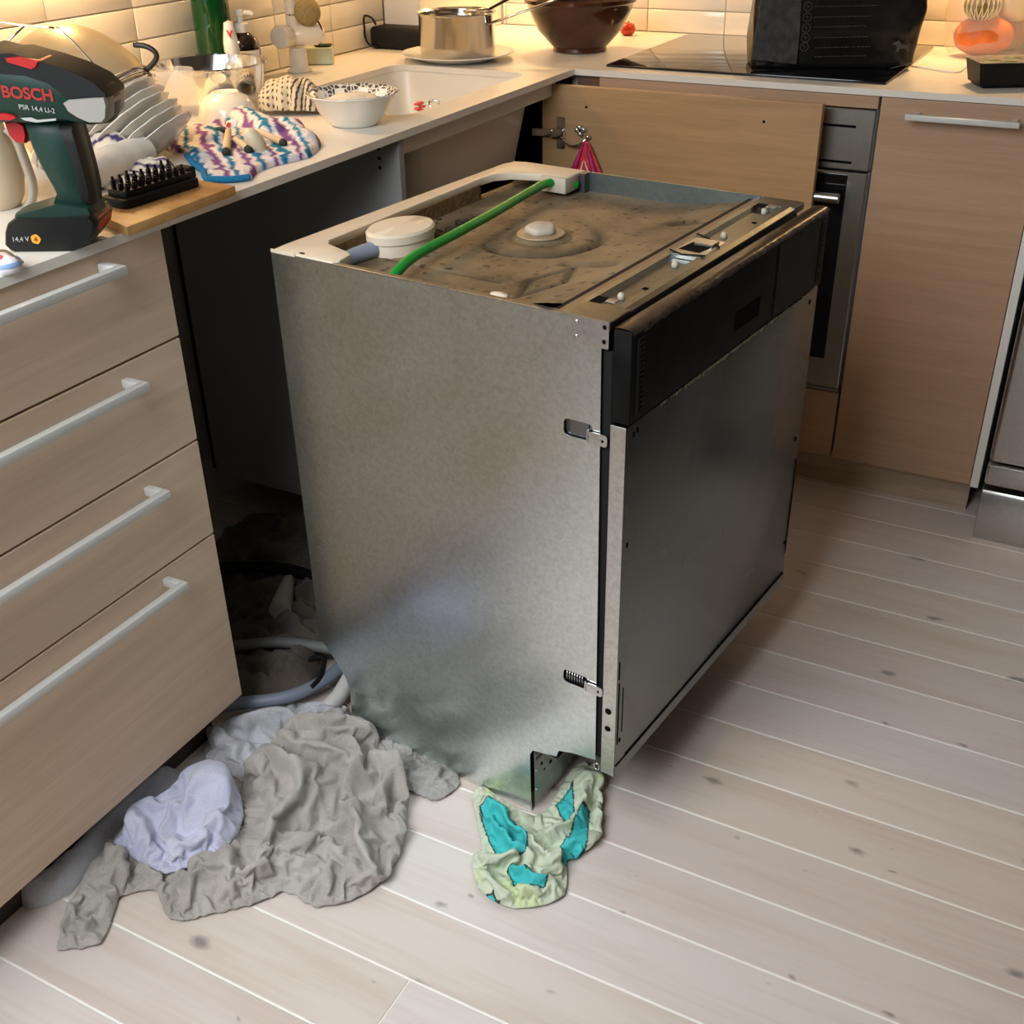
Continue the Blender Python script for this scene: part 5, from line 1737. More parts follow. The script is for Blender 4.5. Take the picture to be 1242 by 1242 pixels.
# ---- big black bag standing on the hob
Bl, Br = at(905, 84, 'z', 0.9058), at(1113, 84, 'z', 0.9058)
BU = Vector((Br.x - Bl.x, Br.y - Bl.y, 0))
BW = BU.length
BU.normalize()
BV = Vector((-BU.y, BU.x, 0))
bag = thing('black_bag', 'large black plastic bag of goods standing on the hob', 'bag', (Bl + Br) / 2 + BV * 0.06)
nb_, mb_ = 96, 56
bm = new_bm()
rows_ = []
BH, BD = 0.34, 0.125
for i in range(mb_):
    t = i / (mb_ - 1)
    z = BH * t
    shr = 0.95 + 0.06 * math.sin(t * math.pi * 0.8) - 0.10 * t ** 2
    dpt = BD * (0.9 + 0.15 * math.sin(math.pi * min(1, t * 1.4)) - 0.75 * max(0, t - 0.55))
    row = []
    for k in range(nb_):
        a = 2 * math.pi * k / nb_
        ca, sa_ = math.cos(a), math.sin(a)
        e_ = 0.22
        x = math.copysign(abs(ca) ** e_, ca) * BW / 2 * shr
        y = math.copysign(abs(sa_) ** e_, sa_) * dpt / 2
        w = mnoise.noise(Vector((x * 18, y * 18, z * 14))) * 0.0045 + mnoise.noise(Vector((x * 50, y * 50 + 7, z * 36))) * 0.0018
        x += w * (1 if ca > 0 else -1) + 0.012 * t
        y += w * (1.3 if sa_ > 0 else -1.3)
        if i == 0:
            x, y = x * 0.97, y * 0.93
        row.append(bm.verts.new((Bl + Br) / 2 + BV * (BD / 2 + 0.004) + BU * x + BV * y + UP * z))
    rows_.append(row)
for a, b_ in zip(rows_[:-1], rows_[1:]):
    for k in range(nb_):
        l = (k + 1) % nb_
        bm.faces.new((a[k], a[l], b_[l], b_[k]))
bm.faces.new(rows_[0][::-1])
bm.faces.new(rows_[-1])
bmesh.ops.recalc_face_normals(bm, faces=list(bm.faces))
obj('sack', bm, plain('black_film', (0.0085, 0.0075, 0.007, 1), 0.30, var=0.3, vscale=30, bmp=0.25, bscale=60), bag, 60)
fb = facing(Vector((Bl + Br) / 2))


def bag_pt(u, v, off=-0.003):
    """photo pixel -> point on the bag's front plane"""
    d = _CR @ Vector(((u - 621) / 1376.3, (621 - v) / 1376.3, -1.0))
    P = (Bl + Br) / 2 + BV * (0.0 + off)
    t = (P - _CC).dot(BV) / d.dot(BV)
    return _CC + d * t


M_FAINT = plain('faint_grey_print', srgb(72, 66, 58), 0.5)
M_GUSSET = plain('charcoal_matt_panel', (0.035, 0.032, 0.029, 1), 0.65, var=0.5, vscale=60, bmp=0.3, bscale=90)
gp_ = [bag_pt(*q, -0.0065) for q in [(911, 72), (966, 78), (970, 40), (973, -20), (928, -20), (920, 20)]]
bm = new_bm()
bm.faces.new([bm.verts.new(p) for p in gp_])
ext = bmesh.ops.extrude_face_region(bm, geom=list(bm.faces))
bmesh.ops.translate(bm, vec=BV * 0.012, verts=[g_ for g_ in ext['geom'] if isinstance(g_, bmesh.types.BMVert)])
bmesh.ops.recalc_face_normals(bm, faces=list(bm.faces))
obj('matt_panel', bm, M_GUSSET, bag, label='charcoal grey panel along the bag')
for (u, v, r_) in ((980, 8, 0.0105), (979, 21, 0.0105), (978, 34, 0.0105), (977, 46, 0.0105), (975.5, 57, 0.0105)):
    c = bag_pt(u, v, -0.0095)
    bm = new_bm()
    add_tube(bm, [c + (BU * math.cos(t) + UP * math.sin(t)) * r_ * 0.78 for t in [k * 2 * math.pi / 24 for k in range(25)]], 0.0008, 5)
    add_tube(bm, [c + BU * -0.003 + UP * 0.003, c + BU * 0.002, c + BU * -0.001 - UP * 0.004], 0.0009, 5)
    obj('pictogram', bm, M_FAINT, bag, True)
for v, ln in ((7, 78), (20, 70), (32, 62), (45, 66), (57, 68), (68, 62)):
    a, b_ = bag_pt(988, v + 1, -0.0095), bag_pt(988 + ln, v - 0.5, -0.0095)
    rr_ = random.Random(int(v))
    bm = new_bm()
    t = 0.0
    while t < 1:
        w = rr_.uniform(0.02, 0.08)
        p0_, p1_ = a + (b_ - a) * t, a + (b_ - a) * min(1, t + w)
        add_tube(bm, [p0_, p1_], 0.0009, 5)
        t += w + 0.018
    obj('print_line', bm, M_FAINT, bag, True)
dogp = [(0, 0), (1, 6), (0, 9), (-5, 10), (-4, 13), (0, 14), (2, 16), (4, 14), (6, 10), (13, 9), (16, 12), (17, 11), (15, 8), (16, 4), (17, 0), (15, 0), (13.5, 4), (10, 5), (5, 4.5), (3.5, 0)]
c = bag_pt(1086, 63, -0.0095)
obj('dog_emblem', prism([(p[0] * 0.0016, p[1] * 0.0014) for p in dogp], c, BU, UP, BV * -0.0006), M_FAINT, bag)
obj('print_line', tube([bag_pt(1080, 83, -0.009), bag_pt(1108, 76, -0.009)], 0.0011, 6), M_FAINT, bag, True)

# ---- clear bag with vegetables, punnet, white cable
V0 = at(1196, 72, 'z', 0.9006) + FVv * 0.05
fv = facing(V0)


def v3(u, v, d=0.0):
    x, z = fv(u, v)
    return V0 + RV * x + UP * z + FVv * d


def blob(c, r, sx, sy, sz, mat, name, lab, cat, seed, amp=0.08, parent=None):
    bm = new_bm()
    bmesh.ops.create_icosphere(bm, subdivisions=4, radius=1.0)
    for v_ in bm.verts:
        k = 1 + amp * mnoise.noise(v_.co * 1.6 + Vector((seed, 0, 0)))
        q = v_.co * k
        v_.co = Vector(c) + RV * q.x * r * sx + FVv * q.y * r * sy + UP * q.z * r * sz
    o = obj(name, bm, mat, parent, True)
    if parent is None:
        tag(o, lab, cat)
    return o


M_ORANGE = plain('orange_skin', srgb(232, 120, 52), 0.45, var=0.12, vscale=40)
M_OLIVE = plain('olive_skin', srgb(128, 108, 40), 0.5, var=0.25, vscale=40)
c = v3(1190, 57)
c.z = 0.9012 + 0.042
blob(c, 0.042, 1.55, 1.0, 1.0, M_ORANGE, 'orange_squash', 'orange squash at the bottom of the clear bag', 'squash', 1)
c2 = v3(1186, 31, -0.005)
c2.z = max(c2.z, 0.9012 + 0.104)
blob(c2, 0.036, 1.05, 0.9, 0.85, M_OLIVE, 'avocado', 'olive green avocado in white netting above the orange squash', 'avocado', 4)
nt_b = new_bm()
for k in range(9):
    for s in (1, -1):
        pts = []
        for i in range(12):
            a = -1.4 + 2.8 * i / 11
            b2 = -1.2 + k * 0.3 + s * 0.45 * (i / 11 - 0.5)
            pts.append(c2 + RV * 0.0385 * 1.05 * math.sin(b2) * math.cos(a) - FVv * 0.036 * math.cos(b2) * math.cos(a) + UP * 0.034 * math.sin(a))
        add_tube(nt_b, pts, 0.0012, 5)
M_NET = plain('white_net', srgb(240, 228, 190), 0.5)
nb1 = obj('net_bag', nt_b, M_NET, None, True)
tag(nb1, 'white netting stretched around the olive green avocado', 'net bag')
c3 = v3(1232, 20, 0.02)
c3.z = max(c3.z, 0.9012 + 0.11)
blob(c3, 0.044, 1.0, 0.9, 1.0, plain('pale_garlic', srgb(236, 222, 186), 0.5, var=0.06), 'pale_cabbage', 'pale round cabbage at the right edge above the punnet', 'cabbage', 7)
c4_ = v3(1228, 62, 0.055)
c4_.z = 0.9012 + 0.036
blob(c4_, 0.036, 1.3, 0.9, 1.0, plain('pinkish_onion', srgb(206, 160, 130), 0.4, var=0.1), 'onion', 'pinkish onion behind the black punnet', 'onion', 9)
c5 = v3(1203, 8, 0.01)
blob(Vector((c5.x, c5.y, 1.05)), 0.03, 0.75, 0.75, 2.0, plain('yellow_orange_skin', srgb(226, 160, 70), 0.45), 'carrot', 'yellow-orange carrot upright behind the avocado', 'carrot', 12)
m, nt, b = mat_new('clear_film')
b.inputs['Base Color'].default_value = srgb(246, 232, 210)
b.inputs['Roughness'].default_value = 0.2
b.inputs['Alpha'].default_value = 0.28
n = N(nt, 'ShaderNodeTexNoise', ins={'Scale': 30.0, 'Detail': 3.0})
bump(nt, b, n.outputs['Fac'], 0.6, 0.004)
M_FILM = m
bm = new_bm()
rows_ = []
cc_ = v3(1205, 40, 0.02)
for i in range(16):
    t = i / 15
    row = []
    for k in range(36):
        a = 2 * math.pi * k / 36
        rx, ry = 0.088 + 0.012 * math.sin(t * 3), 0.062
        w = 1 + 0.10 * mnoise.noise(Vector((math.cos(a) * 2, math.sin(a) * 2, t * 4)))
        row.append(bm.verts.new(Vector((cc_.x, cc_.y, 0.9008)) + RV * rx * w * math.cos(a) * (0.9 if i == 0 else 1) + FVv * ry * w * math.sin(a) * (0.9 if i == 0 else 1) + UP * 0.23 * t))
    rows_.append(row)
for a, b_ in zip(rows_[:-1], rows_[1:]):
    for k in range(36):
        l = (k + 1) % 36
        bm.faces.new((a[k], a[l], b_[l], b_[k]))
tag(obj('clear_bag', bm, M_FILM, None, True), 'clear plastic bag wrapped around the vegetables at the right edge', 'bag')

T0 = at(1213, 108, 'z', 0.9006)
pu = thing('punnet', 'black plastic punnet under clear film, right of the vegetable bag', 'punnet', T0 + FVv * 0.045)
pb_ = [(-0.042, 0.0), (0.072, 0.0), (0.072, 0.085), (-0.042, 0.085)]
bm = new_bm()
lo = [bm.verts.new(T0 + RV * (p[0] * 0.9 + 0.002) + FVv * (p[1] * 0.9 + 0.004)) for p in pb_]
hi = [bm.verts.new(T0 + RV * p[0] * 1.06 + FVv * p[1] * 1.06 + UP * 0.046) for p in pb_]
for i in range(4):
    j = (i + 1) % 4
    bm.faces.new((lo[i], lo[j], hi[j], hi[i]))
bm.faces.new(lo[::-1])
bmesh.ops.recalc_face_normals(bm, faces=list(bm.faces))
bmesh.ops.bevel(bm, geom=[e for e in bm.edges if not e.is_boundary], offset=0.006, segments=3, affect='EDGES')
obj('tub', bm, M_BLACK, pu, 40)
obj('film', prism([(p[0] * 1.08, p[1] * 1.06) for p in pb_], T0 + UP * 0.0465, RV, FVv, (0, 0, 0.001)), M_FILM, pu)
lf = new_bm()
for i in range(8):
    add_lathe(lf, [(0, 0.004), (0.010, 0.003), (0.013, 0), (0, -0.003)], T0 + RV * (-0.025 + 0.013 * i) + FVv * (0.02 + 0.02 * (i % 3)) + UP * (0.042 + 0.003 * (i % 2)), 9, sx=1.5, sy=0.8)
obj('green_leaves', lf, plain('leaf_green', srgb(64, 96, 30), 0.5, var=0.2), pu, True, stuff=True)
wcb = [at(*q, 'z', 0.9022) for q in [(1105, 80), (1125, 83), (1145, 86.5), (1163, 87)]]
wcb += [at(1172, 80, 'z', 0.9022), at(1180, 77, 'z', 0.9022) + FVv * 0.03]
tag(obj('white_cable', tube(smooth_path(wcb, 6), 0.0017, 8), M_WHITEPL, None, True), 'thin white cable lying on the worktop right of the black bag', 'cable')

# ---- things in the sink and on the door hook
Pz = at(509, 133, 'z', 0.80)
pkf = thing('pink_brush', 'pink flower-shaped scrubber standing in the sink', 'scrubber', (Pz.x, Pz.y, 0.705))
M_PINK = plain('pink_plastic', srgb(232, 96, 96), 0.4)
Pz2 = at(509, 129, 'x', -0.11)
bm = new_bm()
for k in range(5):
    a = 2 * math.pi * k / 5
    add_lathe(bm, [(0, 0.003), (0.006, 0.002), (0.008, 0), (0.006, -0.002), (0, -0.003)], Pz2 + RV * 0.005 * math.cos(a) + UP * 0.007 * math.sin(a), 10, sy=0.9)
obj('petals', bm, M_PINK, pkf, True)
obj('stem', tube([Pz2 - UP * 0.008, Vector((Pz2.x, Pz2.y, 0.706))], 0.003, 8), M_PINK, pkf, True)
Pr = at(526, 126, 'x', -0.115)
bm = new_bm()
add_tube(bm, [Pr + (RV * math.cos(t) * 0.010 + UP * math.sin(t) * 0.006 + FVv * 0.004 * math.sin(t)) for t in [k * 2 * math.pi / 20 for k in range(21)]], 0.0022, 8)
add_tube(bm, [Pr - UP * 0.006, Vector((Pr.x, Pr.y, 0.7055))], 0.0025, 8)
tag(obj('sink_strainer', bm, M_CHROME, None, True), 'steel ring handle of the strainer beside the pink scrubber', 'strainer')

NW = Vector((0.0655, -0.0780, 0.7680))
pc = thing('pink_net_bag', 'pink and red net bag hanging from the hook on the open door', 'net bag', NW - UP * 0.105)
nr, nk = 18, 40
for part_, (m0, ph) in {'back_panel': (plain('magenta_net', srgb(176, 34, 96), 0.6, var=0.3, vscale=90), 0.0), 'front_panel': (plain('red_net', srgb(204, 48, 52), 0.6, var=0.35, vscale=90), math.pi)}.items():
    bm = new_bm()
    rows_ = []
    for i in range(nr):
        t = i / (nr - 1)
        row = []
        for k in range(nk // 2 + 1):
            a = ph + math.pi * k / (nk // 2)
            r_ = 0.004 + 0.044 * t ** 0.8
            w = 1 + 0.22 * math.sin(a * 7 + t * 3) * t
            row.append(bm.verts.new(NW + Vector((r_ * w * math.cos(a), 0.22 * r_ * w * math.sin(a), -0.105 * t))))
        rows_.append(row)
    for a, b_ in zip(rows_[:-1], rows_[1:]):
        for k in range(nk // 2):
            bm.faces.new((a[k], a[k + 1], b_[k + 1], b_[k]))
    obj(part_, bm, m0, pc, True)
for sgn in (-1, 1):
    obj('side_fold', tube([NW + Vector((0.004 * sgn, -0.004, -0.004)), NW + Vector((0.018 * sgn, -0.007, -0.045)), NW + Vector((0.040 * sgn, -0.007, -0.104))], [0.002, 0.006, 0.009], 8), bpy.data.materials['magenta_net'], pc, True)
    obj('white_band', tube([NW + Vector((0.0015 * sgn, -0.0085, -0.040)), NW + Vector((0.009 * sgn + 0.003, -0.0115, -0.062)), NW + Vector((0.020 * sgn + 0.004, -0.0135, -0.104))], [0.0012, 0.0028, 0.0036], 6), plain('pale_net', srgb(232, 190, 176), 0.6), pc, True)

# ================================================================== settled shapes of the crumpled cloths
# for every inner point of the flat cloth: how far it moved (x, y) and its height, in half millimetres
SETTLED = {
    'taupe': (0.007, [
-3,9,8,4,9,11,5,0,29,0,15,14,-9,-1,30,0,1,31,-3,-2,35,-14,-2,11,-14,4,30,-5,4,35,-12,2,13,-4,6,10,-15,-12,39,-19,-1,20,-13,4,13,-5,3,17,2,8,26,-3,-15,28,-4,1,28,-1,2,20,-16,-7,42,-8,-11,40,
-16,5,21,-8,3,31,-9,-9,42,-5,-14,51,0,-19,52,6,-8,44,8,-2,32,0,-1,39,-8,-12,60,-17,4,48,-15,-17,50,-12,-8,61,-6,-10,65,0,-8,59,-7,-13,37,-1,0,34,-13,-1,51,-11,-4,66,-1,5,67,-1,-12,54,-9,-8,
33,0,-2,35,-1,5,49,-8,-5,34,-7,-10,18,3,2,21,-13,7,50,-16,-2,70,-7,8,53,-14,-12,34,-9,-1,29,-3,-2,20,-9,4,38,-4,0,30,-9,-9,16,-5,-3,32,3,8,37,3,4,56,-8,-14,31,-2,-9,28,-7,-14,49,-2,-13,45,
-20,3,25,-13,-7,17,-11,-7,9,-8,1,31,-2,7,49,13,10,44,-7,-8,25,-1,-6,26,-9,-9,49,-3,-9,55,0,-5,44,-7,1,21,-3,-11,26,10,-2,31,11,13,47,-8,-2,23,-1,-3,20,-8,-3,42,-5,-4,56,2,-2,53,-4,3,34,2,-7,
35,10,1,20,-9,-1,46,0,6,20,0,-2,34,7,-2,30,-6,1,54,0,0,62,1,5,45,7,-1,42,9,6,18,-10,0,37,2,6,42,10,3,24,8,1,42,14,-9,42,-1,6,59,10,4,61,13,6,45,8,4,7,-14,2,34,-5,7,32,5,10,33,13,7,33,15,-7,
30,18,-3,42,9,11,60,3,2,41,5,6,9,10,3,23,-10,7,44,-8,-8,57,0,-11,60,13,-15,55,7,4,46,11,11,39,20,7,47,1,9,11,-4,-2,29,4,10,21,5,-2,39,-2,-5,68,3,-7,78,12,-5,74,19,-1,65,16,15,50,1,11,17,8,5,
21,-2,-3,40,4,10,39,12,6,42,4,4,69,11,0,78,18,3,73,2,2,50,-2,3,28,-3,0,31,4,-5,35,10,2,30,-4,1,55,6,3,59,10,15,50,14,9,66,17,8,81,3,7,58,3,8,40,9,1,31,5,5,19,7,1,33,8,-2,47,16,2,41,-1,11,63,
8,14,64,17,17,64,9,9,86,6,14,68,11,11,56,14,8,39,-8,3,16,5,0,30,-2,6,8,-7,2,25,-4,-4,26,0,-2,40,6,1,49,9,1,35,14,9,45,4,18,65,14,22,64,5,15,87,13,17,82,16,16,68,16,14,48,-12,3,31,-2,6,25,-5,
3,28,0,5,36,-13,1,17,-4,10,23,-1,4,17,-8,-11,9,-4,2,39,2,5,48,3,0,32,9,10,36,12,18,48,12,29,65,2,21,87,10,22,85,13,21,70,11,18,49,1,9,29,-8,-5,10,-2,8,9,-3,1,25,7,-3,25,13,4,14,-2,12,35,6,9,
22,-7,-9,38,0,-14,37,7,-17,33,-12,1,20,-6,1,8,9,-2,23,1,10,41,7,7,34,3,-1,52,1,17,49,-2,21,70,0,27,86,8,27,81,3,15,63,5,21,50,-10,6,31,-18,-1,9,-11,4,20,-6,7,28,0,4,28,-2,-7,32,5,2,27,1,-3,
9,4,12,20,7,14,30,8,-1,41,2,-18,53,8,-16,46,10,-9,32,-7,5,15,-5,-4,28,10,0,13,14,5,24,12,13,40,-7,-2,58,-2,10,67,-2,26,62,-5,30,80,5,31,75,-7,13,59,-4,21,46,-14,10,27,-20,3,9,-13,7,11,-6,9,
14,0,9,20,6,9,28,-2,-11,36,4,-11,32,0,5,22,3,-2,35,1,-8,12,4,2,11,-3,-6,32,-2,6,40,-4,-9,49,0,-14,62,3,-12,48,11,-10,47,-15,-10,28,-9,-1,33,-10,2,16,7,3,9,11,6,19,4,12,37,-14,2,59,-10,7,75,
-9,20,75,-3,37,68,2,31,60,6,18,51,-13,3,32,-10,17,27,-7,8,11,-18,-1,30,-11,-1,32,-6,6,34,-2,-3,42,4,-7,55,2,1,38,7,-7,44,8,6,35,-10,-8,16,-1,0,8,-11,-5,32,-13,-8,49,-10,-11,61,-3,-9,65,2,-7,
54,8,-12,61,-13,-9,40,-16,-3,21,-10,6,24,-7,-4,34,1,-1,31,6,5,21,8,9,15,-10,5,38,-18,6,58,-13,11,66,-6,0,55,-9,20,49,-9,6,51,-5,-5,45,-15,7,28,-17,3,13,-6,13,9,-19,4,33,-11,4,33,-13,1,48,-7,
-1,55,1,1,59,11,0,60,11,6,40,-1,-8,23,3,4,9,0,-6,25,6,-3,25,-14,-4,46,-11,-5,57,-4,-8,52,1,-2,61,3,-11,73,-6,-6,52,-17,-2,30,-13,-10,41,-9,0,42,-6,2,29,-11,-7,13,2,11,10,-9,12,34,-17,11,52,
-12,11,52,-5,11,52,-13,-1,32,-7,-10,29,-5,1,32,-4,9,45,-4,5,32,-21,15,12,-15,12,28,-14,6,43,-10,9,44,-3,5,44,-2,-10,37,5,-15,39,1,1,37,-10,-11,16,-5,3,11,-6,-2,27,-1,1,14,-8,1,38,-3,-8,40,
-3,-1,55,-7,-11,72,-1,-9,82,-6,-3,64,-22,1,41,-17,-7,51,-18,-1,36,-17,-4,23,-17,-2,12,-9,1,9,-2,5,9,0,15,20,14,21,18,6,16,39,-13,-9,31,-3,-9,30,-1,8,32,-1,-6,21,-14,1,37,-9,9,41,-9,9,27,-2,
13,32,-2,2,9,-3,-8,26,-10,11,30,-2,5,31,0,-8,24,4,-5,33,-5,-19,18,-2,-9,9,-5,-7,28,-2,4,23,0,-3,34,6,2,22,3,-1,42,-16,-13,60,-15,-9,76,-10,-8,88,-6,-1,74,-25,0,52,-16,0,55,-9,-3,52,-7,-3,37,
-12,2,20,-9,-12,27,-10,3,19,-3,1,26,-3,6,33,9,9,33,0,-7,19,6,-6,12,-4,-2,35,-12,-2,19,-6,-5,9,-11,5,29,-5,-6,19,-10,12,26,-6,17,31,-15,5,11,-9,2,26,-10,-2,9,-5,-8,13,2,-7,10,1,0,29,-2,-10,
14,0,-10,26,7,-4,17,-8,-1,36,-4,-3,42,-8,2,21,-9,-6,41,-12,-6,61,-7,-10,58,-4,-14,69,-10,0,81,-21,3,60,-17,4,48,-10,2,49,-2,0,49,-5,4,30,-9,-14,38,-1,-11,35,-8,8,28,-11,-1,10,2,-6,9,-4,-6,
29,-5,-7,12,-7,2,29,-5,3,39,3,1,35,10,-9,27,6,-8,46,-1,-3,63,-13,-17,79,-14,-7,64,-13,7,71,-18,7,50,-11,7,53,-4,5,55,1,7,42,-7,-12,51,0,-21,53,1,-6,46,4,-16,34,-13,2,19,-4,0,24,4,-4,23,5,-8,
9,4,-17,24,3,0,27,14,-5,21,-9,-7,45,-20,-8,67,-23,-8,84,-13,-9,85,-27,2,64,-19,12,58,-12,13,51,-4,11,52,4,10,54,-5,-10,64,1,-21,67,10,-26,63,14,-21,52,7,-6,36,-6,-6,8,-5,6,14,5,-2,8,4,-8,26,
1,-13,9,10,-4,10,-8,-3,35,-23,-3,60,-26,-2,77,-21,1,88,-16,8,89,-17,-14,86,-9,-11,78,-6,3,72,2,11,65,-3,-7,76,3,-17,80,12,-26,77,14,-19,62,-4,-14,42,-14,-5,22,-10,-5,35,1,-15,38,-1,-7,9,-1,
-9,24,7,1,21,-6,-1,44,-24,5,66,-21,8,78,-17,0,70,-10,-7,71,-11,-4,90,-5,-17,94,3,-15,90,8,1,84,8,-10,69,7,-28,61,10,-19,72,-5,-16,50,-11,-7,32,-4,-1,23,2,-14,21,-1,-3,35,5,-4,14,-2,-3,32,3,
3,28,-19,8,49,-20,14,67,-13,9,66,-7,4,74,0,-4,72,3,-9,84,1,-13,104,8,-20,108,13,-24,99,18,-32,80,4,-23,58,11,-15,61,11,-25,45,1,-5,37,6,-15,38,-2,-8,18,-7,2,29,0,0,28,-7,-2,27,-3,6,37,6,5,
42,-17,18,55,-10,17,66,-4,11,73,3,4,67,1,-2,85,7,-3,93,10,-10,108,18,-18,108,27,-27,102,6,-23,76,4,-12,57,4,-15,41,9,-18,57,13,-12,46,-14,-10,25,-14,0,16,-9,-9,13,-5,-1,9,2,-6,17,7,-8,23,-3,
12,33,-3,-1,47,3,4,54,5,11,65,-1,4,85,4,3,95,12,0,102,19,-10,99,16,-25,89,26,-17,92,19,-42,84,22,-30,67,3,-9,54,13,-9,59,-15,-13,40,-9,-7,36,-2,-11,30,-9,3,16,4,-2,23,11,-5,15,12,-3,31,-4,6,
51,-5,7,69,-3,10,84,5,9,90,13,5,92,17,-5,86,13,-22,77,20,-30,73,30,-35,74,26,-33,97,32,-30,87,4,-9,75,-10,-7,47,-16,-10,26,-10,-11,18,-11,2,30,-5,-5,33,7,-3,9,13,-2,20,10,4,36,6,7,55,-2,14,
74,5,13,80,13,8,80,16,-5,73,13,-22,64,20,-22,65,27,-33,58,20,-29,86,27,-28,104,36,-25,98,22,-20,70,7,-17,43,-11,-5,22,-7,-4,11,-1,-4,19,-1,-1,35,-5,2,14,7,4,9,2,-1,32,-7,5,10,9,2,17,-5,-5,
37,-5,6,51,-2,15,61,5,16,69,12,10,68,14,-5,60,11,-22,52,19,-23,51,22,-35,44,19,-26,64,26,-25,84,32,-21,104,37,-16,93,19,-11,68,12,-12,39,-8,0,17,-1,0,10,-1,3,26,6,0,32,1,9,15,6,9,9,2,6,29,8,
4,27,4,9,8,13,9,15,-8,-3,33,-6,7,22,-1,11,12,-7,-1,26,-1,3,32,4,-8,30,5,3,41,9,-7,52,13,7,53,5,-13,49,9,-22,38,16,-28,35,24,-33,32,29,-31,44,32,-30,60,39,-28,74,28,-13,93,34,-10,83,22,-6,59,
15,-7,31,-3,6,11,3,5,10,9,-4,14,5,9,30,11,7,25,16,8,16,8,9,33,12,10,24,16,13,9,-5,6,31,-1,2,39,0,13,26,5,7,28,-1,-7,44,6,-8,35,6,-7,15,12,-12,18,16,-19,31,6,1,41,4,-16,31,11,-16,30,18,-21,
31,25,-26,30,21,-33,52,27,-26,65,24,-35,83,23,-22,71,20,-6,78,10,-21,62,1,-23,40,-6,-1,33,2,1,28,8,-6,29,3,6,12,9,13,26,9,10,9,6,13,28,12,16,28,8,16,12,14,9,29,-6,5,48,0,16,42,5,5,48,13,0,
44,-1,-12,22,-3,1,33,-3,-15,25,7,-1,9,13,-4,20,13,-12,36,11,-9,18,17,-9,27,11,-17,45,19,-22,46,26,-26,44,36,-29,43,19,-29,68,18,-33,87,28,-33,92,6,-17,82,-3,-26,61,-10,-21,41,-6,-18,53,2,
-15,51,9,-7,46,-4,1,23,1,14,18,9,16,13,17,12,12,10,20,30,10,20,15,19,16,19,-3,13,41,1,13,60,9,12,56,14,9,43,-3,-5,22,1,-4,11,8,-8,21,12,-19,32,9,0,23,6,-7,41,3,-8,21,8,-9,35,13,-9,46,20,-15,
44,25,-21,35,33,-23,38,38,-28,54,20,-26,82,21,-30,101,31,-18,98,17,-21,68,-10,-18,48,-6,-15,39,-3,-12,53,3,-11,61,-4,1,41,5,-1,37,11,3,32,16,13,26,17,21,13,19,24,27,21,21,11,3,20,35,0,19,59,
8,18,59,11,14,40,-5,1,19,2,3,19,2,-10,33,12,-12,40,-6,-14,16,1,-3,30,6,-2,43,13,-4,34,15,-12,18,18,-12,29,21,-8,43,27,-14,35,31,-20,46,40,-21,45,33,-19,65,34,-29,84,24,-20,103,29,-13,84,-3,
-16,67,1,-20,54,-1,-7,41,-3,-4,61,9,-6,61,2,7,43,10,3,49,7,13,31,8,20,17,13,27,25,16,25,10,17,26,30,-1,24,56,6,24,58,8,19,39,-6,7,17,0,4,25,-1,-5,41,6,-9,49,-9,-13,24,-2,-10,27,3,2,37,6,-6,
25,12,-9,14,14,-9,30,22,-6,30,29,-6,35,31,-13,50,41,-15,53,23,-29,74,21,-41,94,13,-22,91,20,-33,80,6,-10,83,10,-17,74,-7,-7,54,-3,1,49,5,-7,44,0,5,58,7,8,56,12,12,52,14,17,37,6,28,18,12,29,
9,19,30,23,-2,29,48,5,29,52,-3,13,33,-1,15,14,0,9,30,-1,1,45,6,-2,51,-13,-12,29,-6,-7,22,1,-6,31,2,6,30,10,1,28,10,-5,11,12,-4,26,18,-3,36,24,-5,44,31,-7,52,40,-9,54,24,-25,83,21,-33,108,27,
-38,118,26,-27,95,-6,-31,77,-4,-25,62,-7,-10,76,1,-16,73,5,-14,66,-11,1,45,1,0,39,8,8,39,9,23,47,13,26,40,17,29,27,19,35,14,-3,32,38,3,32,45,1,18,26,11,14,31,14,9,15,14,-5,26,9,5,44,3,-9,27,
0,-23,42,-6,-5,36,-7,-1,20,9,3,12,12,7,28,7,-1,9,15,1,16,21,-1,23,28,-3,31,34,-5,38,39,-3,51,25,-16,78,20,-30,114,25,-35,135,31,-29,125,0,-28,97,-10,-23,68,-6,-17,58,-3,-8,73,3,-9,80,8,-7,
67,-4,6,45,-1,3,26,-1,19,37,5,27,33,3,19,19,6,28,9,-1,38,27,6,28,25,13,25,27,12,11,15,21,15,23,12,-1,37,16,4,26,20,-3,30,5,-13,50,11,-27,53,10,-16,40,-2,3,27,9,9,21,14,6,10,8,-4,28,14,-8,36,
21,-8,43,27,-12,52,33,-2,52,32,-7,73,18,-21,107,21,-31,139,29,-28,139,21,-22,115,-9,-22,86,-8,-16,70,-3,-10,59,4,-6,67,8,-1,80,14,0,69,8,3,47,-15,14,26,-5,18,19,1,23,13,5,25,27,0,38,9,9,32,
12,16,30,14,23,19,13,11,13,34,12,6,49,18,8,41,22,-3,47,29,-10,48,15,-17,68,23,-24,68,8,-9,51,11,-11,32,6,10,9,15,12,11,10,3,29,9,-6,44,14,-12,55,20,-15,63,23,-4,55,19,-16,75,24,-12,100,16,
-24,135,25,-26,147,23,-20,129,-6,-22,105,-2,-19,91,4,-19,80,-1,-3,69,7,2,73,11,7,82,15,11,71,5,14,46,-14,17,20,-4,25,17,-1,21,31,-2,34,23,4,28,29,10,18,32,19,12,35,23,23,33,16,14,51,21,8,54,
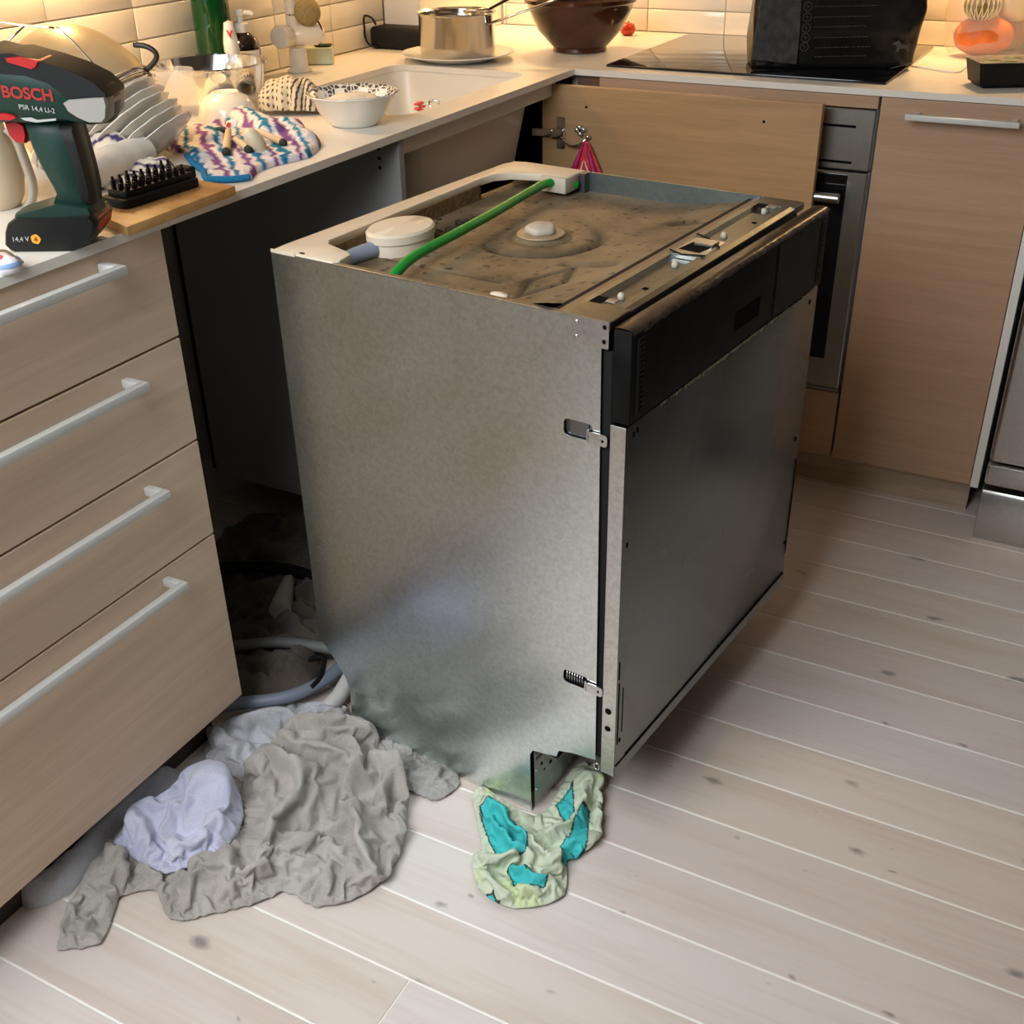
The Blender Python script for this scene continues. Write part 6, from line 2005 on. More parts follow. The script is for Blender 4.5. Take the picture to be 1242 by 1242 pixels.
29,4,50,33,-5,42,27,-9,64,33,-14,89,36,-25,79,18,-6,53,3,-1,26,10,4,27,18,10,27,14,1,45,20,-6,46,20,-8,63,26,-10,74,34,-11,70,13,-12,96,14,-16,127,20,-21,148,11,-26,126,6,-13,101,-11,-24,81,
-6,-20,71,-9,-8,84,1,0,86,4,10,85,11,20,82,14,23,72,-12,21,47,-13,27,23,-8,22,37,-1,29,36,0,16,42,6,9,47,13,4,51,17,14,51,24,26,49,29,19,46,28,8,33,36,4,36,41,-5,54,47,-16,74,50,-13,94,48,
-26,65,31,-16,39,9,1,12,6,6,30,12,9,37,20,8,44,25,-1,39,23,-2,57,31,-5,65,37,-3,76,36,-12,93,15,-9,119,20,-14,144,24,-20,131,-4,-15,102,-16,-15,76,-17,-18,61,-13,-8,66,-5,-13,65,-6,5,72,3,
10,67,5,27,74,9,35,63,4,13,50,-6,32,32,-5,28,51,3,21,55,10,15,58,17,17,50,11,17,28,19,16,26,28,14,26,36,18,29,37,6,50,34,-14,73,41,-19,89,48,-6,81,40,-20,55,45,-10,52,28,-10,26,5,-3,26,8,9,
18,15,4,19,22,4,26,30,6,33,33,2,46,34,3,65,35,1,87,28,-10,109,35,-5,113,24,-7,139,32,-14,141,15,-12,108,-16,-7,80,-15,-6,65,-19,-9,46,-12,-17,43,-2,-14,45,-12,7,54,-2,14,52,1,33,54,-7,13,39,
-10,29,48,6,36,48,9,20,32,18,18,36,16,24,53,14,22,35,21,15,40,27,20,31,31,13,50,27,-8,72,29,-20,97,39,-18,99,38,-8,69,30,-17,34,38,-15,30,46,-7,37,2,0,30,8,2,36,16,4,33,21,9,25,24,7,40,32,8,
48,26,3,72,25,-2,94,25,-7,114,31,-6,124,39,-3,129,34,-8,150,27,-8,124,-6,-4,94,-19,-1,67,-16,-1,51,-9,-7,49,-12,-11,30,-4,-13,23,-18,10,39,-7,21,44,-10,13,26,0,19,24,-2,33,36,12,20,19,18,20,
24,20,25,38,26,25,48,27,20,31,29,20,54,19,-1,75,21,-14,97,28,-16,108,36,-12,95,25,-20,54,25,-15,27,31,-13,25,34,-9,43,34,0,27,10,1,15,6,7,34,13,8,39,22,9,40,28,13,32,30,13,49,33,11,72,34,5,
89,26,-1,110,33,-4,109,35,1,125,29,-3,148,36,-3,139,17,-1,108,-15,3,80,-9,1,67,-5,0,54,-12,-4,33,-9,-7,19,0,-8,14,-23,16,32,-12,11,22,-3,17,19,6,21,16,15,29,31,19,24,15,26,24,22,32,23,31,39,
26,45,16,8,72,14,-5,98,17,-15,114,25,-10,108,30,-7,83,23,-13,42,31,-11,39,27,-10,20,24,-10,40,34,0,41,6,-3,29,8,9,21,14,8,25,20,12,32,26,16,39,18,4,59,21,0,80,23,-2,97,27,6,108,33,0,99,28,2,
122,27,2,145,36,2,150,32,3,124,-1,7,93,-13,7,68,-9,7,55,-7,4,40,-2,-2,30,-6,-1,12,4,-1,9,-16,20,25,-7,8,37,-1,13,33,2,30,21,15,31,17,22,29,25,28,28,34,33,28,52,24,14,84,9,-5,111,16,-8,118,
20,-5,100,24,-3,71,20,-8,37,27,-7,44,19,-9,23,25,-5,31,28,-3,54,10,-4,30,11,-1,14,4,6,34,11,3,41,15,14,34,20,18,44,14,8,66,22,7,81,17,-1,101,24,8,98,30,6,89,31,8,107,28,7,136,33,7,152,37,8,
139,23,9,106,-4,13,81,2,4,75,6,4,63,5,4,40,-6,4,21,-1,6,8,9,4,8,-4,17,38,-5,6,52,1,20,42,14,19,37,18,33,30,23,31,41,26,29,60,15,14,93,8,1,116,18,-1,115,9,-10,86,12,-10,66,17,-2,37,22,-3,48,
15,-8,26,20,-1,26,18,-1,53,25,0,39,9,2,25,14,8,18,14,9,33,13,13,52,13,-1,61,14,14,73,20,12,83,19,6,101,20,2,82,28,12,77,33,16,88,35,17,106,29,14,143,38,13,146,25,13,118,15,16,88,4,9,67,11,9,
75,8,10,53,-3,9,27,-3,11,11,3,9,19,11,15,11,9,11,37,-4,15,60,7,9,60,10,26,46,17,34,48,19,29,69,19,21,99,8,6,121,17,6,113,9,-4,87,17,-7,81,7,-2,52,18,3,48,9,-7,27,15,0,24,15,3,48,24,5,49,13,
3,10,11,12,25,1,0,43,0,-6,62,3,-8,80,9,-5,90,13,4,97,19,14,101,14,6,77,22,16,80,30,23,78,34,25,92,35,23,119,35,20,148,28,20,123,10,20,91,0,14,70,7,14,79,1,12,57,1,15,34,-5,14,13,2,15,17,9,
13,26,18,16,18,-3,18,44,5,17,57,8,12,72,8,30,65,7,17,83,7,8,110,9,13,126,16,12,109,17,4,89,13,-6,71,22,-1,71,13,3,37,20,-1,26,15,-9,46,14,9,42,19,4,36,26,4,29,5,3,20,11,9,10,-1,1,33,0,6,50,
-7,-4,71,-4,-6,86,2,-4,96,7,4,89,13,15,96,9,10,73,18,19,72,25,27,75,29,29,89,24,19,127,28,21,152,26,25,128,0,20,94,-8,18,73,4,19,81,6,18,65,-6,17,37,-7,19,18,-2,14,28,5,17,31,14,17,32,24,16,
30,-2,21,58,-7,8,80,-3,21,86,0,18,99,0,6,123,5,17,122,9,11,102,7,-1,83,9,-2,67,18,3,69,29,4,51,22,5,28,14,-3,52,20,-4,63,25,1,53,26,9,37,1,5,25,5,12,15,11,9,31,-11,3,55,-14,-2,75,-12,-5,90,
-6,2,97,1,11,93,7,21,89,4,15,68,13,23,71,17,26,84,23,34,86,16,18,130,21,23,158,25,29,138,-3,24,99,-12,22,78,1,24,82,7,24,72,-8,21,46,-9,23,24,-2,21,29,3,17,19,11,17,18,20,19,21,19,20,46,5,
14,76,-14,6,103,-11,8,121,-6,10,139,-7,18,120,-3,5,96,0,0,78,8,4,71,18,6,56,24,-3,34,26,11,40,34,-3,37,16,1,64,24,3,62,21,10,44,8,7,11,4,14,28,13,16,23,-2,10,48,-1,3,62,6,-1,77,-8,9,97,-7,
13,80,-1,24,80,1,22,63,8,26,71,9,27,87,16,35,86,7,17,134,14,24,167,22,32,149,-3,29,106,-15,26,83,-1,29,84,6,30,77,-7,26,53,-2,27,37,0,25,20,7,24,27,9,21,12,17,23,16,14,23,41,3,19,72,-17,10,
101,-12,14,119,-6,19,140,3,22,146,4,16,112,-2,5,76,3,1,57,12,0,42,20,-1,28,27,0,21,34,-1,23,21,4,49,22,6,70,11,6,47,6,2,31,5,15,16,8,21,25,10,19,39,9,10,50,18,5,62,-9,11,82,-4,20,85,-8,20,
66,-1,27,63,0,24,79,6,32,83,8,34,102,-2,16,142,6,25,173,16,34,156,9,36,112,-13,32,91,-3,34,82,5,35,82,1,33,59,-7,30,34,-2,31,23,6,29,29,6,27,12,15,29,16,3,24,47,-11,10,74,-17,19,98,-8,17,98,
-2,7,101,-6,24,121,1,21,114,-6,11,81,4,9,55,9,5,35,18,3,22,26,5,27,32,4,21,37,4,30,22,10,61,33,4,57,22,7,31,14,0,9,-4,14,28,-1,10,40,0,-1,47,0,5,60,-1,-8,71,-6,13,62,-12,23,83,-14,21,66,-8,
28,67,-3,30,78,-2,30,99,-7,18,128,-8,17,165,-1,26,179,8,36,159,12,42,120,-6,40,99,2,34,98,2,40,81,-7,34,58,-10,34,37,-4,36,27,4,35,31,1,31,12,11,33,15,-9,17,46,-19,12,74,-12,22,80,-7,9,64,2,
4,54,6,9,67,-5,29,96,-6,17,82,0,12,50,8,10,30,15,8,20,23,9,23,31,10,25,37,9,23,27,13,50,39,11,56,13,3,37,11,6,16,-15,-18,28,-12,-18,46,-15,-17,63,-16,-4,74,-15,-11,85,-8,0,87,-29,18,69,-18,
27,68,-15,29,82,-19,20,104,-20,17,130,-19,14,151,-16,18,171,-9,27,179,-1,36,159,8,46,129,-2,46,106,5,41,99,-12,32,78,-14,37,55,-12,40,39,-6,41,30,2,41,32,-2,36,13,8,38,13,-13,21,40,-21,18,
67,-11,22,58,-4,7,26,3,4,26,10,-2,26,5,15,54,8,22,87,11,13,69,7,16,34,16,14,25,21,13,14,29,13,14,37,13,17,38,16,37,39,14,58,30,9,34,6,7,14,-20,-12,24,-28,-20,50,-33,-19,73,-35,-17,92,-30,
-11,103,-28,2,104,-15,9,104,-22,28,90,-28,15,108,-27,25,127,-30,17,147,-25,17,160,-18,22,163,-12,17,154,-9,36,148,0,46,124,6,51,116,6,48,99,-12,40,77,-3,40,69,-12,45,47,-8,46,34,0,47,34,-3,
44,15,5,43,13,-15,27,35,-11,26,52,-11,14,32,-1,13,21,4,9,31,11,5,28,18,0,23,18,14,57,18,20,82,26,11,57,14,20,24,20,18,16,27,18,11,34,18,16,27,9,40,28,13,61,28,15,39,0,10,10,-22,-10,27,-13,
-14,46,-38,-16,70,-43,-16,91,-42,-11,105,-39,-4,116,-31,2,127,-42,17,111,-41,12,126,-39,14,142,-37,18,154,-30,22,160,-22,24,149,-19,16,129,-13,30,118,-9,45,115,-2,52,110,3,54,99,-10,46,76,
-7,43,60,1,46,60,-11,51,38,-3,52,35,-2,52,19,6,48,23,-15,31,41,-7,31,43,-8,19,18,0,19,19,4,16,29,12,12,27,17,6,17,24,9,25,33,15,63,35,15,83,16,20,44,24,21,28,25,23,12,31,22,17,24,14,39,19,8,
63,20,16,45,-8,17,8,-22,0,33,-8,-7,36,-17,-11,61,-44,-9,81,-36,-6,85,-39,1,101,-32,-6,103,-57,5,124,-50,12,134,-47,15,143,-39,21,147,-30,26,141,-30,13,123,-24,17,97,-16,23,81,-11,34,91,-10,
51,102,-4,56,95,-4,53,77,-10,46,56,-4,50,63,0,53,51,-7,56,30,0,59,24,11,54,40,-20,38,52,-10,39,43,-8,24,16,-2,24,24,5,22,27,13,19,25,18,13,15,23,13,27,20,6,65,25,21,77,41,15,63,16,18,16,22,
27,17,28,25,24,11,4,40,8,5,65,11,13,49,9,5,27,7,-7,14,-7,4,34,-24,-12,53,-28,-4,72,-41,-2,95,-41,7,82,-35,0,76,-35,7,98,-54,15,123,-52,20,134,-43,24,131,-32,26,122,-37,10,95,-31,18,82,-24,
21,75,-20,32,82,-12,40,81,-12,56,88,-17,45,71,-15,49,55,-10,54,64,-2,58,59,-6,61,40,3,63,35,15,60,49,-8,41,81,-6,22,73,6,22,40,1,27,10,6,28,21,14,25,22,19,20,13,16,13,43,17,9,83,23,9,105,35,
13,89,8,14,31,17,17,32,25,27,38,1,3,44,1,7,64,-1,5,44,1,7,20,9,2,9,16,-3,21,1,-13,47,-33,-2,65,-39,2,85,-37,4,101,-29,3,93,-26,7,72,-47,17,96,-48,23,111,-47,11,106,-35,0,102,-35,11,76,-34,
22,88,-26,24,85,-26,29,69,-20,37,70,-15,46,69,-9,54,70,-6,45,77,-15,59,61,-8,63,56,-2,69,50,6,67,50,20,64,62,5,43,100,0,23,109,0,28,62,1,31,21,7,31,9,15,28,11,22,27,15,24,21,40,17,15,84,17,
9,125,26,10,116,23,19,52,13,15,18,23,25,26,-3,8,47,2,13,59,11,8,55,10,6,32,12,8,13,8,-6,29,18,-5,32,-20,-2,48,-27,2,70,-43,9,92,-34,10,94,-44,-2,71,-38,17,70,-35,14,86,-34,18,100,-33,9,114,
-42,13,82,-39,21,75,-32,24,74,-26,34,78,-22,28,90,-17,38,88,-14,52,83,-9,44,94,-12,58,82,-6,66,77,3,72,74,11,69,72,23,65,82,24,45,114,9,25,144,12,23,109,5,33,54,7,36,23,15,35,12,19,31,22,29,
28,37,26,22,77,19,16,116,24,15,127,13,15,71,6,18,24,14,24,18,-1,15,53,6,13,45,12,12,55,0,2,27,1,-2,23,6,1,33,10,-2,20,10,1,40,-27,6,53,-42,9,76,-40,17,91,-43,12,76,-42,2,92,-41,18,89,-37,20,
104,-51,5,124,-48,20,116,-40,20,100,-33,19,100,-25,14,113,-28,33,115,-22,40,109,-16,48,106,-8,54,107,1,57,109,7,49,105,9,63,100,12,48,99,21,43,101,32,51,125,17,30,160,21,22,146,17,29,97,13,
36,53,13,42,26,23,37,16,30,35,35,26,29,70,25,23,106,21,20,128,21,21,92,4,23,30,8,26,22,8,20,52,12,5,64,12,19,50,15,6,30,4,4,28,12,2,26,18,0,20,-2,11,38,-11,-3,57,-39,15,69,-26,18,80,-47,10,
98,-47,3,112,-45,18,111,-55,8,134,-50,8,152,-43,2,144,-36,0,141,-28,5,143,-23,13,145,-16,17,140,-9,21,133,-2,29,134,5,35,134,12,40,129,19,46,123,24,50,115,23,50,97,16,48,122,24,44,153,30,27,
159,33,25,128,32,21,97,28,33,64,21,45,26,28,41,33,20,32,69,18,26,104,17,24,125,24,26,111,11,28,69,16,16,46,28,24,47,26,13,62,0,4,41,3,-7,24,9,-3,10,15,5,15,21,6,25,13,0,44,-1,1,67,-35,23,69,
-41,20,95,-38,6,100,-61,14,118,-58,13,138,-51,13,150,-42,12,150,-37,9,140,-32,6,128,-30,16,139,-23,20,134,-16,27,137,-9,32,140,-1,38,138,6,44,132,13,49,126,19,55,118,16,56,100,26,54,108,32,
42,125,37,42,142,32,32,120,21,20,96,27,32,90,18,42,50,28,48,33,16,37,65,11,28,103,14,29,124,22,30,121,17,32,90,24,24,73,31,20,66,39,18,62,22,6,38,-3,-6,14,6,-3,26,12,2,33,18,8,41,-11,-1,54,
-3,6,56,-24,23,73,-27,6,78,-41,14,106,-57,19,128,-52,19,143,-44,18,145,-37,18,134,-40,8,118,-38,20,128,-31,27,128,-23,33,127,-15,36,127,-7,38,122,-2,33,112,5,37,103,10,45,96,10,62,103,21,59,
112,25,47,130,35,51,125,25,36,104,11,21,86,17,23,78,21,42,76,22,51,39,16,43,66,5,31,101,12,35,120,18,35,129,21,36,107,30,28,92,36,23,79,39,25,63,24,13,39,-6,-4,22,10,1,18,15,7,27,-12,2,42,
-13,8,58,-9,14,46,-7,10,65,-38,14,85,-51,21,111,-50,24,127,-45,12,125,-40,23,130,-48,12,109,-41,23,109,-35,16,103,-27,15,100,-19,15,99,-14,22,94,-9,31,88,-3,41,86,0,51,96,1,45,116,15,51,126,
26,56,131,25,52,110,2,30,92,-6,20,71,7,22,69,8,33,81,10,47,51,15,50,62,0,35,99,10,40,115,18,41,122,27,38,126,34,34,105,37,31,83,30,25,60,11,-1,48,-7,2,23,5,5,21,12,8,18,-8,9,39,0,3,40,-14,
16,55,-5,17,52,-10,14,81,-43,25,86,-46,30,109,-45,15,106,-49,23,125,-49,19,108,-47,15,93,-37,19,89,-29,19,87,-22,20,82,-22,31,96,-19,38,83,-13,45,80,-13,46,99,-3,48,120,12,54,133,19,59,127,
10,50,102,-13,27,84,-21,21,60,-8,22,56,-3,27,82,-3,41,70,8,52,66,-5,39,101,8,45,112,16,47,124,23,45,130,31,42,113,33,36,86,20,22,60,1,-3,46,6,6,32,8,8,8,-4,11,29,4,0,25,1,12,37,-10,22,56,
-31,4,68,-28,21,66,-46,38,86,-45,20,83,-47,25,103,-42,26,115,-42,23,98,-42,13,109,-32,18,103,-23,17,101,-27,29,83,-24,40,90,-21,45,76,-19,50,92,-10,51,117,8,56,138,11,61,124,-5,47,95,-28,24,
76,-31,24,54,-24,22,44,-16,26,76,-8,36,87,-4,49,78,-8,45,106,4,50,114,12,51,131,19,51,137,27,49,117,25,36,82,9,11,66,-6,-5,40,-4,-5,22,1,17,14,6,3,14,-10,0,42,-19,17,50,-40,6,67,-39,12,82,
-57,23,66,-42,23,61,-35,22,67,-35,19,86,-38,33,104,-44,15,119,-37,14,123,-28,16,120,-23,24,108,-34,37,86,-30,44,75,-33,45,95,-29,52,110,-14,59,125,-2,57,113,-20,29,98,-37,23,71,-34,30,56,
-28,23,44,-14,25,56,-18,32,92,-15,46,86,-14,48,106,-6,52,113,4,55,127,15,58,142,22,53,116,15,34,76,-1,7,61,-9,-1,36,1,2,29,-5,7,30,2,-1,31,10,5,33,-30,10,44,-48,8,70,-53,18,90,-45,26,92,-47,
28,58,-37,26,56,-31,23,63,-25,22,69,-26,9,90,-36,21,114,-33,18,129,-25,22,127,-33,35,111,-31,45,99,-30,52,83,-25,42,90,-23,56,100,-26,35,101,-31,24,85,-31,33,69,-25,26,75,-18,20,65,-21,28,
45,-27,27,82,-25,42,94,-21,52,98,-13,58,95,-4,59,101,9,56,111,15,51,99,2,25,72,-8,3,49,0,6,34,-4,-6,16,6,7,25,6,-6,12,-11,11,34,-25,9,64,-56,25,81,-61,29,101,-54,37,87,-44,21,82,-34,27,71,
-26,28,71,-25,22,88,-20,17,77,-22,6,95,-32,26,115,-29,34,129,-23,29,124,-18,32,109,-27,51,98,-26,48,78,-35,27,82,-30,30,72,-26,34,83,-20,33,76,-30,24,55,-26,35,59,-11,34,55,-36,44,85,-25,53,
80,-19,47,67,-10,49,70,3,54,84,8,46,78,4,24,55,-12,1,37,-9,-9,23,-6,-5,9,12,1,8,14,-8,22,-2,2,48,-38,20,62,-53,30,85,-60,37,105,-52,31,109,-44,23,108,-33,19,103,-26,31,87,-20,23,76,-22,16,
94,-21,11,80,-23,26,97,-22,37,120,-15,32,126,-7,30,121,-9,49,101,-11,31,89,-36,31,68,-29,36,74,-22,36,70,-19,30,60,-35,25,36,-32,13,40,-34,36,41,-24,33,52,-21,10,60,-14,12,59,-4,19,60,-3,33,
52,4,24,38,-13,1,29,-10,-6,18,9,-4,28,17,-4,24,-14,11,38,-32,25,63,-43,33,86,-50,39,108,-45,34,117,-40,28,126,-30,19,125,-20,16,113,-21,29,95,-17,19,82,-12,12,73,-9,21,84,-13,38,108,-8,38,
127,2,35,126,6,38,104,-25,38,81,-32,31,57,-25,39,61,-28,25,50,-25,30,41,-22,19,32,-32,2,17,-29,-3,33,-19,-8,34,-17,-15,44,-10,-7,40,-12,9,34,-5,-6,35,-15,1,16,-7,-2,9,6,2,24,10,-4,14,14,1,
22,1,2,46,-16,6,70,-25,18,89,-38,39,104,-35,34,120,-30,29,130,-24,23,139,-15,22,133,-9,18,116,-5,18,96,-9,18,68,-4,26,75,0,29,93,-2,42,119,7,40,122,-9,44,96,-15,33,75,-35,38,51,-33,27,39,
-32,18,26,-27,10,20,-15,7,11,-12,-6,19,-20,0,40,-12,-3,42,-18,-12,25,-15,-14,15,-7,-13,17,-14,6,28,-2,-1,24,6,-2,9,9,3,20,17,3,31,-8,13,49,-5,9,63,-11,14,85,-24,35,95,-21,28,113,-17,15,120,
-20,29,133,-13,31,128,-5,27,119,-12,28,92,-7,27,67,-5,33,82,4,34,89,5,45,117,11,42,109,-3,41,83,-9,33,61,-30,36,37,-23,28,31,-22,16,32,-14,14,22,-18,-5,32,-13,3,28,-12,-9,24,-7,-6,33,-15,-7,
14,-10,-7,24,-10,-3,8,-2,-5,29,2,-4,38,4,11,28,1,15,48,-22,18,69,-14,15,64,-15,6,83,-9,10,95,-23,26,113,-17,34,123,-10,35,118,1,34,118,-12,38,90,-6,38,67,3,30,71,1,42,91,11,48,107,16,44,97,
8,37,72,-23,38,52,-20,23,51,-14,17,46,-10,6,46,0,1,33,-17,-12,12,-11,-8,10,-7,-12,15,-6,1,27,-7,-7,11,4,-1,23,-4,6,43,2,15,34,-17,20,55,-15,22,71,-5,17,73,-24,17,94,-19,20,83,-24,34,102,-17,
39,113,-8,43,120,6,40,113,-14,49,89,-4,44,79,6,39,72,14,39,84,20,52,101,22,44,85,-7,43,63,-12,29,43,-8,22,54,0,11,50,0,4,35,-20,-6,14,-13,-8,23,-7,-10,26,-12,-3,12,-5,-3,7,-9,5,34,-4,16,41,
5,16,44,-14,27,60,-4,19,61,-26,22,82,-23,27,92,-26,28,73,-24,38,89,-13,36,97,-6,25,101,-22,44,111,-11,42,109,0,38,102,8,41,99,14,55,98,12,49,80,21,45,68,-2,38,48,4,24,44,-9,1,36,0,8,32,-15,
-3,12,-9,-9,9,-8,-4,24,-2,-4,26,2,-5,22,4,5,27,-13,21,43,-4,21,46,-25,24,68,-28,32,84,-21,34,84,-24,32,64,-20,21,69,-17,7,76,-22,31,90,-14,40,94,-9,47,96,-1,49,91,6,54,87,13,59,80,9,47,61,
23,39,48,-3,19,32,-6,-1,26,-7,-10,15,-3,6,9,-5,-8,24,-6,-4,9,-8,0,32,-7,13,24,-1,15,32,-23,25,52,-27,33,70,-26,38,84,-22,40,73,-18,29,78,-9,21,77,-4,7,63,-21,33,73,-12,39,78,-8,51,83,-1,53,
77,5,50,67,12,54,57,14,45,40,12,29,17,6,5,25,4,-2,11,-3,-4,28,1,2,28,-14,14,29,-5,22,35,1,18,46,-26,32,55,-22,38,69,-20,44,83,-11,38,82,-8,29,72,-18,14,56,-8,7,48,-22,31,53,-16,45,61,-8,47,
61,-1,47,52,6,49,44,4,33,31,-2,12,33,-10,-9,21,-10,-4,6,-6,1,26,0,-3,19,7,2,25,-13,22,35,-16,34,51,-17,43,68,-9,45,78,-5,34,66,-8,20,52,-19,4,36,-14,4,28,-9,6,42,-16,29,36,-8,34,32,0,31,25,
-8,11,33,-10,-6,27,-12,-6,8,11,5,20,-3,3,43,-3,15,57,-2,37,59,-16,14,65,-19,11,47,-21,9,30,-16,11,35,-8,10,31,-10,-8,19,-8,-5,35,-3,-7,27,-7,-8,9,-2,-7,8,-2,9,33,5,5,35,-14,26,45,-11,7,44,
-10,19,53,-7,10,43,-16,14,21,-17,-4,16,-10,-6,8,-11,0,23,-7,-7,13,4,-7,16,-17,11,30,-8,2,28,0,0,33,-5,18,38,0,14,35,-3,-1,26,0,-7,15,]),
    'lilac': (0.0066, [
2,7,19,1,-6,30,7,-8,29,6,5,18,1,-9,33,9,-8,29,3,4,16,-4,-7,31,4,-5,27,0,-2,28,7,-3,31,2,13,17,8,11,23,10,4,34,1,-11,47,-1,4,37,7,3,37,7,-9,46,-4,1,28,1,1,36,-3,-8,19,-5,2,31,3,2,31,-4,-5,14,
1,3,23,4,1,38,10,8,32,5,-4,51,1,11,39,1,-1,42,5,10,44,-5,-6,57,2,-3,60,3,7,49,5,-4,58,9,-1,47,2,8,30,8,2,28,-2,0,8,2,-7,12,2,12,18,1,3,7,1,12,10,13,-5,19,-3,14,35,-13,-7,50,-6,7,56,-4,-6,64,
-8,11,54,-10,2,68,-3,1,73,4,5,72,10,8,63,0,0,42,5,8,44,10,10,34,-5,4,13,3,3,12,-5,-4,34,3,-15,31,-5,6,23,-1,-5,29,10,4,15,19,6,23,7,3,49,-21,4,73,-13,-8,83,-16,9,71,-12,13,74,-9,9,86,-3,12,
79,0,14,66,-11,3,46,-4,9,38,0,2,24,5,9,14,3,-2,29,7,2,28,9,-7,35,14,-23,37,-2,1,41,-11,-1,17,3,3,24,12,4,33,21,8,41,-2,7,67,-25,-8,93,-23,7,86,-18,7,96,-14,18,94,-11,18,80,-12,11,62,-8,12,
47,-14,1,28,-5,4,18,2,11,23,8,5,32,9,-4,44,-1,-25,46,5,-34,52,12,-25,52,9,-13,32,-8,5,16,15,3,18,19,10,34,-7,-7,53,-29,-7,80,-29,2,100,-24,11,99,-23,12,84,-18,20,78,-20,13,60,-15,14,46,-18,
5,25,-8,9,24,-4,4,36,-5,-11,41,-2,-13,53,-5,-30,60,2,-33,64,4,-25,54,11,-15,52,-12,-10,34,-3,-9,34,9,6,17,6,-3,39,12,-2,56,-28,-5,65,-39,0,91,-35,11,96,-33,11,82,-28,18,73,-25,19,61,-26,12,
42,-19,12,26,-12,8,37,-19,-10,44,-17,-22,52,-13,-28,63,-8,-29,72,0,-28,68,7,-32,73,1,-18,61,-2,-7,46,-7,-7,26,-1,-3,34,5,4,35,16,-1,41,-9,2,63,-46,-3,78,-44,9,90,-39,13,81,-39,12,66,-35,14,
54,-32,17,41,-23,19,37,-25,5,48,-23,-9,57,-23,-23,65,-15,-23,67,-7,-25,63,-3,-23,73,4,-24,77,13,-26,82,17,-27,68,12,-16,46,-7,0,29,-1,4,32,6,-5,13,14,-3,22,3,6,51,-34,1,59,-55,6,83,-49,10,
74,-44,16,66,-39,19,58,-32,20,53,-26,13,57,-17,15,52,-20,-1,63,-19,-18,73,-16,-21,55,-8,-20,55,-2,-17,64,5,-19,61,12,-27,62,15,-20,78,19,-19,67,14,-9,48,-6,7,30,-11,2,13,5,-4,30,17,1,31,-20,
3,42,-46,9,68,-48,10,89,-41,8,84,-36,15,76,-30,11,72,-25,17,63,-19,11,69,-11,7,66,-11,-12,80,-17,-13,51,-6,-10,49,2,-10,48,4,-23,39,11,-21,40,17,-24,43,14,-14,72,25,-13,69,8,1,49,7,-3,31,-8,
6,10,3,2,24,9,-6,18,4,7,45,-33,13,50,-43,14,75,-42,13,92,-34,9,93,-27,8,88,-20,6,83,-18,17,74,-12,13,74,-10,-4,87,-2,-8,59,-6,-13,29,1,-16,29,8,-18,30,9,-17,45,16,-18,47,19,-18,36,17,-8,75,
25,-4,66,14,2,43,-15,-1,24,-7,0,27,9,-3,9,21,-5,29,-12,13,34,-26,15,59,-40,18,84,-35,17,94,-27,12,99,-20,9,98,-12,6,95,-13,18,83,-15,2,95,-7,1,76,-9,-4,45,0,-8,33,7,-11,33,15,-14,33,14,-12,
49,16,-13,36,27,-10,51,21,-2,81,15,4,56,-9,5,35,-10,5,18,-6,-5,10,3,-5,25,13,2,11,0,2,43,-17,4,67,-32,21,84,-24,14,86,-24,0,82,-17,1,80,-22,14,94,-17,9,104,-18,9,85,-11,9,68,-2,1,61,0,-16,
61,9,-15,57,9,-4,45,17,-7,40,23,-6,47,9,-19,78,2,-1,72,-1,10,47,2,4,35,2,-12,31,-5,1,17,-7,-1,25,-2,1,14,14,1,24,1,2,50,-35,11,65,-25,5,67,-19,2,68,-19,6,84,-13,7,74,-10,9,87,-8,12,102,-7,
-4,95,-5,7,86,-2,-8,87,-1,-2,69,7,-5,74,14,-4,66,21,0,58,6,-14,77,13,-16,94,14,-6,80,10,5,59,6,-15,53,8,-9,38,-2,7,29,3,-1,33,17,2,33,-11,11,53,-28,10,78,-19,4,80,-14,7,70,-12,11,82,-6,11,
73,-5,15,88,0,4,88,-9,0,108,-1,-2,106,-9,3,85,-1,5,81,5,6,69,13,8,66,3,-8,80,6,-12,95,18,-11,103,14,1,85,17,-13,75,4,-6,52,-3,-5,26,7,2,20,5,4,40,17,10,41,-2,-1,65,-23,10,87,-12,7,85,-12,13,
70,-6,16,79,1,14,73,6,12,83,1,7,101,-3,2,119,-3,8,103,-9,11,82,-2,13,74,7,14,72,-1,-2,86,3,-7,97,12,-7,107,21,-6,111,25,-7,96,20,-7,71,14,-8,46,-5,4,34,3,3,25,-3,9,51,1,3,71,-15,12,96,-9,14,
84,-9,19,68,0,20,71,3,18,84,-8,8,101,-16,-1,119,-13,9,109,-11,17,98,-2,12,93,1,19,79,3,9,91,9,-2,87,9,-2,104,19,-2,117,24,-2,105,15,-4,80,12,-3,56,16,-2,33,3,8,34,12,3,32,10,4,52,-19,7,77,
-14,19,90,-13,21,73,-4,25,75,-6,16,91,-1,17,102,-16,9,122,-11,5,131,-12,16,117,-4,15,111,3,17,102,8,21,89,13,12,91,19,0,91,17,3,108,14,-12,95,15,1,85,17,2,67,19,2,47,10,8,23,16,7,37,2,10,64,
-27,14,87,-21,23,77,-12,28,78,-12,18,95,-5,22,101,-9,17,121,-16,9,140,-8,10,139,-7,20,126,0,21,121,5,25,108,11,14,109,18,4,110,20,7,96,25,-2,94,3,-10,73,7,0,60,7,-7,41,-1,0,31,5,4,43,14,12,
48,-21,12,66,-27,22,89,-18,30,82,-20,20,99,-9,26,101,-15,20,123,-18,15,142,-12,15,149,-4,16,149,-2,24,136,4,27,126,12,22,121,18,11,123,25,8,115,31,6,98,6,-3,79,-5,-11,54,-3,-10,36,-3,6,39,6,
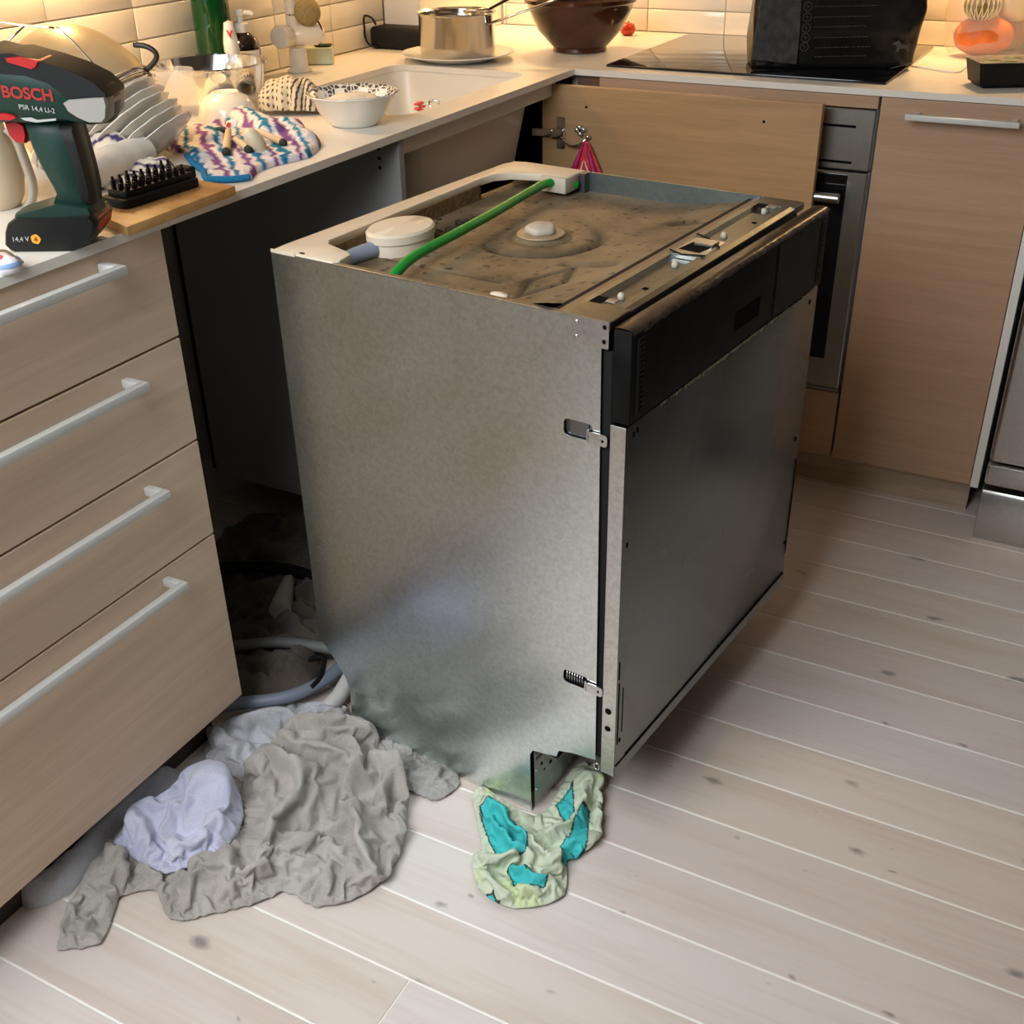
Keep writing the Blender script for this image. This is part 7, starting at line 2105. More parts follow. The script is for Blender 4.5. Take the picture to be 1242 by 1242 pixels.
10,36,2,16,59,-35,19,75,-29,31,84,-27,23,102,-17,28,101,-13,27,118,-20,21,141,-15,21,152,-8,21,159,0,21,157,6,23,148,11,28,137,18,19,137,25,16,128,30,13,107,15,4,79,-8,-6,58,0,-4,43,-11,4,
29,-4,12,32,3,16,45,-12,21,70,-43,24,88,-37,27,103,-25,31,101,-16,33,113,-23,27,136,-17,26,149,-10,26,159,-3,26,157,5,26,159,12,26,155,20,25,148,25,23,136,27,19,112,6,1,89,-6,0,60,-8,-5,36,
-13,11,35,-11,11,51,-2,22,51,-35,24,71,-42,31,94,-35,34,106,-22,37,106,-26,33,130,-17,32,139,-12,31,154,-5,31,159,2,31,159,9,31,151,17,31,149,25,29,137,22,23,109,1,5,86,6,6,68,8,-4,48,-12,
15,39,-7,5,31,-24,29,50,-32,32,77,-42,38,102,-32,40,100,-29,40,121,-20,38,130,-14,38,144,-6,35,148,0,37,154,8,37,151,15,36,143,21,33,128,10,15,102,7,11,78,-4,-7,56,0,-9,39,6,3,30,4,-3,23,0,
14,32,4,5,43,-9,25,56,-21,27,84,-39,46,100,-29,46,105,-24,46,123,-16,45,132,-9,43,141,-1,43,144,6,43,141,13,41,134,17,35,114,11,20,90,-6,1,69,-10,-7,46,-6,-7,28,10,-1,15,15,4,28,14,1,45,2,
13,67,-21,36,81,-34,51,99,-26,52,110,-18,49,117,-10,49,124,-3,49,131,5,50,131,10,45,121,12,37,97,9,23,76,-11,3,61,-11,-1,40,-1,0,31,1,0,34,8,7,44,17,4,46,6,19,68,-12,39,81,-27,56,94,-20,56,
102,-12,54,109,-4,53,115,3,47,112,-1,25,101,0,28,84,5,25,64,-12,5,48,-4,7,40,7,-6,25,10,5,35,18,12,48,-14,22,62,-25,44,73,-19,45,79,-12,40,87,-4,42,90,-7,23,91,-2,19,79,-7,-2,70,-4,-1,55,
-11,8,34,-8,-3,24,-4,-2,37,-2,4,52,1,10,35,-5,22,54,-16,43,61,-10,40,65,-4,31,66,-3,15,65,-11,-7,66,-7,-10,51,-5,6,51,1,11,45,5,2,32,-3,7,34,-16,-10,26,-20,15,41,-14,24,37,-9,21,45,-14,7,54,
-12,-3,49,-8,-14,42,-7,-1,52,-9,-6,32,-1,-5,27,3,-10,16,-28,4,19,-16,-7,24,-12,-8,28,-7,-10,30,-5,1,35,-7,-13,27,0,-13,29,-2,5,33,-5,-1,28,-7,-9,9,-12,0,24,-9,-6,16,-4,-14,16,2,-11,16,-1,-6,
30,0,-6,13,1,-8,8,-6,1,24,0,-6,26,-2,-7,9,-3,-2,26,]),
    'teal': (0.0054, [
0,2,22,4,-1,24,0,-14,29,-3,0,25,-1,4,16,-2,-2,27,1,3,25,-5,-9,36,0,-5,38,0,-15,43,5,-15,42,6,-9,33,6,1,23,-3,5,9,-2,4,18,-9,-13,23,-6,-7,32,-4,2,28,-2,3,36,-2,-5,45,-4,-17,54,0,-16,55,2,-12,
47,7,-11,46,-1,-4,30,-3,6,19,-1,9,13,3,6,11,0,1,23,-7,-9,30,-5,-8,21,-10,0,35,-9,-2,47,-11,-15,57,-9,-18,63,-3,-14,61,1,-10,58,5,-9,52,7,-5,45,8,-7,35,5,5,26,1,-9,28,-5,5,26,-4,5,14,-2,0,21,
-7,0,23,-10,-7,34,-5,-5,28,-16,-20,40,-17,-19,57,-16,-17,65,-12,-15,69,-7,-11,61,-3,-10,50,-4,-16,38,-2,-14,31,2,-8,27,1,1,44,0,-14,48,4,-14,45,5,-6,34,-1,6,21,1,0,28,5,2,13,2,-9,21,-8,-2,
36,-24,-19,45,-23,-18,60,-22,-15,67,-15,-12,64,-15,-18,51,-12,-23,39,-10,-16,32,-8,-13,28,-4,-10,22,-9,-12,42,-3,-17,62,3,-18,65,0,-9,53,0,0,44,0,8,32,-6,2,16,-1,1,21,4,0,25,9,-4,27,-19,-11,
32,-31,-18,47,-31,-19,62,-25,-12,65,-18,-9,55,-13,-12,45,-13,-19,34,-11,-17,44,-7,-16,41,-2,-15,37,0,-9,27,-6,-11,57,0,-14,65,5,-15,72,8,-16,63,10,-15,52,10,-11,37,-6,4,26,-5,4,14,5,1,20,8,
2,12,13,4,26,-10,-3,37,-30,-15,50,-28,-15,56,-26,-22,45,-21,-8,47,-18,-15,34,-13,-16,28,-10,-14,36,-8,-13,45,-4,-11,43,-11,-12,28,-10,-8,40,-4,-9,53,2,-11,63,8,-12,68,13,-13,65,14,-12,55,16,
-11,41,-1,5,31,-2,7,17,6,3,12,10,6,18,-3,-6,32,-6,6,45,-16,-10,60,-20,-17,43,-15,-15,47,-25,-15,32,-20,-13,27,-16,-12,25,-15,-12,36,-11,-10,41,-9,-13,34,-4,-8,35,-4,-13,24,-2,-15,32,1,-18,
40,6,-24,49,10,-16,51,11,-8,57,5,-10,43,10,-7,50,8,1,37,2,9,21,3,-4,27,6,4,26,0,-1,43,-8,-13,61,0,-6,66,-7,-28,62,-18,-6,54,-24,-9,33,-22,-10,22,-19,-9,26,-14,-8,28,-10,-14,27,-8,-8,35,-8,
-11,24,-3,-9,23,-3,-12,35,1,-13,40,4,-15,49,3,-21,61,1,-10,53,2,-7,45,6,-5,41,4,0,53,0,8,38,3,-2,37,7,-5,18,2,4,29,-8,-8,45,-13,-12,66,-12,-16,80,-4,-24,81,1,-27,60,-11,-8,44,-22,-6,26,-20,
-8,17,-15,-10,16,-10,-12,17,-15,-8,30,-12,-8,21,-6,-5,27,-1,-4,38,2,-6,47,3,-10,59,2,-15,72,6,-15,70,8,-12,59,3,-3,48,5,0,40,2,7,53,7,3,47,-4,2,30,3,-8,9,-8,-4,27,-13,-1,40,-11,-5,56,-8,-12,
71,-3,-18,82,2,-23,79,7,-27,64,-3,-17,42,-17,-4,26,-16,-4,16,-11,-8,12,-7,-6,18,-7,-4,35,-10,-19,49,-4,-14,57,-3,-3,63,-3,-10,74,-1,-12,80,4,-11,76,9,-9,75,11,-6,67,5,1,52,5,6,40,7,9,51,7,7,
41,5,-5,35,3,-3,7,6,-8,14,-5,1,25,-4,-3,35,-4,-5,50,-1,-10,68,3,-17,78,7,-20,82,12,-24,73,-1,-13,53,-4,-10,36,-11,-2,21,-17,-13,32,-16,-18,51,-16,-20,68,-10,-21,73,-7,-14,77,-5,-7,81,-1,-7,
79,-1,-13,62,4,-15,61,6,-4,67,11,0,70,11,3,57,11,9,41,-3,-5,32,-1,-7,24,3,1,27,4,-5,18,10,-6,10,0,2,25,3,-5,29,5,-13,33,7,-11,52,9,-13,70,13,-18,83,19,-21,82,11,-7,73,1,1,55,3,-2,44,-9,-9,
60,-5,-12,61,-9,-25,56,-8,-14,58,-8,-6,64,-4,-3,74,-6,-10,60,-1,-8,52,3,-15,47,9,-12,49,4,3,53,4,8,39,-9,-6,25,-7,-6,19,-4,1,23,3,-5,8,4,0,12,7,-9,13,10,-13,17,13,-18,22,17,-20,27,14,-11,55,
17,-15,85,32,-18,97,27,-12,82,10,2,62,11,-11,57,-7,-21,44,-3,-27,38,6,-29,35,7,-26,44,-2,-8,51,-1,-2,60,0,-8,67,5,-19,64,-6,-9,54,-5,-10,37,-3,-6,29,-11,-3,18,-7,-1,22,-7,-5,12,0,-7,25,6,-6,
26,11,-9,24,14,-13,25,17,-16,21,21,-17,24,23,-17,51,23,-12,93,32,-13,96,29,-5,71,21,-7,48,2,-16,31,7,-22,29,10,-31,20,13,-32,26,16,-30,36,7,-14,38,7,-13,51,5,-6,62,8,-15,70,4,-14,53,-6,-3,
40,-15,5,21,-14,0,12,-8,-2,8,2,-2,22,4,-5,14,10,-7,16,14,-9,19,18,-11,25,22,-12,20,25,-14,24,11,-12,56,21,-8,78,21,-4,64,11,-9,43,6,-9,25,8,-18,22,9,-27,15,14,-29,17,19,-32,20,24,-34,29,15,
-16,31,19,-20,41,15,-11,54,16,-4,68,18,-10,57,6,-12,36,-6,2,23,-5,-7,20,1,3,21,5,0,14,7,-4,22,12,-5,23,17,-6,25,22,-8,26,26,-10,20,12,-10,41,4,-9,63,11,-8,58,11,-5,46,13,-7,39,14,-16,39,18,
-21,35,11,-22,16,17,-27,21,22,-30,22,28,-36,17,29,-27,25,17,-14,41,25,-13,49,18,2,62,20,2,56,18,-13,44,9,0,27,-4,-4,9,3,4,9,5,5,19,9,1,19,11,-6,12,16,-7,13,20,-8,15,25,-1,27,25,0,48,25,-7,
59,18,-13,76,20,-10,67,21,-2,60,24,-9,62,28,-11,58,25,-17,40,16,-20,12,20,-30,10,22,-33,9,19,-25,18,17,-11,30,28,-15,34,29,-6,49,20,7,56,22,2,45,1,-15,31,-5,0,14,0,7,11,5,8,9,9,4,10,14,0,9,
12,-5,19,18,-3,18,19,-1,44,14,-15,61,14,-16,76,15,-2,80,20,-1,81,23,1,76,28,-3,70,29,-7,62,31,-10,54,15,-15,27,23,-22,17,25,-27,17,14,-34,37,19,-31,50,26,-25,58,14,-11,55,12,-4,45,19,1,35,
-5,-14,36,4,-4,28,-2,4,22,3,2,23,8,0,22,13,-1,21,15,0,14,20,3,35,10,-10,58,11,-13,75,17,-7,73,17,-13,63,17,-2,65,17,-11,58,20,-11,52,21,-4,46,25,-2,44,19,-10,31,24,-16,24,29,-22,28,29,-26,
46,18,-31,68,22,-24,73,26,-20,71,21,-9,60,15,5,46,-10,-10,35,-4,-8,17,3,4,9,3,7,21,7,5,22,11,1,14,17,6,24,17,6,50,5,-8,70,12,-6,75,14,-7,63,9,-17,43,9,-4,40,8,-19,35,11,-17,30,15,-15,26,19,
-14,25,24,-3,28,27,-9,34,29,-14,45,32,-18,58,17,-25,76,21,-24,80,22,-19,72,25,-15,77,22,-5,63,-11,-6,38,-2,-5,26,3,2,22,2,8,11,7,6,11,12,7,16,12,3,42,11,-10,61,7,-4,77,13,-2,69,5,-11,47,5,
-17,32,9,-17,18,12,-16,19,9,-12,34,10,-13,24,16,-10,26,18,-8,39,24,-14,53,21,-29,63,23,-35,72,18,-16,75,22,-22,67,18,-15,78,20,-12,73,25,-8,73,-3,-6,49,-5,-4,21,6,5,12,5,7,24,8,10,14,9,6,35,
2,-13,53,3,-16,70,2,1,68,8,0,54,10,-5,39,0,-16,23,5,-15,17,8,-14,17,14,-8,23,18,-5,32,20,-10,45,12,-24,59,16,-31,68,20,-29,75,24,-24,71,23,-28,58,23,-13,61,28,-15,62,14,-7,77,20,-4,78,3,-2,
57,-3,-1,30,3,3,9,3,6,19,7,9,15,9,13,28,-1,-6,48,-3,-10,63,2,-6,70,-2,-9,53,3,2,41,1,-10,26,4,-11,18,4,-17,32,9,-20,36,13,-11,41,16,-20,55,18,-10,63,11,-24,74,14,-28,78,18,-22,71,20,-20,61,
24,-20,53,27,-27,45,27,-16,49,14,-9,63,18,0,63,24,-9,57,10,1,36,2,5,16,5,7,9,5,12,20,2,10,40,-7,-5,55,-5,-8,67,-2,-5,59,1,0,46,-4,-5,28,1,-7,21,5,-7,25,11,-7,36,13,-11,49,14,-14,63,11,-28,
73,15,-30,79,18,-17,81,20,-21,68,12,-29,54,16,-31,43,18,-28,38,22,-25,36,18,-24,53,15,-9,51,21,-9,45,25,1,47,29,-9,46,20,-13,28,-2,7,12,2,10,10,-2,4,29,-5,-9,45,-10,-5,62,-6,-2,62,-9,-5,45,
-6,-5,36,-4,-3,29,1,-3,32,2,-9,44,5,-16,57,4,-28,66,7,-32,77,11,-25,86,13,-21,80,11,-15,64,16,-16,51,18,-20,34,15,-27,21,12,-20,33,16,-24,43,19,-15,41,20,-21,24,24,-17,23,24,-4,27,26,-12,30,
28,-4,34,25,-12,20,-2,1,27,1,9,24,-14,-9,35,-15,-16,51,-14,-6,56,-10,1,55,-12,-2,43,-8,-1,39,-3,0,41,-1,-8,55,-5,-23,64,-4,-32,73,-1,-35,82,4,-29,84,9,-20,78,9,-19,56,3,-30,35,6,-32,19,8,
-29,12,13,-25,9,18,-22,9,13,-15,24,12,-22,15,15,-16,9,20,-14,10,24,-15,9,28,-14,13,18,-7,29,19,-10,20,23,-11,9,6,4,16,-4,9,35,-19,-9,43,-17,-10,56,-19,-11,43,-13,-3,42,-11,5,46,-7,3,49,-4,
-2,62,-8,-17,74,-8,-27,82,-3,-30,84,1,-28,79,2,-31,65,6,-17,61,-2,-27,33,0,-26,16,4,-27,16,7,-28,23,11,-26,22,15,-26,22,10,-15,12,14,-15,10,14,-17,23,18,-23,23,22,-21,24,23,-12,18,28,-10,15,
25,-9,32,27,-16,27,21,-6,14,0,-2,20,5,5,22,-10,-11,35,-22,-11,52,-19,-7,59,-17,-5,51,-18,-14,58,-17,-2,62,-10,-1,72,-9,-10,80,-8,-16,87,-4,-21,87,-2,-24,77,-6,-31,61,-2,-27,49,2,-13,44,-6,
-25,24,-1,-23,20,2,-26,25,6,-24,23,7,-26,14,12,-24,14,12,-12,40,14,-22,39,17,-12,18,22,-17,21,19,-23,33,23,-21,33,26,-16,29,23,-5,20,28,-8,24,30,-14,32,6,1,9,-2,5,26,-16,-13,31,-24,-9,50,
-20,-5,54,-18,-2,60,-22,-10,74,-19,-11,84,-14,-11,91,-9,-9,93,-5,-11,89,0,-13,77,-10,-22,60,-10,-26,44,-6,-21,33,-4,-12,32,-6,-20,18,-4,-20,27,1,-22,30,1,-22,19,4,-23,12,10,-22,18,6,-28,55,
10,-31,71,13,-19,50,19,-13,29,26,-19,28,21,-23,43,25,-21,44,23,-11,36,25,-4,28,29,-8,36,30,-11,25,3,4,15,-12,-12,26,-16,-15,44,-11,-3,43,-26,-4,60,-26,-6,74,-24,-8,87,-20,-6,88,-16,-7,86,
-12,-9,80,-3,-1,72,2,-3,58,-9,-13,42,-7,-16,32,-3,-14,38,-9,-13,21,-7,-16,15,-5,-16,22,0,-18,24,4,-18,28,8,-23,25,6,-19,12,4,-20,32,6,-26,66,10,-28,81,19,-25,59,27,-14,34,32,-20,34,23,-20,
50,28,-20,51,25,-9,42,27,-2,36,26,-7,24,30,-8,17,0,8,22,-18,-9,31,-16,-5,42,-17,-8,33,-25,2,47,-23,0,73,-21,-2,86,-22,-11,74,-16,-3,70,-10,4,64,-2,9,54,2,4,45,-9,-7,31,-6,-11,25,-8,-10,38,
-5,-8,28,-2,-13,25,-4,-14,13,-1,-13,21,4,-15,22,7,-20,18,10,-18,25,13,-19,14,13,-21,29,8,-21,67,12,-24,83,10,-19,54,29,-20,48,37,-19,41,26,-17,57,31,-17,57,35,-17,49,38,-16,38,30,-5,27,26,
-5,11,-7,0,34,-2,-6,43,-9,-10,27,-6,-2,35,-4,-12,32,-17,1,49,-17,2,65,-11,0,59,-13,-9,44,-6,-9,39,-5,3,36,-5,-8,33,-3,-2,24,-1,-6,31,1,-10,25,-2,-5,38,1,-8,32,3,-11,24,0,-11,11,3,-17,11,7,
-18,11,6,-15,22,10,-15,16,15,-16,17,17,-18,26,11,-18,72,16,-21,83,10,-14,53,31,-21,33,26,-15,46,29,-13,53,34,-13,55,40,-13,49,45,-14,40,39,-9,26,3,2,27,0,0,43,2,-4,35,-2,-8,18,0,-9,17,4,-13,
24,-7,3,35,-5,6,42,-3,-1,34,-7,-12,23,-3,-12,19,1,-7,20,-4,-1,33,0,0,28,-1,-8,19,2,-5,25,3,-3,35,3,-6,25,6,-8,21,6,-11,9,5,-16,20,9,-14,11,9,-11,21,14,-12,17,11,-17,30,19,-14,32,14,-14,72,
22,-20,81,16,-13,45,32,-18,32,29,-11,45,32,-9,51,37,-9,53,44,-10,47,50,-11,40,24,-6,31,3,-1,9,-5,5,26,0,4,34,4,1,34,-4,-5,17,2,-3,19,1,-8,27,1,-7,13,3,-6,20,1,4,26,-7,-9,17,-2,-8,21,-3,-10,
10,-9,-2,24,-6,-5,18,-2,-5,14,-3,-3,25,0,1,29,4,0,27,7,-3,22,4,-6,10,4,-11,21,9,-12,21,10,-11,10,12,-8,16,10,-11,29,11,-16,21,9,-10,43,24,-17,69,26,-18,81,21,-11,38,32,-13,31,32,-7,42,34,-5,
49,42,-5,50,49,-6,44,44,-7,29,14,0,25,5,1,10,2,-12,17,2,-11,18,3,0,15,-1,-5,31,2,-3,32,-7,-5,16,-4,-6,25,-6,0,15,-4,-7,9,-5,-4,22,-5,-6,10,-1,-6,9,-4,0,22,-5,-2,9,-4,0,20,2,-7,21,7,-8,24,4,
-12,10,5,-9,20,9,-6,26,11,-11,18,16,-14,21,14,-8,42,23,-13,74,28,-13,80,23,-7,35,35,-9,28,37,-5,37,38,-1,46,47,-1,47,50,-3,36,35,-4,18,4,8,19,-1,-6,26,3,-6,27,-5,-3,13,-6,-2,31,-1,2,33,2,0,
25,1,-5,15,0,-1,27,3,-4,21,2,-4,9,1,-2,21,4,-3,25,-1,-11,12,4,-7,10,8,-6,14,12,-5,15,17,-9,17,21,-13,19,24,-13,40,28,-11,74,33,-10,72,30,-7,21,32,-4,32,36,0,38,43,1,44,52,1,43,46,2,23,-4,-1,
27,2,0,34,-2,-3,21,2,-2,25,6,-7,16,-5,4,28,-4,-4,19,-3,-5,9,-3,0,20,-1,-8,9,-1,-7,20,4,-9,24,8,-11,28,14,-13,29,19,-13,29,26,-11,26,28,-9,55,28,-7,81,38,-8,55,31,-3,20,37,-9,22,39,-13,28,48,
-4,31,53,6,29,26,1,23,5,0,17,0,3,31,5,0,26,3,-5,14,5,-1,22,-2,-4,9,3,-5,10,6,-9,13,8,-7,21,13,-11,19,16,-9,27,18,-11,18,16,-10,43,18,-10,75,21,-7,66,45,-5,37,38,-4,17,42,-7,19,36,-8,36,45,
-2,42,38,7,23,-3,-5,17,-1,-4,10,6,-4,17,8,-7,9,13,-9,12,12,-6,22,16,-7,17,21,-8,26,26,-9,57,25,-8,83,37,-6,61,35,-2,22,38,-6,28,42,-4,25,34,-3,44,38,6,34,23,8,18,8,-1,12,7,-10,23,10,-3,15,
15,-3,18,14,-8,30,26,-7,37,25,-5,74,30,-4,78,26,-6,39,36,-1,31,36,-3,21,31,-1,38,38,6,45,18,1,30,6,3,15,5,-7,28,10,-9,34,9,0,22,12,-3,30,18,-5,26,27,-3,52,22,-2,83,30,0,62,29,-5,22,31,-1,19,
34,3,26,32,6,46,31,6,31,-1,1,23,2,-2,31,6,-7,40,11,-6,39,11,2,27,15,-2,22,23,-1,34,19,0,70,23,3,77,21,-6,29,28,-1,27,29,4,21,26,7,43,35,10,37,7,-3,17,10,-6,27,8,-3,42,13,-2,42,18,0,34,18,2,
23,23,3,50,17,4,81,12,-1,51,23,-2,21,23,4,25,28,10,36,34,10,44,14,5,28,2,-1,21,7,0,25,13,-3,27,8,2,46,10,3,35,13,4,25,23,6,38,18,8,72,22,3,68,19,1,17,16,1,30,20,0,44,28,11,50,22,11,31,7,-2,
13,12,-3,15,9,3,32,11,6,46,17,3,40,20,9,33,26,11,61,25,8,75,18,5,27,24,2,17,24,2,31,15,7,52,12,1,36,6,1,19,11,1,18,16,0,16,17,4,31,14,10,47,15,10,37,16,6,61,21,11,78,25,11,43,23,5,13,24,5,
21,14,5,44,22,6,41,8,1,9,13,2,9,18,4,17,22,7,31,17,15,46,24,10,52,15,11,78,14,8,51,19,9,16,23,9,16,12,7,41,21,10,43,17,7,26,6,-1,19,10,3,17,14,7,13,18,9,30,24,13,32,26,15,44,9,12,71,19,12,
65,17,13,15,21,12,13,11,9,34,18,13,40,7,-2,27,1,1,21,5,4,16,10,8,14,13,11,27,20,15,34,25,18,37,12,17,66,16,14,73,15,16,21,17,16,10,9,13,26,18,7,25,24,1,29,1,6,25,8,8,24,13,12,17,16,18,33,21,
20,33,22,21,59,13,18,75,25,13,43,17,20,14,20,16,21,19,3,38,26,7,32,4,0,9,6,-1,13,6,13,14,12,20,25,17,23,32,14,20,56,15,22,72,28,14,61,12,19,33,16,15,35,17,3,42,25,10,39,5,4,9,-2,-1,25,5,3,
32,10,8,41,12,25,49,23,24,60,33,18,70,13,23,44,17,14,47,20,2,55,20,11,45,7,3,26,3,0,20,8,3,18,-3,2,36,3,3,49,12,7,61,19,23,72,25,14,80,21,27,53,26,20,48,26,10,56,11,4,41,12,9,28,5,3,25,11,2,
26,-2,7,44,6,6,66,15,7,83,21,13,88,27,28,65,29,25,54,31,15,59,22,9,42,1,3,24,6,1,12,10,5,18,11,6,31,3,11,57,12,10,83,17,15,84,33,24,78,35,23,69,37,21,59,28,14,44,5,7,28,3,1,25,7,9,27,15,12,
47,12,14,74,16,13,72,28,25,71,33,27,69,36,26,61,28,19,44,18,12,26,-5,-1,30,0,7,32,4,4,50,11,18,67,14,14,62,24,20,60,28,25,60,33,29,58,18,12,48,8,4,31,2,1,20,-6,5,38,0,8,49,14,10,49,13,20,58,
21,21,52,22,26,61,26,31,57,13,14,47,13,10,31,-5,6,28,-3,10,43,11,13,53,12,17,43,17,21,44,16,27,56,19,26,48,21,17,38,3,-1,27,5,0,12,5,-5,24,2,11,36,7,19,46,11,22,40,11,28,50,11,20,41,18,18,
28,0,0,24,1,-2,26,3,-2,16,7,1,23,2,19,37,9,30,41,15,26,39,12,18,23,-4,-1,24,0,1,20,5,1,25,0,2,11,6,1,17,10,5,29,18,17,21,5,-2,24,-1,-7,11,6,-2,11,4,5,21,3,7,13,-5,4,28,4,13,25,-3,-6,20,-1,
-5,7,6,2,9,4,13,19,14,9,21,0,-9,13,4,-5,6,0,-1,28,7,1,30,-4,-3,8,2,4,26,]),
    'white': (0.0078, [
4,-3,-1,1,9,9,-7,3,27,-11,5,11,-8,5,20,-2,5,23,-2,9,9,-3,6,22,-9,5,7,-2,9,14,-2,0,8,-5,-3,30,-9,9,12,-7,10,24,-3,8,27,-9,11,10,-6,9,14,-5,14,19,-3,15,19,1,12,14,-6,-4,30,2,-5,35,5,3,16,-4,4,
36,-9,15,17,-5,19,26,-1,17,25,-9,-2,35,-6,-11,39,-1,-14,40,4,-14,37,7,8,36,-2,-3,12,1,1,23,-1,7,9,1,11,23,4,11,39,-10,-11,39,-4,-8,50,-4,5,53,0,-3,53,1,-15,58,2,-10,51,-10,-3,28,-8,3,11,3,7,
24,-10,-11,34,-13,1,48,-17,-20,61,-12,-22,67,-9,-18,72,-4,-16,75,1,-12,72,4,-7,61,-7,4,37,-4,7,28,0,-3,25,-7,5,33,-21,-15,41,-24,-20,61,-22,-20,77,-17,-18,78,-16,-13,67,-9,-11,65,-4,-4,74,3,
4,67,-3,12,44,0,3,46,4,3,37,-17,5,31,-33,-14,43,-23,-11,58,-27,-15,81,-22,-14,74,-18,-11,81,-12,-7,77,-7,6,67,-3,8,51,0,15,57,3,12,48,-5,3,31,0,8,27,-33,-10,24,-41,-11,46,-34,-7,53,-32,-9,
76,-26,-7,79,-21,-4,77,-17,-4,60,-13,-7,43,-13,8,46,-8,14,46,-4,15,41,0,12,32,-9,2,14,-5,6,9,-13,-5,28,-48,-8,39,-39,-1,52,-36,-3,63,-29,-2,68,-22,1,61,-27,-11,41,-23,-10,34,-19,-7,27,-14,
-1,26,-12,11,28,-11,3,20,-7,10,12,-6,4,26,-30,-3,42,-31,-8,29,-32,-21,35,-29,-26,41,-27,-16,38,-25,-4,35,-25,-6,46,-26,-3,31,-24,0,20,-20,1,10,-15,5,9,-15,10,22,-8,12,24,-3,8,21,-17,5,31,
-14,-5,41,-18,-13,24,-36,-17,45,-35,-19,55,-36,-6,47,-30,0,46,-20,3,51,-16,1,45,-13,-6,34,-23,8,19,-18,12,9,-11,10,9,-6,12,10,0,11,10,-7,-14,19,-6,-7,33,-9,-23,36,-36,-12,52,-39,-16,68,-32,
-22,67,-15,-25,77,-8,-23,75,-6,-15,65,-20,0,43,-20,13,25,-15,4,28,-10,1,29,-5,0,30,2,1,29,2,-14,11,2,-21,20,-11,-17,41,-32,-10,60,-32,-15,74,-19,-22,88,-10,-26,94,-6,-21,88,-9,-9,71,-25,9,
44,-17,6,43,-13,7,37,-8,6,31,-4,4,20,2,6,27,6,-4,13,-2,-15,28,2,-16,23,-19,-10,43,-24,-9,62,-22,-13,80,-17,-18,96,-10,-22,103,-15,-12,86,-17,3,68,-20,13,48,-20,10,32,-16,9,23,-12,7,15,-6,10,
24,-5,3,9,-6,-8,32,-2,-10,26,3,-12,28,-7,-27,42,-11,-15,58,-15,-11,76,-17,-9,95,-12,-9,104,-10,-8,93,-7,-4,81,-7,1,64,-9,7,46,-11,11,29,-12,13,14,-7,10,9,-5,-5,38,-2,-12,43,2,-17,46,3,-27,
34,2,-25,49,-1,-23,64,-11,-7,84,-10,-3,105,0,-5,105,2,-5,94,3,-3,74,2,-1,54,1,3,35,-7,15,19,-7,4,28,2,-10,25,4,-9,38,-3,-24,25,-4,-21,41,-4,-18,53,2,-19,58,1,-11,81,-4,2,104,3,0,108,-4,2,89,
-7,4,69,-1,6,55,-15,6,31,-9,9,35,-4,8,28,1,-4,29,-3,-17,17,1,-22,21,-4,-15,39,0,-18,43,-5,-10,63,2,-5,78,-1,6,97,4,5,105,5,1,93,-8,10,71,-13,12,50,-15,12,29,-13,9,19,-8,6,11,0,-9,10,0,-14,
24,4,-19,17,0,-12,33,4,-14,42,-5,-3,61,1,2,73,2,9,91,7,9,99,11,4,94,2,9,74,0,-3,59,-6,9,37,-10,13,21,-5,11,13,-1,-6,21,4,-11,21,7,-17,12,9,-20,21,-1,-8,39,-6,2,55,-2,8,67,4,11,81,10,12,91,
15,8,94,13,-6,84,12,-12,64,7,-3,44,-4,14,29,-2,0,31,4,-10,9,3,-14,24,7,-17,18,-3,-3,33,-1,-10,38,3,-13,49,7,-2,58,14,4,68,19,3,77,22,-8,81,23,-17,69,17,-6,50,6,9,32,6,-4,39,7,-6,15,6,-10,27,
2,-13,9,5,-15,17,7,-24,22,10,-28,29,14,-28,37,17,-25,49,22,-18,55,26,-8,61,28,-12,72,12,2,54,14,5,42,17,-7,42,-1,-4,28,-4,-7,14,-1,-12,26,3,-18,31,7,-23,38,12,-22,31,17,-25,31,9,-18,52,13,
-13,67,16,-9,78,20,-6,85,15,5,64,19,-4,61,4,0,37,4,-2,24,5,-9,9,7,-12,21,8,-16,31,8,-20,45,13,-23,44,15,-21,31,11,-11,51,11,-6,68,12,-2,82,14,1,95,20,-1,84,9,4,59,4,6,38,0,-9,26,2,-11,33,5,
-13,43,8,-17,37,12,-16,44,12,-13,28,16,-13,40,18,-10,55,19,-6,70,14,6,88,20,5,83,11,8,59,13,2,44,5,-5,20,3,-6,36,8,-9,39,11,-15,28,12,-9,41,12,-8,26,17,-8,32,22,-9,45,24,-5,60,15,10,76,19,
10,81,20,8,63,7,9,38,0,0,28,5,-3,30,3,-14,19,0,-9,36,4,-4,30,8,-5,38,14,-1,36,19,-2,37,25,-2,48,17,12,65,20,15,74,20,13,54,16,10,31,-6,3,10,3,-8,11,6,-11,17,-3,-1,35,1,0,42,6,1,47,11,1,50,
15,5,42,23,3,38,24,1,49,13,19,58,14,16,40,-5,7,17,3,-4,19,7,-7,16,-1,4,32,2,6,41,6,7,50,10,6,57,16,5,57,19,12,47,18,5,34,9,23,42,-7,13,19,-2,9,11,6,-4,9,7,-8,19,10,-10,27,12,-6,34,12,6,43,9,
-10,33,4,1,26,5,11,22,10,20,18,4,3,33,5,-3,25,8,-7,17,6,0,30,9,-6,20,3,-1,39,7,1,39,5,12,38,14,16,34,-3,0,18,5,-6,9,-2,1,27,2,3,29,]),
    'w3': (0.0062, [
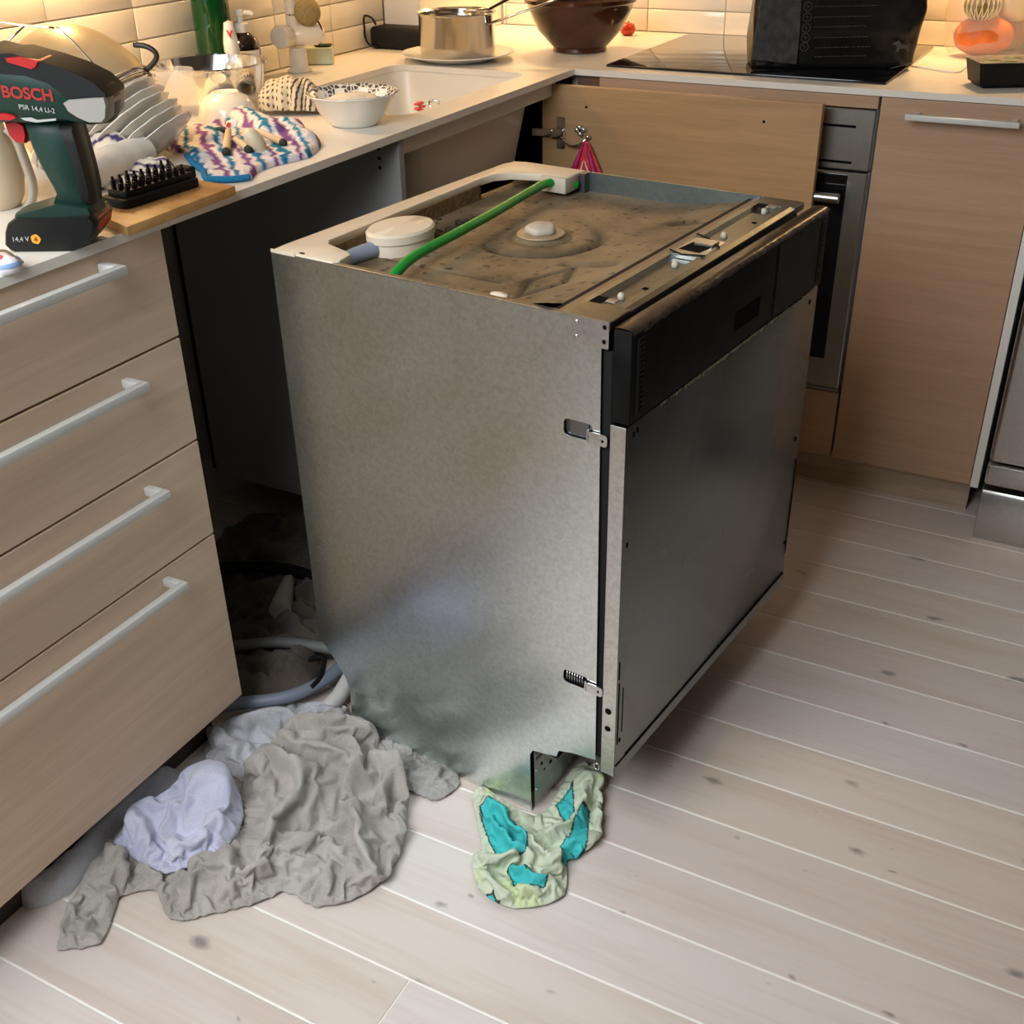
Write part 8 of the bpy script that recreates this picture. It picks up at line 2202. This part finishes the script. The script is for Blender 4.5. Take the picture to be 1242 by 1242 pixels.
-1,4,17,0,-3,24,-5,0,9,-4,2,19,-4,3,11,-3,4,19,0,3,10,-3,-2,23,-4,-6,29,-1,-5,33,0,1,30,-5,2,17,-4,4,11,-2,6,19,-2,5,9,0,5,13,-6,0,24,-5,0,14,-1,1,22,2,0,27,-5,-6,41,-6,0,32,-6,5,21,-3,4,21,
-5,7,10,-4,10,13,-1,8,9,-8,2,23,-6,2,18,-4,3,16,2,5,17,2,3,27,-5,-2,42,-2,-3,46,0,-1,38,-3,7,28,-3,9,19,-5,0,26,-1,0,25,0,7,17,-4,0,30,-1,-4,30,1,-4,27,-5,-5,26,-1,-2,30,1,7,27,-6,1,42,-3,1,
45,0,0,48,4,1,44,5,2,35,5,5,25,-1,-2,37,3,-4,36,7,7,26,1,-2,39,1,0,31,4,-1,28,5,0,22,-6,-4,38,-4,0,40,1,8,38,-2,-3,31,1,-3,34,1,3,42,5,5,42,4,7,32,6,3,37,4,-4,46,-4,2,27,-1,1,38,3,1,40,4,2,
32,-3,0,17,2,1,21,5,4,17,-10,-1,34,-8,-1,30,-5,-1,25,0,0,23,-1,0,34,1,-1,28,3,5,34,5,9,38,3,0,47,6,0,50,8,-1,42,3,1,24,2,5,36,-2,-2,26,0,4,24,-1,2,22,1,4,23,1,4,13,-7,3,29,-7,2,38,-3,-1,34,
-4,1,23,-2,2,29,2,2,33,-2,-5,45,0,1,51,3,3,54,5,4,48,8,4,51,-7,-5,27,-4,4,28,-1,3,25,-4,-5,14,-3,2,9,4,3,10,-3,7,25,-6,3,12,-6,6,24,-6,6,33,-6,-2,25,-3,3,30,-6,-6,41,-6,-10,47,-3,0,51,-2,1,
42,1,3,46,4,7,50,7,7,48,3,1,34,-9,-6,15,-6,-7,14,-5,-2,9,-5,-1,20,-1,0,20,1,2,24,4,2,23,1,7,11,2,7,20,3,-1,10,3,1,19,1,4,28,-11,-5,43,-6,-2,48,-4,-3,47,-6,-7,37,-6,3,42,-2,5,44,1,8,44,5,11,
43,4,6,33,-11,-5,17,-6,-3,13,-5,-4,20,-6,1,10,4,4,12,8,0,11,3,5,25,6,4,27,0,12,17,-2,2,8,-2,1,23,-5,0,34,-6,3,43,-6,-5,34,-3,-2,38,-1,-3,39,-4,-7,25,-2,-11,27,2,-7,28,5,-2,26,2,10,28,-11,0,
15,-7,-2,22,-4,-1,16,-2,-2,23,0,0,23,5,-3,27,8,0,23,7,3,11,4,8,24,7,8,29,7,-2,25,4,4,11,6,-1,21,-1,5,35,0,1,33,-2,-7,22,0,-11,23,1,-1,26,1,-7,18,-2,-5,31,1,-1,32,-6,2,18,-5,4,11,-2,-4,9,-5,
1,21,-2,1,23,4,0,10,6,-9,15,4,1,24,9,4,21,7,7,10,8,5,15,11,3,18,13,-1,27,9,3,9,0,6,26,-2,-5,19,0,-4,17,0,-6,27,-2,-6,15,2,-5,14,-3,-3,26,-1,-5,19,-3,4,28,0,2,25,2,-2,20,0,0,24,5,-4,24,8,-5,
23,5,-6,9,6,2,13,7,9,16,5,1,25,7,0,29,11,3,28,0,-3,12,0,8,8,2,-2,10,-2,-1,22,-1,-1,27,2,-3,23,-2,-4,9,-3,-1,22,0,-1,21,3,-1,9,5,-3,15,6,-1,24,0,-3,10,-1,-6,22,0,-1,26,2,2,32,5,3,30,7,4,29,
-3,-3,13,1,-2,21,5,-1,21,5,-1,9,0,2,23,-1,0,23,-4,-3,10,-2,-2,19,0,-4,14,-1,3,23,0,-1,19,]),
}


def flat_cloth(poly, res):
    """evenly spread points inside an outline, joined to triangles; True marks the points on the outline"""
    P = np.array(poly)
    n = len(P)
    B_ = []
    for i in range(n):
        a, b_ = P[i], P[(i + 1) % n]
        m_ = max(1, int(round(np.hypot(*(b_ - a)) / res)))
        for t in range(m_):
            B_.append(a + (b_ - a) * t / m_)
    B_ = np.array(B_)
    lo, hi = P.min(0), P.max(0)
    h = res * math.sqrt(3) / 2
    X = np.array([(lo[0] + (i + .5 * (j % 2)) * res, lo[1] + j * h) for j in range(int((hi[1] - lo[1]) / h) + 1) for i in range(int((hi[0] - lo[0]) / res) + 2)])
    ins = np.zeros(len(X), bool)
    dist = np.full(len(X), 1e9)
    for i in range(n):
        a, b_ = P[i], P[(i + 1) % n]
        ins ^= ((a[1] > X[:, 1]) != (b_[1] > X[:, 1])) & (X[:, 0] < (b_[0] - a[0]) * (X[:, 1] - a[1]) / (b_[1] - a[1] + 1e-12) + a[0])
        e = b_ - a
        t = np.clip(((X - a) @ e) / (e @ e + 1e-12), 0, 1)
        dist = np.minimum(dist, np.hypot(*(X - a - t[:, None] * e).T))
    X = X[ins]
    X = X[dist[ins] > res * .6]
    nb = len(B_)
    r = mgeo.delaunay_2d_cdt([Vector(p) for p in np.concatenate([B_, X])], [(i, (i + 1) % nb) for i in range(nb)], [], 1, 1e-7)
    V = np.array([v[:] for v in r[0]])
    isb = np.array([any(k < nb for k in orig) for orig in r[3]])
    return V, r[2], isb


def settled_cloth(name, key, poly, mat, dz=0.0, levels=2, thick=0.004, colour=None):
    """a crumpled cloth: the flat triangles moved to their settled places, smoothed, with real thickness"""
    res, data = SETTLED[key]
    V, faces, isb = flat_cloth(poly, res)
    co = np.c_[V, np.full(len(V), 0.006)]
    mv = np.array(data).reshape(-1, 3) * 0.0005
    co[~isb, :2] += mv[:, :2]
    co[~isb, 2] = mv[:, 2]
    co[:, 2] += dz
    base = Vector(((co[:, 0].min() + co[:, 0].max()) / 2, (co[:, 1].min() + co[:, 1].max()) / 2, co[:, 2].min()))
    me = bpy.data.meshes.new(name)
    me.from_pydata((co - np.array(base)).tolist(), [], [tuple(f) for f in faces])
    me.materials.append(mat)
    me.shade_smooth()
    o = bpy.data.objects.new(name, me)
    COL.objects.link(o)
    o.location = base
    sd = o.modifiers.new('smooth', 'SUBSURF')
    sd.levels = sd.render_levels = levels
    if colour is not None:
        dg = bpy.context.evaluated_depsgraph_get()
        fine = bpy.data.meshes.new_from_object(o.evaluated_get(dg))
        o.modifiers.clear()
        o.data = fine
        bpy.data.meshes.remove(me)
        fine.name = name
        p = np.array([v.co[:] for v in fine.vertices]) + np.array(base)
        make_print(fine, colour(p[:, 0], p[:, 1], p[:, 2]))
        fine.shade_smooth()
    so_ = o.modifiers.new('thickness', 'SOLIDIFY')
    so_.thickness = thick
    so_.offset = -1
    return o

# ================================================================== towels and hoses on the floor
def c6(p):
    return (300 + p[0] / 4.777, 880 + p[1] / 4.777)


def c7(p):
    return (50 + p[0] / 4.6, 960 + p[1] / 4.6)


def c2(p):
    return (540 + p[0] / 5.175, 880 + p[1] / 5.175)


def F(pts, f=None, z=0.02):
    return [tuple(at(*(f(p) if f else p), 'z', z))[:2] for p in pts]


M_TAUPE = terry('taupe_terry', srgb(190, 183, 174), srgb(160, 153, 144), 900, 0.45)
M_LILAC = terry('lilac_white_terry', srgb(214, 214, 232), srgb(190, 190, 212), 900, 0.4)
M_WTERRY = terry('white_terry', srgb(210, 210, 216), srgb(176, 172, 172), 900, 0.5)
M_GTERRY = terry('greyish_terry', srgb(190, 186, 180), srgb(140, 134, 126))
M_DRAG = terry('dark_rag', srgb(112, 100, 84), srgb(66, 58, 48))

# big taupe bath towel
taupe = F([(408, 872), (385, 878), (361, 887), (340, 898), (325, 909), (310, 917), (298, 928), (293, 950), (292, 972), (288, 1000), (266, 1027), (236, 1042), (198, 1050), (165, 1036), (140, 1020),
           (126, 1018), (117, 1034), (104, 1056), (93, 1080), (82, 1100), (74, 1128), (68, 1151), (95, 1150), (122, 1145), (131, 1127), (140, 1102), (144, 1088), (162, 1082), (180, 1079), (190, 1080),
           (194, 1092), (200, 1109), (212, 1116), (221, 1117), (240, 1112), (257, 1108), (282, 1102), (306, 1097), (328, 1088), (343, 1080), (361, 1086), (372, 1095), (383, 1099), (405, 1098), (424, 1093),
           (450, 1080), (469, 1063), (480, 1045), (487, 1027), (493, 1000), (496, 969), (496, 955), (491, 940), (480, 922), (469, 908), (456, 896), (440, 884), (424, 874)], None, 0.006)
TR = []
for pts, h, w in [([(290, 200), (420, 240), (560, 330)], .026, .013), ([(20, 230), (150, 260), (280, 370), (270, 460), (180, 560), (120, 640)], .024, .012), ([(200, 240), (290, 330), (240, 420), (200, 480)], .012, .010),
                  ([(820, 270), (870, 400), (870, 560), (850, 700), (790, 830)], .024, .014), ([(640, 330), (720, 240), (750, 300), (720, 430)], .024, .010),
                  ([(560, 220), (590, 300), (545, 380), (550, 480), (600, 560), (620, 680), (690, 810)], .026, .010), ([(100, 180), (330, 150), (560, 130), (700, 50)], .016, .012),
                  ([(300, 60), (480, 55), (640, 30)], .022, .014), ([(630, 540), (720, 480), (770, 400), (800, 300)], .020, .009), ([(660, 560), (700, 650), (760, 650)], .014, .010),
                  ([(440, 660), (560, 760), (700, 840), (800, 840)], .018, .012), ([(180, 630), (350, 640), (520, 560)], .016, .011), ([(60, 720), (250, 690), (430, 650)], .013, .010),
                  ([(30, 800), (200, 770), (400, 740)], .009, .009), ([(440, 800), (430, 880), (470, 960)], .012, .010), ([(30, 330), (110, 400), (130, 520)], .016, .011), ([(330, 330), (360, 440), (330, 520)], .012, .010),
                  ([(430, 640), (520, 700), (650, 800)], -.020, .009), ([(290, 240), (315, 340), (300, 460)], -.014, .008), ([(560, 420), (620, 470)], -.018, .012), ([(800, 430), (800, 560), (740, 660), (720, 790)], -.014, .009),
                  ([(150, 290), (220, 380), (220, 450)], -.012, .008), ([(330, 100), (480, 110), (600, 80)], -.010, .008)]:
    TR.append((F(pts, c6, 0.03), h * 1.35, w * 0.85))
for pts, h, w in [([(380, 300), (420, 400), (430, 560)], .018, .014), ([(430, 575), (330, 520), (250, 522), (185, 590), (165, 660)], .020, .007), ([(165, 660), (240, 740), (310, 790), (345, 840)], .018, .007),
                  ([(640, 470), (645, 600), (690, 690), (770, 710)], .020, .008), ([(745, 430), (800, 560), (830, 670)], -.018, .010), ([(830, 680), (1000, 645), (1240, 605)], .009, .010), ([(270, 620), (260, 690)], -.012, .012),
                  ([(540, 350), (620, 470)], .010, .014), ([(820, 470), (950, 500), (1200, 490)], -.010, .008), ([(860, 430), (1000, 460), (1230, 420)], .012, .010)]:
    TR.append((F(pts, c7, 0.02), h * 1.1, w * 0.85))
tag(settled_cloth('bath_towel', 'taupe', taupe, M_TAUPE), 'big taupe terry towel crumpled on the floor left of the dishwasher', 'towel')

# lilac-white towel heaped on it
lil = F([(135, 1018), (149, 998), (172, 980), (198, 966), (225, 946), (257, 934), (282, 940), (292, 962), (295, 985), (288, 1008), (270, 1026), (248, 1038), (222, 1048), (200, 1056), (182, 1048), (160, 1036)], None, 0.028)
LR = [(F([(150, 1010), (200, 985), (250, 960)], None, .05), .040, .040), (F([(250, 965), (280, 975), (284, 1000)], None, .05), .026, .022), (F([(180, 1040), (230, 1030), (275, 1005)], None, .04), .010, .016),
      (F([(215, 990), (232, 997)], None, .06), -.026, .009), (F([(190, 1000), (198, 1015)], None, .06), -.010, .009), (F([(228, 1008), (262, 988), (282, 998)], None, .06), .012, .007), (F([(252, 1000), (270, 1012)], None, .06), -.012, .006)]
tag(settled_cloth('hand_towel', 'lilac', lil, M_LILAC, 0.014), 'lilac-white terry towel heaped on top of the taupe towel', 'towel')

# white towel behind, under the hose
wh = F([(246, 905), (258, 884), (285, 866), (318, 858), (352, 850), (385, 846), (408, 850), (426, 862), (414, 874), (385, 884), (360, 894), (330, 908), (306, 924), (296, 945), (270, 930), (250, 925)], None, 0.012)
WRG = [(F([(300, 880), (340, 868), (390, 862)], None, .03), .026, .014), (F([(270, 890), (290, 915)], None, .03), .022, .014), (F([(320, 900), (360, 880), (400, 870)], None, .03), .014, .009), (F([(283, 875), (300, 905)], None, .03), -.02, .009),
       (F([(340, 858), (372, 868)], None, .03), -.010, .006), (F([(310, 868), (325, 895)], None, .03), -.010, .007)]
tag(settled_cloth('white_towel', 'white', wh, M_WTERRY), 'white towel bunched up in front of the bay under the grey hose', 'towel')
w2 = F([(20, 1092), (36, 1102), (60, 1094), (86, 1082), (104, 1060), (122, 1036), (140, 1010), (165, 985), (195, 960), (222, 935), (200, 935), (160, 965), (110, 1010), (60, 1060)], None, 0.004)
tag(cloth_patch('white_towel', w2, [(F([(30, 1092), (90, 1055), (140, 1005), (200, 950)], None, .01), .020, .018)], M_WTERRY, res=0.006, thick=0.012, z0=0.0008, noise=(0.006, 24), edge=0.014, seed=8),
    'greyish white towel strip lying along under the drawer unit', 'towel')
w3 = F([(462, 896), (480, 896), (505, 908), (532, 922), (556, 938), (558, 950), (545, 962), (528, 970), (508, 962), (492, 955), (480, 930), (468, 912)], None, 0.008)
W3R = [(F([(470, 905), (485, 930), (498, 955)], None, .02), .016, .010), (F([(500, 915), (530, 935)], None, .02), .012, .010), (F([(545, 930), (520, 965)], None, .02), -.012, .005), (F([(490, 930), (530, 950)], None, .02), .008, .008)]
tag(settled_cloth('white_towel', 'w3', w3, M_GTERRY), 'pale towel with ribbed hem trapped under the dishwasher side', 'towel')

# rags lying in the dark bay
for k, (pts, lab, rd, sd) in enumerate([
        ([(240, 700), (262, 655), (300, 625), (360, 622), (410, 650), (430, 690), (420, 740), (370, 750), (300, 748), (255, 740)], 'dark crumpled rag at the back of the empty bay', [([(290, 680), (340, 672), (390, 690)], .03, .02), ([(300, 715), (350, 700)], .02, .018)], 31),
        ([(255, 760), (300, 738), (372, 742), (425, 738), (440, 775), (405, 795), (340, 795), (262, 795)], 'brown rag in the middle of the bay behind the pale hose', [([(300, 765), (350, 760), (400, 765)], .024, .016)], 37),
        ([(262, 800), (300, 786), (350, 786), (380, 794), (392, 812), (380, 836), (330, 848), (275, 850)], 'dark brown rag between the two hoses in the bay', [([(300, 810), (340, 808), (372, 815)], .026, .016), ([(310, 830), (360, 826)], .014, .010)], 41)]):
    tag(cloth_patch('floor_rag', F(pts, None, 0.01), [(F(q, None, .03), h, w) for q, h, w in rd], M_DRAG, res=0.0058, thick=0.012, z0=0.0008 + 0.0002 * k, noise=(0.012, 26), edge=0.012, seed=sd, auto=(20, 0.026, 0.008, 0.10, R(10), 0.7)), lab, 'rag')

def at_f(u, v, z):
    return at(u, v, 'z', z)


tag(obj('drain_hose', tube(smooth_path([at_f(262, 858, .030), at_f(300, 852, .034), at_f(345, 846, .036), at_f(385, 830, .036), at_f(412, 810, .036), at_f(432, 786, .036), at_f(445, 760, .038)], 6), 0.0115, 16), M_GREYHOSE, None, True),
    'light blue-grey drain hose curving out from behind the dishwasher corner', 'hose')
tag(obj('water_hose', tube(smooth_path([at_f(250, 790, .055), at_f(290, 783, .058), at_f(340, 779, .060), at_f(392, 785, .060), at_f(430, 792, .058)], 6), 0.0105, 16), plain('dull_grey_hose', srgb(118, 120, 116), 0.5), None, True),
    'dull grey hose running straight across the middle of the bay', 'hose')
tag(obj('dark_hose', tube(smooth_path([at_f(245, 690, .05), at_f(290, 688, .052), at_f(340, 689, .053), at_f(390, 702, .053), at_f(430, 715, .052)], 6), 0.012, 14), M_BLACKM, None, True),
    'dark hose at the back of the bay', 'hose')
vl = thing('hose_valve', 'pale plastic hose fitting with metal ring lying on the rags in the bay', 'hose fitting', at_f(352, 745, 0.04))
pv0, pv1 = at_f(340, 741, 0.055), at_f(350, 704, 0.060)
obj('body', tube([pv0, pv0 * .6 + pv1 * .4, pv1], [0.022, 0.019, 0.012], 16), plain('greyish_plastic', srgb(170, 166, 150), 0.5), vl, 50)
obj('ring', tube([pv1, pv1 + (pv1 - pv0).normalized() * 0.006], 0.0105, 16), M_STEEL, vl, 50)
tag(obj('white_pipe', tube([at_f(396, 860, .022), at_f(410, 846, .026), at_f(422, 826, .030), at_f(432, 806, .030)], 0.0145, 16), M_WHITEPL, None, 50),
    'short white pipe end beside the cut dishwasher corner', 'pipe')
tag(obj('mains_cable', tube(smooth_path([at_f(372, 802, .05), at_f(384, 797, .05), at_f(393, 800, .05), at_f(391, 815, .05), at_f(385, 826, .046), at_f(377, 834, .042)], 5), 0.0045, 10), M_BLACKM, None, True),
    'black mains cord bent behind the dishwasher corner', 'cord')

# green and turquoise cloth under the front corner
teal_px = [(190, 372), (168, 440), (185, 520), (205, 610), (225, 700), (228, 770), (168, 800), (165, 850), (172, 905), (190, 960), (215, 1015), (260, 1060), (305, 1092), (365, 1118), (430, 1132), (500, 1132), (565, 1126),
           (640, 1108), (700, 1085), (752, 1050), (765, 980), (766, 900), (762, 836), (830, 792), (880, 752), (912, 722), (945, 650), (965, 560), (976, 450), (970, 360), (950, 285), (915, 240), (868, 215), (810, 235),
           (740, 340), (690, 430), (640, 520), (560, 560), (470, 520), (390, 470), (320, 425), (250, 372)]
teal = F(teal_px, c2, 0.010)
QR = []
for pts, h, w in [([(210, 420), (280, 560), (400, 720), (510, 775)], .024, .009), ([(310, 480), (450, 610), (560, 710), (700, 850)], .028, .010), ([(640, 640), (760, 580), (830, 480), (850, 350), (830, 260)], .026, .008),
                  ([(710, 790), (850, 710), (925, 580), (945, 400), (900, 250)], .026, .010), ([(400, 790), (480, 870), (560, 930), (650, 935)], .018, .008), ([(190, 810), (280, 815), (380, 805)], .022, .009),
                  ([(250, 850), (330, 1000), (430, 1095)], .020, .010), ([(440, 1010), (600, 1005), (735, 985)], .024, .012), ([(640, 690), (735, 830), (740, 900)], .020, .008), ([(225, 560), (330, 760)], -.016, .008),
                  ([(540, 620), (680, 700)], -.018, .007), ([(395, 880), (430, 990), (440, 1070)], -.020, .008), ([(560, 560), (640, 570)], -.02, .010), ([(770, 620), (860, 560), (890, 420)], -.016, .006),
                  ([(700, 470), (780, 420), (800, 330)], .012, .007), ([(190, 880), (230, 990)], .010, .008), ([(560, 880), (690, 870)], .012, .008)]:
    QR.append((F(pts, c2, 0.028), h * 1.2, w * 0.75))
TURQ = [F(p_, c2, 0.03) for p_ in ([(215, 490), (300, 470), (420, 560), (500, 640), (522, 740), (500, 785), (340, 800), (270, 650)], [(690, 735), (780, 660), (870, 490), (905, 480), (892, 700), (835, 790), (755, 815)],
                                   [(690, 450), (800, 320), (812, 560), (765, 560), (715, 490)], [(390, 860), (470, 868), (550, 940), (645, 938), (620, 992), (500, 992), (430, 962)], [(195, 985), (290, 1000), (420, 1140), (280, 1110)],
                                   [(590, 1118), (712, 1070), (690, 1110), (620, 1130)])]


def teal_col(x, y, z):
    P = np.stack([x, y], 1)
    c = np.empty((len(x), 4))
    c[:] = srgb(204, 212, 188)
    w = np.array([mnoise.noise(Vector((a * 30, b_ * 30, 1))) for a, b_ in P])
    c[w > 0.35] = srgb(204, 216, 172)
    near = np.full(len(x), 1e9)
    for poly in TURQ:
        q = np.array(poly)
        ins = np.zeros(len(x), bool)
        for i in range(len(q)):
            a, b_ = q[i], q[(i + 1) % len(q)]
            e = b_ - a
            t = np.clip(((P - a) @ e) / (e @ e + 1e-12), 0, 1)
            near = np.minimum(near, np.hypot(*(P - a - t[:, None] * e).T))
            ins ^= ((a[1] > y) != (b_[1] > y)) & (x < (b_[0] - a[0]) * (y - a[1]) / (b_[1] - a[1] + 1e-12) + a[0])
        c[ins] = srgb(72, 192, 192)
    c[near < 0.0011] = srgb(52, 66, 58)
    return c


tag(settled_cloth('cotton_cloth', 'teal', teal, attr_mat('printed_thin_cotton', 0.85, 0.25, 900), 0.0, 2, 0.0015, teal_col),
    'pale green and turquoise patterned cloth under the front dishwasher corner', 'cloth')
